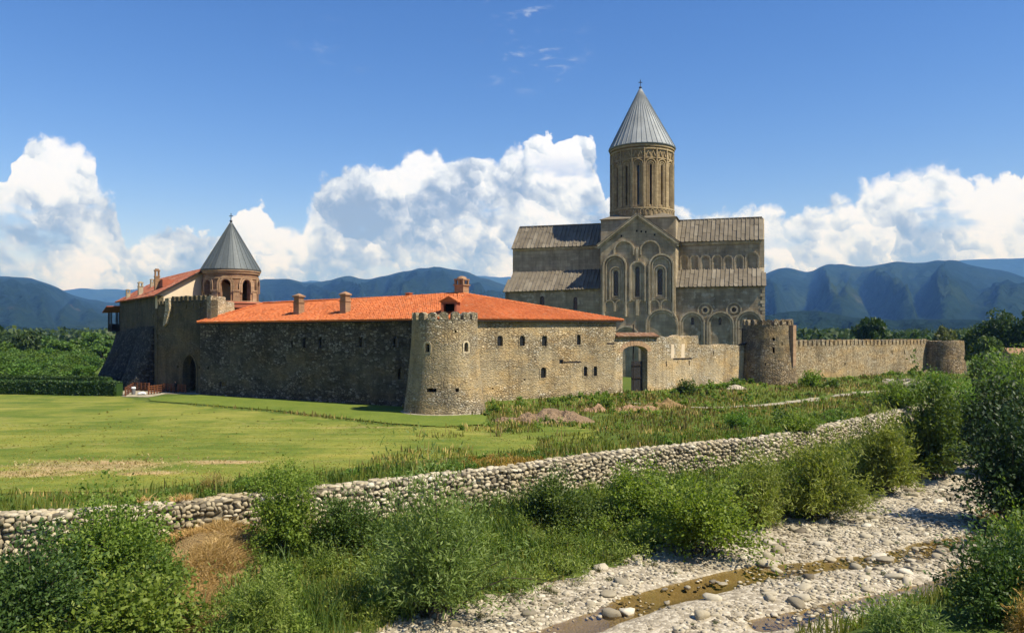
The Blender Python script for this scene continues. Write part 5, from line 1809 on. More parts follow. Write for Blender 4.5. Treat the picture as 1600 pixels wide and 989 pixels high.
p_ = [bo + fk.S * -4.2 + fk.N * 2.2 + Vector((0, 0, 12.6)), bo + fk.S * 0.6 + fk.N * 2.2 + Vector((0, 0, 13.6)), bo + fk.S * 0.6 + fk.N * -6 + Vector((0, 0, 13.9)), bo + fk.S * -4.2 + fk.N * -6 + Vector((0, 0, 12.8))]
m_.add([*p_, *[q + Vector((0, 0, 0.16)) for q in p_]], [(0, 1, 2, 3)[::-1], (4, 5, 6, 7), (0, 1, 5, 4), (3, 0, 4, 7), (1, 2, 6, 5), (2, 3, 7, 6)])
m_.build('balcony_roof', M['tile_old'], bal)

# ================================================================== fence, bin, person, mounds
def rail_fence(pts, label, posts):
    t = thing('wooden_fence', label, 'fence', pts[0], 'brown rail fences at the portal')
    P = [Vector(p) for p in pts]
    for a, b, n in zip(P[:-1], P[1:], posts):
        for k in range(n + 1):
            q = a + (b - a) * k / n
            m_ = MB()
            m_.abox(q.x - 0.07, q.x + 0.07, q.y - 0.07, q.y + 0.07, q.z - 0.3, q.z + 1.28)
            m_.build('post', M['wood_fence'], t)
        for z in (0.3, 0.6, 0.9, 1.18):
            m_ = MB()
            d_ = (b - a).normalized()
            nn = Vector((d_.y, -d_.x, 0))
            m_.box((a + b) / 2 + Vector((0, 0, z)) + nn * 0.09, (b - a) / 2, nn * 0.025, (0, 0, 0.055))
            m_.build('rail', M['wood_fence'], t)
    return t
def gp(px, py):
    p = Gz(px, py)
    p.z = tz(p.x, p.y) + 0.05
    return p
rail_fence([gp(196, 619.5), gp(208, 611), gp(233, 612)], 'brown wooden rail fence at the end of the clipped hedge', [3, 4])
rail_fence([gp(232, 617), gp(250, 615), gp(259, 612)], 'brown wooden rail fence beside the shaded gatehouse wall', [4, 3])
pm = gp(263, 614.5)
rf = rail_fence([gp(262, 613), gp(290, 614.5)], 'dark rail fence running up to the pointed portal', [5])
# litter bin
b = gp(208.5, 617)
t = thing('litter_bin', 'small grey litter bin with white lid by the brown fence', 'bin', b)
m_ = MB()
m_.lathe(b, [(0.0, b.z), (0.26, b.z), (0.3, b.z + 0.85), (0.0, b.z + 0.85)], 16)
m_.build('drum', M['grey_metal'], t, smooth=False)
m_ = MB()
m_.lathe(b, [(0.33, b.z + 0.85), (0.34, b.z + 0.95), (0.24, b.z + 1.08), (0.0, b.z + 1.12)], 16)
m_.build('lid', M['white'], t, smooth=True)
# pale sack lying by the fence
b = gp(222, 617.5)
bm = bmesh.new()
bmesh.ops.create_icosphere(bm, subdivisions=3, radius=1.0)
for v in bm.verts:
    nz = float(vnoise(np.array([v.co.x * 2.1 + 5]), np.array([v.co.y * 2.1 + v.co.z * 1.7]), 3)[0]) - 0.5
    v.co = Vector((v.co.x * 0.62, v.co.y * 0.4, max(-0.2, v.co.z * 0.26))) * (1 + 0.35 * nz)
me = bpy.data.meshes.new('sack')
bm.to_mesh(me)
bm.free()
me.materials.append(M['white'])
o = bpy.data.objects.new('sack', me)
COL.objects.link(o)
o.location = (b.x, b.y, b.z + 0.18)
tag(o, 'crumpled white sack lying on the sand by the fence', 'sack')

# person at the portal, one skinned body
def person(loc, face, label, mat):
    t = thing('person', label, 'person', loc)
    t.rotation_euler = (0, 0, face)
    J = {'pel': (0, 0, 0.95), 'wai': (0, 0.01, 1.10), 'che': (0, 0, 1.32), 'nec': (0, 0.01, 1.49), 'hea': (0, -0.01, 1.58), 'crn': (0, -0.01, 1.72),
         'shl': (-0.19, 0, 1.42), 'ell': (-0.26, 0.03, 1.14), 'wrl': (-0.24, -0.10, 0.90), 'hal': (-0.23, -0.13, 0.81),
         'shr': (0.19, 0, 1.42), 'elr': (0.26, 0.03, 1.14), 'wrr': (0.22, -0.12, 0.92), 'har': (0.20, -0.16, 0.84),
         'hil': (-0.10, 0, 0.90), 'knl': (-0.12, -0.03, 0.50), 'anl': (-0.13, 0.0, 0.09), 'tol': (-0.15, -0.15, 0.04),
         'hir': (0.10, 0, 0.90), 'knr': (0.13, -0.06, 0.50), 'anr': (0.14, 0.05, 0.09), 'tor': (0.16, -0.10, 0.04)}
    Rr = {'pel': 0.155, 'wai': 0.14, 'che': 0.165, 'nec': 0.06, 'hea': 0.095, 'crn': 0.075, 'shl': 0.08, 'ell': 0.055, 'wrl': 0.04, 'hal': 0.045, 'shr': 0.08, 'elr': 0.055,
          'wrr': 0.04, 'har': 0.045, 'hil': 0.105, 'knl': 0.072, 'anl': 0.05, 'tol': 0.045, 'hir': 0.105, 'knr': 0.072, 'anr': 0.05, 'tor': 0.045}
    E_ = ['pel wai', 'wai che', 'che nec', 'nec hea', 'hea crn', 'che shl', 'shl ell', 'ell wrl', 'wrl hal', 'che shr', 'shr elr', 'elr wrr', 'wrr har', 'pel hil', 'hil knl', 'knl anl', 'anl tol', 'pel hir', 'hir knr', 'knr anr', 'anr tor']
    ks = list(J)
    me = bpy.data.meshes.new('body')
    me.from_pydata([J[k] for k in ks], [tuple(ks.index(q) for q in e.split()) for e in E_], [])
    me.materials.append(mat)
    o = bpy.data.objects.new('body', me)
    COL.objects.link(o)
    o.parent = t
    sk = o.modifiers.new('skin', 'SKIN')
    for i, k in enumerate(ks):
        sv = me.skin_vertices[0].data[i]
        sv.radius = (Rr[k], Rr[k] * 0.85)
        sv.use_root = (k == 'pel')
    sk.use_smooth_shade = True
    o.modifiers.new('sub', 'SUBSURF').levels = 1
    o.modifiers['sub'].render_levels = 1
    m_ = MB()
    m_.lathe((0, 0), [(0.0, 1.50), (0.05, 1.505), (0.085, 1.55), (0.098, 1.62), (0.09, 1.69), (0.05, 1.745), (0.0, 1.755)], 12)
    hm = m_.mesh('face', M['skin'], True)
    h_ = bpy.data.objects.new('face', hm)
    COL.objects.link(h_)
    h_.parent = t
    h_.location = (0, -0.035, 0)
    m_ = MB()
    m_.lathe((0, 0), [(0.11, 1.60), (0.118, 1.66), (0.10, 1.73), (0.05, 1.775), (0.0, 1.785)], 12)
    hm = m_.mesh('hair', M['hair'], True)
    h_ = bpy.data.objects.new('hair', hm)
    COL.objects.link(h_)
    h_.parent = t
    h_.location = (0, 0.015, 0)
    return t
pp = gp(274.5, 615.0)
person((pp.x, pp.y, pp.z), R(-25), 'person in dark clothes standing by the pointed portal', M['cloth'])


def heap(name, label, px, py, rx, ry, h_, mat, seed, cat='mound'):
    c = Gz(px, py, 0.2 if py < 700 else -2.75)
    n = 60
    g_ = np.linspace(-1, 1, n)
    A_, B_ = np.meshgrid(g_, g_)
    x, y = c.x + A_ * rx * 1.1, c.y + B_ * ry * 1.1
    nz, n2, n3 = fbm(x * 0.8, y * 0.8, 4, seed), fbm(x * 2.6, y * 2.6, 3, seed + 9), fbm(x * 0.5, y * 0.5, 2, seed + 5)
    z = terrain(x, y) - 0.12 + h_ * np.maximum(0.0, 1 - (np.hypot(A_, B_) * (0.75 + 0.6 * n3)) ** 1.7) * (0.15 + 1.5 * nz) * (0.82 + 0.4 * n2)
    edge_ = np.maximum(np.abs(A_), np.abs(B_)) > 0.97
    z = np.where(edge_, np.minimum(z, terrain(x, y) - 0.15), z)
    v = np.stack([x, y, z], -1).reshape(-1, 3)
    k = np.arange(n * n).reshape(n, n)
    f = np.stack([k[:-1, :-1], k[:-1, 1:], k[1:, 1:], k[1:, :-1]], -1).reshape(-1, 4)
    o = link(name, mesh_np(name, v, f, mat, smooth=True))
    return tag(o, label, cat)
heap('earth_mound', 'long heap of bare brown earth in front of the sunlit wall', 862, 655, 5.0, 1.9, 1.25, M['earth'], 3)
heap('earth_mound', 'small tan earth heap with weeds right of the long heap', 928, 640, 1.6, 1.2, 0.9, M['earth_red'], 4)
heap('earth_mound', 'flat orange sand spread before the arched gateway', 990, 637, 3.8, 2.0, 0.6, M['earth_red'], 5)
heap('compost_heap', 'dark brown heap of dead stalks beside the gateway sand', 1035, 634, 3.2, 1.4, 1.1, M['straw_ground'], 6, 'heap')
heap('earth_mound', 'low brown earth spill at the foot of the corner tower', 800, 655, 2.4, 1.2, 0.55, M['earth'], 8)
heap('sand_heap', 'small pale sand heap at the left foot of the brown tower', 1150, 611, 2.4, 1.2, 0.6, M['pale_sand'], 12, 'heap')
# rubble tipped beside the long wall
rr_ = np.random.default_rng(15)
t = thing('rubble_pile', 'low pile of pale rubble lying before the end tower', 'rubble', Gz(1425, 597, 0.6), None)
m_ = MB()
for k in range(120):
    c = Gz(1400 + rr_.normal(22, 20), 597 + rr_.normal(0, 1.6), 0.6)
    c.z = tz(c.x, c.y) + rr_.uniform(0.0, 0.45)
    sx = rr_.uniform(0.15, 0.5)
    m_.box(c, Vector((sx, rr_.uniform(-.2, .2), rr_.uniform(-.15, .15))), Vector((rr_.uniform(-.2, .2), sx * .8, 0)), Vector((rr_.uniform(-.1, .1), 0, sx * 0.55)), rr_.random())
m_.build('stones', M['stone'], t, kind='stuff')
# shed half hidden by the bushes at the right edge
sp = Vector(((1547 - 800) / F * 176, 176, 0))
shed = thing('shed', 'low shed with a dark roof half hidden under the big tree', 'shed', sp)
m_ = MB()
m_.abox(sp.x - 1.6, sp.x + 1.6, sp.y, sp.y + 3, 0, 4.4)
m_.build('wall', M['wood_grey'], shed)
m_ = MB()
a_ = [(sp.x - 2.0, sp.y - 0.4, 4.35), (sp.x + 2.0, sp.y - 0.4, 4.35), (sp.x + 0.6, sp.y + 1.5, 5.9), (sp.x - 0.6, sp.y + 1.5, 5.9), (sp.x + 2.0, sp.y + 3.4, 4.35), (sp.x - 2.0, sp.y + 3.4, 4.35)]
m_.add(a_, [(0, 1, 2, 3), (1, 4, 2), (4, 5, 3, 2), (5, 0, 3), (5, 4, 1, 0)])
m_.build('roof', M['wood_dark'], shed)
hp_ = Vector(((1596 - 800) / F * 170, 170, 0))
hut = thing('hut', 'small hut with a rusty brown roof at the right edge', 'hut', hp_)
m_ = MB()
m_.abox(hp_.x - 2.2, hp_.x + 2.2, hp_.y, hp_.y + 3, 0, 4.3)
m_.build('wall', M['cream'], hut)
m_ = MB()
a_ = [(hp_.x - 2.6, hp_.y - 0.5, 4.25), (hp_.x + 2.6, hp_.y - 0.5, 4.25), (hp_.x + 2.6, hp_.y + 1.5, 5.7), (hp_.x - 2.6, hp_.y + 1.5, 5.7), (hp_.x + 2.6, hp_.y + 3.5, 4.25), (hp_.x - 2.6, hp_.y + 3.5, 4.25)]
m_.add(a_, [(0, 1, 2, 3), (3, 2, 4, 5), (1, 4, 2), (5, 0, 3), (5, 4, 1, 0)])
m_.build('roof', M['coping'], hut)
heap('straw_mound', 'irregular slope of dry straw below the broken end of the retaining wall', 322, 893, 2.7, 6.4, 0.34, M['straw_ground'], 7, 'mound')
# ================================================================== stones
def ico(sub):
    bm = bmesh.new()
    bmesh.ops.create_icosphere(bm, subdivisions=sub, radius=1.0)
    v = np.array([q.co[:] for q in bm.verts])
    f = np.array([[q.index for q in p.verts] for p in bm.faces])
    bm.free()
    return v, f
def stone_shape(sub, seed, boxy=0.8, amp=0.16):
    v, f = ico(sub)
    r_ = np.random.default_rng(seed)
    v = np.sign(v) * np.abs(v) ** boxy
    for _ in range(7):
        d_ = r_.normal(size=3)
        d_ /= np.linalg.norm(d_)
        k = v @ d_
        c_ = r_.uniform(0.5, 0.85)
        v = v - np.outer(np.maximum(k - c_, 0) * 0.75, d_)
    v = v * (1 + amp * (r_.random((len(v), 1)) - 0.5))
    return v, f
def rot_z(n, r_):
    a = r_.random(n) * 6.2832
    c_, s_ = np.cos(a), np.sin(a)
    o = np.zeros((n, 3, 3))
    o[:, 0, 0], o[:, 0, 1], o[:, 1, 0], o[:, 1, 1], o[:, 2, 2] = c_, -s_, s_, c_, 1
    return o
def join_stones(shapes, pick, pos, scale, rot):
    """one mesh from many placed stones"""
    V, Fc, T = [], [], []
    off = 0
    r_ = np.random.default_rng(3)
    for k, (bv, bf) in enumerate(shapes):
        ii = np.where(pick == k)[0]
        if len(ii) == 0:
            continue
        q = bv[None] * scale[ii][:, None, :]
        q = np.einsum('nij,nkj->nki', rot[ii], q) + pos[ii][:, None, :]
        V.append(q.reshape(-1, 3))
        ff_ = bf[None] + (np.arange(len(ii)) * len(bv))[:, None, None] + off
        Fc.append(ff_.reshape(-1, 3))
        T.append(np.repeat(r_.random(len(ii)), len(bf)))
        off += len(ii) * len(bv)
    return np.concatenate(V), np.concatenate(Fc), np.concatenate(T)


SH2 = [stone_shape(2, i) for i in range(8)]
SH1 = [stone_shape(1, 30 + i, 1.0, 0.35) for i in range(8)]
SHW = [stone_shape(2, 60 + i, 0.58, 0.10) for i in range(8)]
WALLM = [mesh_np('cobble', v, f, M['stone_wall'], tone=np.zeros(len(f)), smooth=True) for v, f in SHW]
RIVM = [mesh_np('pebble', v, f, M['stone'], tone=np.zeros(len(f)), smooth=True) for v, f in SH2]

# ---- gabion retaining wall along the river
def resample(line, step):
    P = np.array(line, float)
    L = np.concatenate([[0], np.cumsum(np.hypot(*np.diff(P, axis=0).T))])
    s_ = np.arange(0, L[-1], step)
    q = np.stack([np.interp(s_, L, P[:, 0]), np.interp(s_, L, P[:, 1])], 1)
    k = 11
    w_ = np.hanning(k + 2)[1:-1]
    w_ /= w_.sum()
    pad = np.pad(q, ((k // 2, k // 2), (0, 0)), mode='edge')
    return np.stack([np.convolve(pad[:, 0], w_, 'valid'), np.convolve(pad[:, 1], w_, 'valid')], 1)
GP = resample(WL[1:], 0.5)
GP = GP[GP[:, 0] < 78]
gt = np.gradient(GP, axis=0)
gt /= np.linalg.norm(gt, axis=1)[:, None]
gn = np.stack([gt[:, 1], -gt[:, 0]], 1)             # towards the river
gab = thing('gabion_wall', 'long retaining wall of pale boulders in wire baskets along the riverbank', 'retaining wall', (0, 53, -3))
m_ = MB()
for i in range(len(GP) - 1):
    a, b = GP[i] - gn[i] * 0.10, GP[i + 1] - gn[i + 1] * 0.10
    a2, b2 = GP[i] - gn[i] * 1.15, GP[i + 1] - gn[i + 1] * 1.15
    m_.quad((a[0], a[1], -4.2), (b[0], b[1], -4.2), (b[0], b[1], 0.02), (a[0], a[1], 0.02))
    m_.quad((a[0], a[1], 0.02), (b[0], b[1], 0.02), (b2[0], b2[1], 0.05), (a2[0], a2[1], 0.05))
    m_.quad((a2[0], a2[1], 0.05), (b2[0], b2[1], 0.05), (b2[0], b2[1], -1.0), (a2[0], a2[1], -1.0))
m_.build('core', M['gabion_core'], gab)
ar = np.arange(len(GP)) * 0.5
r_ = np.random.default_rng(5)
pos, scl, rot = [], [], []
for row in range(13):
    s_ = r_.random() * 0.3
    zc = 0.0 - row * 0.245
    while s_ < ar[-1] - 0.5:
        wd = r_.uniform(0.19, 0.46) * (1.3 if r_.random() < 0.15 else 1.0)
        hh = 0.245 * r_.uniform(0.7, 1.4)
        if (s_ % 2.0) + wd > 2.12:
            wd = max(0.2, 2.0 - (s_ % 2.0))
        x, y = np.interp(s_ + wd / 2, ar, GP[:, 0]), np.interp(s_ + wd / 2, ar, GP[:, 1])
        nx_, ny_ = np.interp(s_ + wd / 2, ar, gn[:, 0]), np.interp(s_ + wd / 2, ar, gn[:, 1])
        j = r_.uniform(-0.10, 0.07) + 0.05 * math.sin(s_ * 0.8)
        pos.append((x + nx_ * j, y + ny_ * j, zc - 0.12 + r_.uniform(-0.10, 0.10)))
        scl.append((wd * 0.56, 0.22, hh * 0.56))
        tl = r_.normal(0, 0.2)
        T_ = np.array([[-ny_, nx_, 0], [ny_ * 0, 0, 0], [0, 0, 1.0]])
        ex = np.array([-ny_, nx_, 0.0])
        en = np.array([nx_, ny_, 0.0])
        ez = np.array([0, 0, 1.0])
        ex2 = ex * math.cos(tl) + ez * math.sin(tl)
        ez2 = -ex * math.sin(tl) + ez * math.cos(tl)
        rot.append(np.stack([ex2, en, ez2], 1))
        s_ += wd + r_.uniform(-0.01, 0.03) + (0.06 if (s_ + wd) % 2.0 < 0.05 else 0)
for i in range(0, len(GP) - 2):                     # top layer, seen from above
    for k in range(5):
        t = r_.random()
        dpt = r_.uniform(0.15, 1.1)
        x, y = GP[i] * (1 - t) + GP[i + 1] * t - gn[i] * dpt
        pos.append((x, y, 0.05 + r_.uniform(-0.03, 0.03)))
        rr_ = r_.uniform(0.13, 0.24)
        scl.append((rr_ * 1.2, rr_, rr_ * 0.55))
        rot.append(rot_z(1, r_)[0])
pos, scl, rot = np.array(pos), np.array(scl), np.array(rot)
foot = terrain(pos[:, 0] + 0.6 * np.interp(pos[:, 0], GP[:, 0], gn[:, 0]), pos[:, 1] + 0.6 * np.interp(pos[:, 0], GP[:, 0], gn[:, 1]))
ok = (pos[:, 2] > foot - 0.3)
gapc = Gz(335, 800, 0)                              # bank collapsed here: the top rows are missing
pos, scl, rot = pos[ok], scl[ok], rot[ok]
pick = r_.integers(0, 8, len(pos))
pxs = 800 + F * pos[:, 0] / pos[:, 1]
score = scl[:, 0] / pos[:, 1] * ((pxs > 0) & (pxs < 1600) & (pos[:, 2] > -1.6))
top300 = np.argsort(-score)[:300]
rest = np.ones(len(pos), bool)
rest[top300] = False
for i in top300:
    o = bpy.data.objects.new('stone', WALLM[pick[i]])
    COL.objects.link(o)
    o.parent = gab
    o.matrix_parent_inverse = Matrix.Translation(-Vector(gab.location))
    mm = Matrix.Translation(Vector(pos[i])) @ Matrix([list(q) for q in rot[i]]).to_4x4() @ Matrix.Diagonal(Vector((*scl[i], 1)))
    o.matrix_basis = mm
near = rest & (pos[:, 1] < 58)
away = rest & ~(pos[:, 1] < 58)
SHF = [stone_shape(1, 90 + i, 0.8, 0.2) for i in range(8)]
v, f, t = join_stones(SHW, pick[near], pos[near], scl[near], rot[near])
v2, f2, t2_ = join_stones(SHF, pick[away], pos[away], scl[away] * 1.12, rot[away])
v, f, t = np.concatenate([v, v2]), np.concatenate([f, f2 + len(v)]), np.concatenate([t, t2_])
link('stone_fill', mesh_np('stone_fill', v, f, M['stone_wall'], t, True), gab, 'stuff')

# ---- river stones
def scatter_bed(n, seed):
    q = np.random.default_rng(seed)
    x, y = q.uniform(-16, 66, n * 8), q.uniform(24, 104, n * 8)
    px = 800 + F * x / y
    dg, _ = seg_dist(x, y, GL)
    dr, _ = seg_dist(x, y, RB)
    e = 3.0 * (fbm(x * 0.4, y * 0.4, 3, 51) - 0.5)
    k = (dg + e < 0.8) & (dr + e > -0.6) & (px > 450) & (px < 1640)
    # denser close to the viewer
    k &= q.random(len(x)) < np.clip((52.0 / y) ** 1.6, 0.05, 1)
    k &= (fbm(x * 0.28, y * 0.28, 3, 55) + 0.25 * (q.random(len(x)) - 0.5) < 0.60)      # bare silt between
    x, y = x[k][:n], y[k][:n]
    return x, y, terrain(x, y)
x, y, z = scatter_bed(17000, 61)
n = len(x)
q = np.random.default_rng(62)
rad = 0.045 + 0.075 * q.random(n) ** 2.0 + 0.02
asp = q.uniform(0.75, 1.3, (n, 3)) * np.array([1.25, 1.0, 0.62])
sub = ~((z < WATER_Z + 0.01) & (q.random(n) < 0.5))
pk = q.integers(0, 8, n)
pos = np.stack([x, y, np.maximum(z, WATER_Z - 0.05) + rad * 0.15], 1)[sub]
v, f, t = join_stones(SH1, pk[sub], pos, (rad[:, None] * asp)[sub], rot_z(n, q)[sub])
x, y, z = scatter_bed(2100, 71)
n = len(x)
rad = 0.09 + 0.15 * q.random(n) ** 3.2
asp = q.uniform(0.75, 1.3, (n, 3)) * np.array([1.3, 1.0, 0.6])
sub = ~((z < WATER_Z + 0.01) & (q.random(n) < 0.6))
pk = q.integers(0, 8, n)
pos = np.stack([x, y, np.maximum(z, WATER_Z - 0.06) + rad * 0.12], 1)
v2, f2, t2_ = join_stones(SH2, pk[sub], pos[sub], (rad[:, None] * asp)[sub], rot_z(n, q)[sub])
tag(link('gravel', mesh_np('gravel', np.concatenate([v, v2]), np.concatenate([f, f2 + len(v)]), M['stone'], np.concatenate([t, t2_]), True), kind='stuff'),
    'pale cobbles and gravel strewn over the riverbed', 'gravel')
x, y, z = (a[:300] for a in scatter_bed(420, 81))
for i in range(len(x)):
    rr_ = 0.15 + 0.27 * q.random() ** 2.4
    o = bpy.data.objects.new('river_stone', RIVM[int(q.integers(0, 8))])
    COL.objects.link(o)
    o.location = (x[i], y[i], max(z[i], WATER_Z - 0.05) + rr_ * 0.14)
    o.rotation_euler = (q.uniform(-0.2, 0.2), q.uniform(-0.2, 0.2), q.uniform(0, 6.28))
    o.scale = (rr_ * q.uniform(1.0, 1.5), rr_ * q.uniform(0.8, 1.1), rr_ * q.uniform(0.5, 0.8))
    tag(o, 'large pale cobble lying loose in the gravel riverbed', 'stone', 'large cobbles in the riverbed')
# ================================================================== vegetation
def leaves_np(c, dr, ln, wd, rr_):
    """rhombic leaves: centre, direction, length, width -> verts, quads"""
    n = len(c)
    up = rr_.normal(size=(n, 3)) + np.array([0, 0, 1.4])
    side = np.cross(dr, up)
    side /= np.linalg.norm(side, axis=1)[:, None] + 1e-9
    a = dr * ln[:, None]
    b = side * wd[:, None] * 0.5
    v = np.stack([c - a * 0.5, c + b, c + a * 0.5, c - b], 1).reshape(-1, 3)
    f = np.arange(n * 4).reshape(n, 4)
    return v, f


def gen_shrub(seed, Rx, Ry, Hh, nb, nleaf, ll, lw, stiff=0.5, tmin=0.25, spread=1.0, low=0.12, clump=0.10):
    """branches fan out from the root, leaves sit along them"""
    q = np.random.default_rng(seed)
    phi = q.random(nb) * 6.2832
    ct = 1 - (1 - low * -0.2) * q.random(nb) ** 0.85 * 0.98
    st = np.sqrt(np.clip(1 - ct ** 2, 0, 1))
    k = q.uniform(0.55, 1.02, nb) * np.where(q.random(nb) < 0.14, q.uniform(1.1, 1.42, nb), 1.0)
    lob = 0.84 + 0.30 * np.sin(phi * 2 + seed * 1.7) * st + 0.20 * np.sin(phi * 5 + 2 * seed)
    end = np.stack([Rx * st * np.cos(phi) * k * lob * spread, Ry * st * np.sin(phi) * k * lob * spread, Hh * (low + (1 - low) * ct) * k * (0.9 + 0.2 * q.random(nb))], 1)
    root = np.stack([q.normal(0, Rx * 0.14, nb), q.normal(0, Ry * 0.14, nb), np.zeros(nb)], 1)
    mid = root * 0.5 + end * 0.5
    mid[:, 2] += Hh * stiff * 0.35 * st
    ib = q.integers(0, nb, nleaf)
    t = (tmin + (1 - tmin) * q.random(nleaf) ** 0.75)[:, None]
    P = (1 - t) ** 2 * root[ib] + 2 * t * (1 - t) * mid[ib] + t ** 2 * end[ib]
    D = 2 * (1 - t) * (mid[ib] - root[ib]) + 2 * t * (end[ib] - mid[ib])
    D /= np.linalg.norm(D, axis=1)[:, None] + 1e-9
    rr_ = (Rx + Ry) / 2
    # side twigs: leaves gather round points off the branch
    tw = q.integers(0, 7, nleaf)
    jit = np.stack([np.sin(ib * 12.9 + tw * 7.7), np.sin(ib * 5.3 + tw * 3.1 + 1), np.sin(ib * 8.1 + tw * 9.7 + 2)], 1) * clump * rr_
    P = P + jit * t + q.normal(0, clump * rr_ * 0.45, (nleaf, 3))
    P[:, 2] = np.maximum(P[:, 2], 0.03)
    D = D + q.normal(0, 0.75, (nleaf, 3))
    D /= np.linalg.norm(D, axis=1)[:, None]
    L = ll * q.uniform(0.6, 1.3, nleaf)
    v, f = leaves_np(P, D, L, lw * q.uniform(0.7, 1.2, nleaf), q)
    tone = np.clip(0.5 + q.normal(0, 0.22, nleaf), 0, 1)
    return v, f, tone, (root, mid, end)


def stems_mesh(root, mid, end, rad, count, mat):
    m_ = MB()
    for i in range(min(count, len(root))):
        pts = []
        for t in ((0, 0.35, 0.7, 1.06) if i % 3 == 0 else (0, 0.3, 0.55, 0.78)):
            pts.append((1 - t) ** 2 * root[i] + 2 * t * (1 - t) * mid[i] + t ** 2 * end[i])
        m_.tube(pts, [rad, rad * 0.8, rad * 0.5, rad * 0.25], 4)
    return m_.mesh('stem', mat)


_ty = np.arange(22.0, 330.0, 0.2)
def on_land(px, py):
    """where the line of sight through a photo pixel meets the land"""
    xs = (px - 800) / F * _ty
    zr = H - (py - YH) / F * _ty
    zt_ = terrain(xs, _ty)
    k = np.argmax(zr <= zt_)
    if zr[k] > zt_[k]:
        k = len(_ty) - 1
    return Vector((xs[k], _ty[k], zt_[k]))


SHRUB = {  # leaf material, branches, leaf length, leaf width, stiffness, first leaf, clump, leaves per m2 of silhouette
    'willow': ('leaf_willow', 190, 0.18, 0.042, 0.5, 0.25, 0.10, 620),
    'bramble': ('leaf_green', 90, 0.13, 0.085, 0.9, 0.3, 0.13, 430),
    'green': ('leaf_green', 110, 0.14, 0.06, 0.5, 0.3, 0.12, 480),
    'dark': ('leaf_dark', 110, 0.15, 0.075, 0.5, 0.25, 0.12, 480),
    'lime': ('leaf_lime', 90, 0.17, 0.11, 0.8, 0.3, 0.16, 430),
    'deep': ('leaf_deep', 160, 0.16, 0.085, 0.5, 0.15, 0.13, 800),
    'olive': ('leaf_olive', 120, 0.15, 0.05, 0.4, 0.3, 0.11, 480),
    'gold': ('gold', 80, 0.16, 0.03, 0.6, 0.2, 0.12, 420),
}
def shrub(label, px, py, wp, hp, kind, seed, name='shrub', cat='shrub', base=None, group='shrubs along the river', leafk=1.0):
    p = Vector(base) if base is not None else on_land(px, py)
    k = p.y / F
    mat, nb, ll, lw, st, tm, cl, dens = SHRUB[kind]
    Rx, Hh = wp * k / 2 * 1.26, hp * k * 1.2
    lod = max(1.0, p.y / 42.0)
    ll, lw = ll * lod * leafk, lw * lod * leafk
    need = dens * (2 * Rx) * Hh * 1.9 / (lod * leafk) ** 1.7
    cap = 11500
    if need > cap:
        gk = min(1.7, (need / cap) ** 0.5)
        ll, lw = ll * gk, lw * gk
    nl = int(np.clip(need, 700, cap))
    v, f, t, br = gen_shrub(seed, Rx, Rx * 0.92, Hh, nb, nl, ll, lw, st, tm, 1.0, 0.12, cl)
    th = thing(name, label, cat, (p.x, p.y, p.z - 0.05), group)
    fo = bpy.data.objects.new('crown' if cat == 'tree' else 'foliage', mesh_np('foliage', v, f, M[mat], t))
    COL.objects.link(fo)
    fo.parent = th
    so = bpy.data.objects.new('trunk' if cat == 'tree' else 'stems', stems_mesh(*br, 0.028 * max(0.6, Rx / 2.5), 22, M['bark']))
    COL.objects.link(so)
    so.parent = th
    return th


shrub('large feathery willow bush beside the river stones', 682, 966, 215, 225, 'willow', 1)
shrub('dark bramble thicket climbing the retaining wall at its broken end', 180, 900, 215, 112, 'bramble', 2)
shrub('bright leafy bramble at the bottom edge below the dark thicket', 215, 1012, 190, 112, 'lime', 3, leafk=1.3)
shrub('dense dark bush in the lower left corner', 45, 985, 210, 138, 'dark', 4)
shrub('low green bush left of the straw slope', 255, 925, 80, 70, 'green', 5)
shrub('olive green bush right of the straw slope', 402, 1010, 130, 115, 'willow', 6)
shrub('leafy creeper hanging over the retaining wall', 446, 872, 92, 132, 'bramble', 7, 'creeper', 'creeper')
shrub('green bush growing on top of the wall above the creeper', 440, 772, 110, 42, 'green', 8)
shrub('spreading light green bramble at the gravel edge', 1085, 866, 178, 122, 'bramble', 9)
shrub('dark green bramble against the middle of the retaining wall', 1000, 822, 130, 92, 'bramble', 10)
shrub('brownish green bush right of the spreading bramble', 1180, 822, 118, 100, 'willow', 11)
shrub('tall light green willow bush hiding the wall bend', 1276, 812, 146, 146, 'willow', 12)
shrub('slender olive green bush between willow and dark tree', 1380, 772, 98, 132, 'willow', 13)
shrub('dark green young tree at the far bend of the riverbed', 1456, 748, 108, 148, 'dark', 14, 'young_tree', 'tree')
shrub('low bush on the wall top above the willow', 1246, 697, 66, 34, 'green', 15)
shrub('dark reedy bush under the wall left of the willow', 545, 862, 120, 82, 'dark', 16)
shrub('dark grassy bush under the wall right of the willow', 872, 822, 130, 78, 'dark', 17)
shrub('small golden bush on the lawn edge above the broken wall', 332, 768, 50, 28, 'gold', 18)
shrub('round dark bush in the lower right corner', 1568, 972, 160, 140, 'dark', 19, group='shrubs on the near bank')
shrub('leafy green bush at the right edge over the pool', 1610, 905, 120, 110, 'green', 20, group='shrubs on the near bank')
shrub('low olive bush at the bottom edge before the stream', 1420, 1015, 150, 70, 'willow', 21, group='shrubs on the near bank')
shrub('thin straw coloured bush in the extreme lower right corner', 1610, 1015, 90, 95, 'gold', 22, group='shrubs on the near bank')
shrub('tall dark tree overhanging the shaded gravel', 1588, 822, 165, 220, 'deep', 23, 'riverside_tree', 'tree', group='shrubs on the near bank')
shrub('deep green tree behind the overhanging one', 1566, 742, 125, 150, 'deep', 24, 'riverside_tree', 'tree', group='shrubs on the near bank')
shrub('bright green bush beyond the bend on the near bank', 1532, 690, 86, 92, 'green', 25, group='shrubs on the near bank')
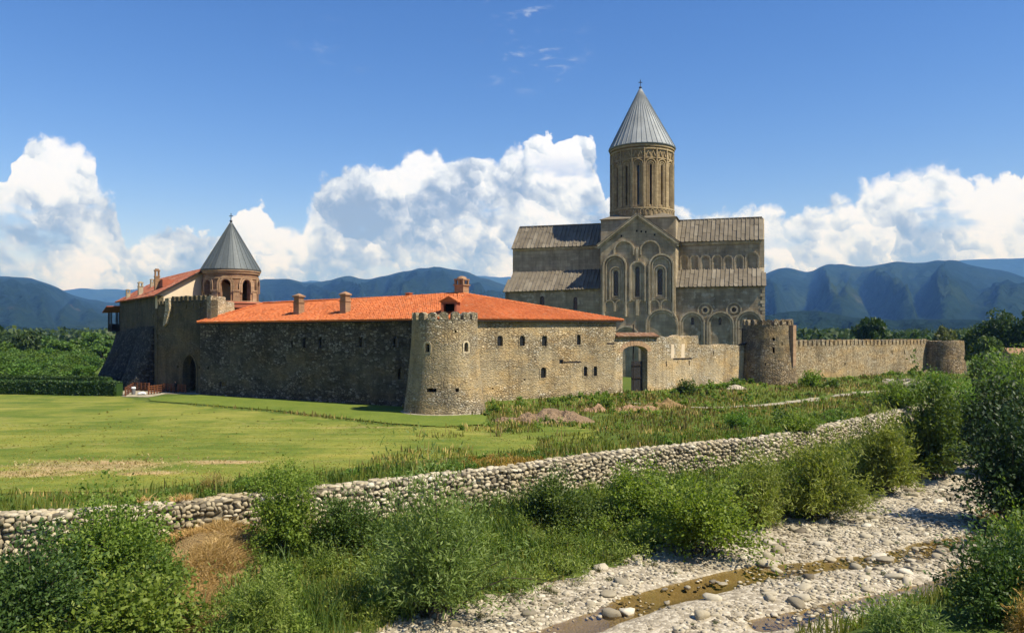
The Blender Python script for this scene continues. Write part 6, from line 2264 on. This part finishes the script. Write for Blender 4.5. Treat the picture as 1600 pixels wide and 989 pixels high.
shrub('yellow green bush at the end of the riverbed', 1490, 668, 62, 60, 'green', 26, group='shrubs on the near bank')
shrub('broad green bush below the end tower', 1556, 640, 100, 70, 'green', 27, group='shrubs on the near bank')
shrub('green bush at the right edge level with the end tower', 1596, 612, 80, 62, 'green', 28, group='shrubs on the near bank')
shrub('rounded bush right of the end tower', 1548, 588, 62, 34, 'dark', 29, group='shrubs on the near bank')
shrub('pale green bush next to the end tower wall', 1528, 584, 30, 26, 'green', 30, group='shrubs on the near bank')
shrub('small dark pointed bush at the foot of the gate wall', 1072, 616, 28, 24, 'dark', 31, group='shrubs by the walls')
shrub('light green bush at the left end of the long wall', 1266, 604, 34, 24, 'green', 32, group='shrubs by the walls')
shrub('dark weedy bush beside the brown round tower', 1300, 606, 30, 14, 'dark', 33, group='shrubs by the walls')
shrub('leafy weed clump between the earth heaps', 945, 640, 30, 22, 'green', 34, group='shrubs by the walls')
shrub('green weed clump at the right foot of the corner tower', 772, 645, 26, 16, 'green', 35, group='shrubs by the walls')
shrub('dark weed clump on the bank above the long stone wall', 1155, 672, 50, 32, 'green', 36)
shrub('dark bush on the wall top at the far bend', 1225, 668, 44, 28, 'dark', 37)
shrub('feathery green bush above the far bend of the wall', 1408, 660, 70, 46, 'green', 38)
shrub('scrubby green bush beyond the young dark tree', 1462, 632, 70, 40, 'green', 39)

# ---- trees
def gen_tree(seed, Rr, Hh, trunk, nl, ll, ncl):
    q = np.random.default_rng(seed)
    cz = trunk + (Hh - trunk) / 2
    d_ = q.normal(size=(ncl, 3))
    d_ /= np.linalg.norm(d_, axis=1)[:, None]
    C = d_ * (q.random(ncl) ** 0.4)[:, None] * np.array([Rr * 0.78, Rr * 0.78, (Hh - trunk) / 2 * 0.82]) + np.array([0, 0, cz])
    cs = q.uniform(0.55, 1.1, ncl) * Rr * 0.36
    ib = q.integers(0, ncl, nl)
    dd = q.normal(size=(nl, 3))
    dd /= np.linalg.norm(dd, axis=1)[:, None]
    P = C[ib] + dd * (cs[ib] * (0.45 + 0.6 * q.random(nl) ** 0.5))[:, None] * np.array([1, 1, 0.72])
    D = dd * 0.5 + q.normal(0, 0.8, (nl, 3))
    D /= np.linalg.norm(D, axis=1)[:, None]
    v, f = leaves_np(P, D, ll * q.uniform(0.6, 1.3, nl), ll * 0.62 * q.uniform(0.7, 1.2, nl), q)
    m_ = MB()
    m_.tube([(0, 0, -0.4), (0.05 * Rr, 0, trunk * 0.6), (0, 0.05 * Rr, trunk), (0, 0, cz)], [Rr * 0.085, Rr * 0.065, Rr * 0.05, Rr * 0.02], 8)
    for i in range(min(9, ncl)):
        m_.tube([(0, 0.03 * Rr, trunk * (0.7 + 0.3 * q.random())), tuple((C[i] + np.array([0, 0, trunk])) / 2), tuple(C[i])], [Rr * 0.035, Rr * 0.022, Rr * 0.008], 5)
    return v, f, np.clip(0.5 + q.normal(0, 0.22, nl), 0, 1), m_


_tpl = {}
def tree(label, loc, Rr, Hh, mat='leaf_tree', seed=0, trunk=0.25, nl=2600, ll=0.45, ncl=30, bark='bark', group=None, name='tree', cat='tree', rz=0.0):
    key = (seed, mat, round(trunk, 2), nl, bark, round(ll / Rr, 3), ncl)
    if key not in _tpl:
        v, f, t, m_ = gen_tree(seed, 1.0, 1.0 * 2, trunk * 2, nl, ll / Rr, ncl)
        _tpl[key] = (mesh_np('crown', v, f, M[mat], t), m_.mesh('trunk', M[bark], True))
    cm, tm = _tpl[key]
    th = thing(name, label, cat, loc, group)
    th.rotation_euler = (0, 0, rz)
    th.scale = (Rr, Rr, Hh / 2)
    for nm, me in (('trunk', tm), ('crown', cm)):
        o = bpy.data.objects.new(nm, me)
        COL.objects.link(o)
        o.parent = th
    return th


def tree_at(label, px, Y, wp, top_py, seed, **kw):
    x = (px - 800) / F * Y
    z0 = 0.0
    top = H + (YH - top_py) / F * Y
    return tree(label, (x, Y, z0 - 0.1), wp * Y / F / 2, top - z0, seed=seed, **kw)


tree_at('round dark tree standing alone behind the long wall', 1359, 235, 52, 491, 1, nl=3600, ll=1.1, ncl=34, trunk=0.2)
tree_at('pale olive tree behind the end tower', 1478, 195, 44, 510, 2, mat='leaf_olive', nl=3000, ll=0.75, ncl=30, trunk=0.15)
tree_at('big spreading tree with pale trunk at the right edge', 1562, 190, 92, 484, 3, mat='leaf_tree', nl=5200, ll=0.8, ncl=44, trunk=0.22, bark='bark_pale')
tree_at('tall tree cut by the right edge of the picture', 1618, 182, 80, 480, 4, mat='leaf_tree', nl=4600, ll=0.8, ncl=40, trunk=0.2)
tree_at('dark bushy tree left of the big spreading tree', 1520, 205, 50, 510, 5, mat='leaf_dark', nl=3200, ll=0.8, ncl=30, trunk=0.1)
tree_at('low dark tree under the big spreading tree', 1545, 176, 44, 522, 6, mat='leaf_dark', nl=2600, ll=0.7, ncl=26, trunk=0.1)
tree_at('bushy tree on the plain beyond the end tower', 1440, 300, 40, 513, 7, mat='leaf_dark', nl=2000, ll=1.2, ncl=22, trunk=0.12)
tree_at('dark tree right beside the lone round tree', 1395, 270, 36, 517, 8, mat='leaf_tree', nl=2000, ll=1.1, ncl=22, trunk=0.12)

# orchard left of the keep
q = np.random.default_rng(77)
k_ = 0
def behind_keep(x, y):
    return x > -0.505 * y + 2 - 3 and y > 118
for row in range(9):
    Y = 129 + row * 8.5
    X = -0.66 * Y - 4
    while X < -0.515 * Y:
        xx, yy = X + q.uniform(-1, 1), Y + q.uniform(-2, 2)
        rr_ = q.uniform(2.6, 3.6)
        if xx + rr_ < -0.507 * yy:
            tree('bright green fruit tree in the orchard beyond the hedges', (xx, yy, -0.1), rr_, q.uniform(3.9, 5.2) + 0.12 * row, 'leaf_orchard', int(q.integers(40, 44)), 0.08, 1700, 0.15 * rr_, 26,
                 group='orchard trees beyond the hedges', name='fruit_tree', rz=q.uniform(0, 6.28))
        X += q.uniform(4.6, 6.0)
for i in range(26):
    Y = q.uniform(205, 300)
    X = q.uniform(-0.68, -0.47) * Y
    tree('dark leafy tree in the wood behind the orchard', (X, Y, -0.1), q.uniform(4.0, 6.0), q.uniform(7.0, 10.2), ('leaf_tree', 'leaf_orchard')[i % 2], 50 + i % 4, 0.12, 1500, 1.0, 26,
         group='trees behind the orchard', rz=q.uniform(0, 6.28))

# far woods on the plain, one mass
V, Fc, T = [], [], []
off = 0
nt_ = 900
Y = q.uniform(340, 1500, nt_) ** 1.0
A = q.uniform(-0.95, 0.95, nt_)
for i in range(nt_):
    y_ = Y[i]
    x_ = A[i] * y_ * 0.85
    r_0 = q.uniform(4.5, 9.0) * (1 + y_ / 2500)
    hh = q.uniform(6, 12.0) * (0.85 + y_ / 2500)
    n = 90
    d_ = q.normal(size=(n, 3))
    d_ /= np.linalg.norm(d_, axis=1)[:, None]
    P = d_ * np.array([r_0, r_0, hh / 2]) * (0.7 + 0.35 * q.random((n, 1))) + np.array([x_, y_, hh / 2])
    P[:, 2] = np.maximum(P[:, 2], 0.3)
    D = q.normal(size=(n, 3))
    D /= np.linalg.norm(D, axis=1)[:, None]
    v, f = leaves_np(P, D, q.uniform(2.0, 3.6, n) * (1 + y_ / 2000), q.uniform(1.5, 2.4, n) * (1 + y_ / 2000), q)
    V.append(v)
    Fc.append(f + off)
    off += len(v)
    T.append(np.clip(q.normal(0.45, 0.2, n) + q.normal(0, 0.15), 0, 1))
tag(link('woods', mesh_np('woods', np.concatenate(V), np.concatenate(Fc), M['leaf_tree'], np.concatenate(T)), kind='stuff'), 'far belt of woods across the plain', 'woods')

# ---- hedges
def hedge(label, p0, p1, wd, h_, n, seed):
    r_ = np.random.default_rng(seed)
    p0, p1 = np.array(p0, float), np.array(p1, float)
    L = np.linalg.norm(p1 - p0)
    e = (p1 - p0) / L
    nn = np.array([e[1], -e[0]])
    s_ = r_.random(n) * L
    face = r_.random(n)
    u = np.where(face < 0.55, wd / 2, r_.uniform(-wd / 2, wd / 2, n))
    z = np.where(face < 0.55, r_.random(n) * h_, h_)
    wob = 0.12 * np.sin(s_ * 0.9) + 0.08 * np.sin(s_ * 2.3)
    u = u + r_.normal(0, 0.07, n) + wob * 0.5
    z = z * (1 + 0.04 * np.sin(s_ * 0.7)) + r_.normal(0, 0.06, n)
    x, y = p0[0] + e[0] * s_ + nn[0] * u, p0[1] + e[1] * s_ + nn[1] * u
    P = np.stack([x, y, np.maximum(z, 0.02)], 1)
    D = r_.normal(size=(n, 3))
    D /= np.linalg.norm(D, axis=1)[:, None]
    v, f = leaves_np(P, D, r_.uniform(0.2, 0.4, n), r_.uniform(0.12, 0.24, n), r_)
    th = thing('hedge', label, 'hedge', (p0[0], p0[1], 0), 'clipped hedges left of the gatehouse')
    link('foliage', mesh_np('foliage', v, f, M['leaf_hedge'], np.clip(r_.normal(0.5, 0.2, n), 0, 1)), th)
    m_ = MB()
    c = (p0 + p1) / 2
    m_.box((c[0], c[1], h_ / 2 - 0.1), (e[0] * L / 2, e[1] * L / 2, 0), (nn[0] * (wd / 2 - 0.1), nn[1] * (wd / 2 - 0.1), 0), (0, 0, h_ / 2 - 0.05))
    link('branches', m_.mesh('branches', M['leaf_hedge']), th)
ga, gb = Gz(-260, 611), Gz(187, 619)
hedge('clipped dark green hedge along the far edge of the lawn', (ga.x, ga.y), (gb.x, gb.y), 1.5, 1.95, 14000, 5)
ga, gb = Gz(-260, 603.5), Gz(172, 610)
hedge('second clipped hedge behind the first one', (ga.x, ga.y), (gb.x, gb.y), 1.3, 2.05, 9000, 6)

# ---- grasses
def blades(P, h_, w_, q, lean=0.35):
    n = len(P)
    a = q.random(n) * 6.2832
    sd = np.stack([np.cos(a), np.sin(a), np.zeros(n)], 1) * (w_ / 2)[:, None]
    la = q.random(n) * 6.2832
    ld = np.stack([np.cos(la), np.sin(la), np.zeros(n)], 1) * (h_ * lean * q.random(n))[:, None]
    up = np.stack([np.zeros(n), np.zeros(n), h_], 1)
    mid = P + up * 0.6 + ld * 0.35
    tip = P + up * (0.95 + 0.1 * q.random((n, 1))) + ld
    v = np.stack([P - sd, P + sd, mid + sd * 0.75, mid - sd * 0.75, tip], 1).reshape(-1, 3)
    k = (np.arange(n) * 5)[:, None]
    f = np.concatenate([k + np.array([[0, 1, 2]]), k + np.array([[0, 2, 3]]), k + np.array([[3, 2, 4]])], 1).reshape(-1, 3)
    return v, f


def grass(label, n, xr, yr, keep, hr, wr, mat, seed, name='grass', lean=0.4, zoff=-0.03, hnoise=0.8):
    q = np.random.default_rng(seed)
    x, y = q.uniform(*xr, n * 4), q.uniform(*yr, n * 4)
    px = 800 + F * x / y
    k = (px > -60) & (px < 1660)
    x, y = x[k], y[k]
    k = keep(x, y, q)
    x, y = x[k][:n], y[k][:n]
    n = len(x)
    P = np.stack([x, y, terrain(x, y) + zoff], 1)
    hn = fbm(x * 0.5, y * 0.5, 3, seed)
    h_ = q.uniform(*hr, n) * (1 - hnoise / 2 + hnoise * 1.6 * (hn - 0.3))
    w_ = q.uniform(*wr, n) * np.clip(y / 48.0, 0.8, 2.2)
    v, f = blades(P, np.maximum(h_, hr[0] * 0.4), w_, q, lean)
    tone = np.clip(q.normal(0.5, 0.2, n) + (fbm(x * 0.25, y * 0.25, 3, seed + 3) - 0.5) * 1.1, 0, 1)
    return tag(link(name, mesh_np(name, v, f, M[mat], np.repeat(tone, 3)), kind='stuff'), label, 'grass')


def dW(x, y):
    return seg_dist(x, y, WL)[0]
def dCastle(x, y):
    return np.abs(seg_dist(x, y, [tuple(RW0), tuple(RW1), tuple(GW1), tuple(FW0), tuple(FW1), (110, 185)])[0])
def onpath(x, y):
    return np.abs(seg_dist(x, y, TRACK)[0]) < 0.95
def rough(x, y, q):
    d_ = dW(x, y)
    lw = in_poly(x, y, LAWN) & (d_ > 4.5) & ~((x > -13) & (fbm(x * 0.22, y * 0.22, 3, 29) + 0.02 * (x + 6) > 0.58))
    side = seg_dist(x, y, [(-90, 150), tuple(LW0), tuple(CB), tuple(GW1), tuple(FW1), (130, 200)])[0] < -0.8
    return (d_ > 0.95) & ~lw & ~in_poly(x, y, STRIP) & side & ~onpath(x, y) & (np.hypot(x - TA.x, y - TA.y) > 4.9) & (np.hypot(x - T2.x, y - T2.y) > 4.6)
grass('rough knee-high meadow grass above the retaining wall', 40000, (-40, 90), (38, 160), lambda x, y, q: rough(x, y, q) & (q.random(len(x)) < np.clip((62 / y) ** 2, 0.12, 1)), (0.2, 0.6), (0.05, 0.1), 'blade', 101)
grass('tall green weeds along the top of the retaining wall', 26000, (-34, 60), (38, 105), lambda x, y, q: (dW(x, y) > 1.0) & (dW(x, y) < 3.6 + 3 * (fbm(x * .3, y * .3, 2, 7) - .5)) & (fbm(x * .6, y * .6, 2, 17) > 0.42), (0.45, 1.0), (0.05, 0.1), 'reed', 102)
grass('short mown grass blades of the lawn', 24000, (-60, 24), (40, 78), lambda x, y, q: in_poly(x, y, LAWN) & (dW(x, y) > 3.2) & (q.random(len(x)) < np.clip((44 / y) ** 3, 0.02, 1)), (0.03, 0.075), (0.05, 0.1), 'lawn_blade', 103, zoff=0.02)
def bank(x, y, q):
    dg = seg_dist(x, y, GL)[0]
    return (dW(x, y) < -0.35) & (dg > 0.3) & (np.hypot((x + 14.6) / 2.2, (y - 37.0) / 6.0) > 0.95)
grass('tall green grass and reeds below the retaining wall', 46000, (-34, 62), (26, 100), bank, (0.5, 1.5), (0.04, 0.09), 'reed', 104, lean=0.8, hnoise=1.7)
grass('olive grass mixed into the riverbank growth', 30000, (-34, 62), (26, 100), bank, (0.35, 1.0), (0.04, 0.08), 'blade', 105, lean=0.6)
grass('thin dry grass along the edge of the gravel', 9000, (-14, 60), (28, 98), lambda x, y, q: (np.abs(seg_dist(x, y, GL)[0] - 0.9) < 1.3 + 1.5 * (fbm(x * .6, y * .6, 2, 9) - .5)) & (dW(x, y) < -1), (0.12, 0.4), (0.03, 0.06), 'dry', 106, lean=0.9)
grass('grass on the near bank of the river', 30000, (-10, 80), (24, 110), lambda x, y, q: (seg_dist(x, y, RB)[0] < 0.3), (0.3, 0.9), (0.04, 0.08), 'blade', 107, lean=0.5)
grass('pale dry stalks scattered through the meadow', 16000, (-30, 90), (40, 160), lambda x, y, q: rough(x, y, q) & (fbm(x * .22, y * .22, 3, 63) > 0.5) & (q.random(len(x)) < np.clip((75 / y) ** 2, 0.15, 1)), (0.25, 0.6), (0.04, 0.08), 'dry', 111, lean=0.5)
grass('brown seeding weeds in the meadow and on the bank', 15000, (-34, 90), (28, 150), lambda x, y, q: (rough(x, y, q) | bank(x, y, q)) & (fbm(x * .3, y * .3, 3, 83) > 0.53), (0.3, 0.95), (0.04, 0.09), 'brown_weed', 112, lean=0.5)
gg = Gz(778, 722)
grass('golden dry grass patch above the retaining wall', 5200, (gg.x - 4.2, gg.x + 4.2), (gg.y - 2.5, gg.y + 2.5), lambda x, y, q: (np.hypot((x - gg.x) / 3.0, (y - gg.y) / 2.4) < 1.35 - 0.9 * fbm(x * .8, y * .8, 3, 3)) & (dW(x, y) > 0.9), (0.3, 0.6), (0.05, 0.09), 'gold', 108, lean=0.8)
grass('dry yellow stubble on the near part of the lawn', 4500, (-40, -4), (40, 60), lambda x, y, q: q.random(len(x)) < dryness(x, y) * 0.9, (0.06, 0.16), (0.06, 0.11), 'dry', 109, zoff=0.02, lean=1.0)
SM = Vector((-14.4, 36.4))
grass('dry straw covering the slope below the broken wall', 21000, (-19.5, -9.5), (29, 44), lambda x, y, q: (np.hypot((x - SM.x) / 2.5, (y - SM.y) / 7.8) < 1.7 - 1.7 * fbm(x * 0.8, y * 0.6, 3, 77) - 0.2 * q.random(len(x))) & (dW(x, y) < 0.2), (0.15, 0.6), (0.03, 0.065), 'dry', 110, lean=2.8, hnoise=1.0, name='straw', zoff=0.16)

st_ = Gz(296, 786, 0.1)
grass('dry straw lying over the broken top of the wall', 3500, (st_.x - 3, st_.x + 3), (st_.y - 2, st_.y + 2.5), lambda x, y, q: (np.hypot((x - st_.x) / 2.0, (y - st_.y) / 1.3) < 1.6 - 1.4 * fbm(x * 1.1, y * 1.1, 3, 7)), (0.1, 0.4), (0.03, 0.06), 'dry', 113, lean=2.6, name='straw', zoff=0.12)


# ---- tangled undergrowth: many small leafy clumps, nobody could count them
def undergrowth(label, n, xr, yr, keep, hr, mat, seed, per=150, ll=0.15, lw=0.07):
    q = np.random.default_rng(seed)
    x, y = q.uniform(*xr, n * 14), q.uniform(*yr, n * 14)
    px = 800 + F * x / y
    k = (px > -60) & (px < 1660)
    x, y = x[k], y[k]
    k = keep(x, y, q)
    x, y = x[k][:n], y[k][:n]
    z = terrain(x, y)
    V, Fc, T = [], [], []
    off = 0
    for i in range(len(x)):
        hh = q.uniform(*hr)
        lod = max(1.0, y[i] / 45.0)
        v, f, t, _ = gen_shrub(int(q.integers(0, 9999)), hh * q.uniform(0.6, 1.1), hh * q.uniform(0.6, 1.0), hh, 16, per, ll * lod, lw * lod, q.uniform(0.2, 0.9), 0.25, 1.0, 0.15, 0.16)
        V.append(v + np.array([x[i], y[i], z[i] - 0.04]))
        Fc.append(f + off)
        off += len(v)
        T.append(np.clip(t + q.normal(0, 0.22), 0, 1))
    return tag(link('undergrowth', mesh_np('undergrowth', np.concatenate(V), np.concatenate(Fc), M[mat], np.concatenate(T)), kind='stuff'), label, 'undergrowth')


def bank2(x, y, q):
    return bank(x, y, q) & (fbm(x * .35, y * .35, 2, 91) > 0.40)
undergrowth('tangled green weeds below the retaining wall', 330, (-34, 62), (27, 98), bank2, (0.5, 1.5), 'leaf_green', 201)
undergrowth('tangled olive weeds below the retaining wall', 280, (-34, 62), (27, 98), lambda x, y, q: bank(x, y, q), (0.5, 1.4), 'leaf_willow', 202, ll=0.17, lw=0.035)
def edge_bank(x, y, q):
    dg = seg_dist(x, y, GL)[0]
    return (dW(x, y) < -0.6) & (dg > -0.5) & (np.hypot((x + 14.6) / 2.4, (y - 37.0) / 6.5) > 1)
undergrowth('leafy scrub filling the bank between the larger bushes', 120, (-30, 62), (27, 98), edge_bank, (0.9, 2.1), 'leaf_green', 211, per=360, ll=0.18, lw=0.085)
undergrowth('narrow-leaved scrub filling the bank between the larger bushes', 120, (-30, 62), (27, 98), edge_bank, (0.9, 2.3), 'leaf_willow', 212, per=360, ll=0.22, lw=0.055)
undergrowth('brownish weeds scattered along the gravel edge', 150, (-14, 62), (28, 98), lambda x, y, q: (np.abs(seg_dist(x, y, GL)[0] - 0.3) < 1.9) & (dW(x, y) < -0.8), (0.25, 0.8), 'brown_weed', 213, per=130, ll=0.15, lw=0.03)
undergrowth('dark weeds at the foot of the retaining wall', 110, (-30, 62), (36, 98), lambda x, y, q: (dW(x, y) < -0.4) & (dW(x, y) > -2.6) & (fbm(x * .4, y * .4, 2, 5) > 0.45), (0.8, 1.7), 'leaf_dark', 203)
undergrowth('leafy weeds along the wall top and the lawn edge', 430, (-34, 60), (38, 105), lambda x, y, q: (dW(x, y) > 0.9) & (dW(x, y) < 4.6) & (fbm(x * .3, y * .3, 2, 15) > 0.36), (0.3, 0.8), 'leaf_green', 204)
undergrowth('scattered weeds in the meadow before the gate', 240, (-6, 95), (60, 150), lambda x, y, q: rough(x, y, q), (0.35, 0.9), 'leaf_green', 205, per=120)
undergrowth('rank weeds along the foot of the sunlit walls', 120, (-4, 95), (92, 160), lambda x, y, q: (dCastle(x, y) < 4.5) & rough(x, y, q), (0.4, 1.1), 'leaf_green', 206, per=120)
undergrowth('weeds and brambles along the near bank', 130, (-6, 90), (26, 110), lambda x, y, q: (seg_dist(x, y, RB)[0] < -0.4) & (seg_dist(x, y, RB)[0] > -14), (0.6, 1.8), 'leaf_green', 207)
undergrowth('small tufts of weeds growing in the gravel', 70, (-12, 60), (30, 95), lambda x, y, q: bed_mask(x, y) & (terrain(x, y) > WATER_Z + 0.05), (0.12, 0.35), 'leaf_olive', 208, per=70, ll=0.1, lw=0.03)

grass('thin grass growing over the top of the retaining wall', 7000, (-34, 60), (36, 105), lambda x, y, q: (dW(x, y) > 0.15) & (dW(x, y) < 1.2) & (fbm(x * .7, y * .7, 2, 37) > 0.45), (0.12, 0.4), (0.04, 0.08), 'blade', 114, zoff=0.0, lean=0.9)
undergrowth('low tufts of coarse grass scattered on the lawn', 150, (-46, 22), (42, 92), lambda x, y, q: in_poly(x, y, LAWN) & (dW(x, y) > 3) & (fbm(x * .2, y * .2, 3, 19) > 0.46), (0.06, 0.18), 'lawn_blade', 214, per=60, ll=0.14, lw=0.045)
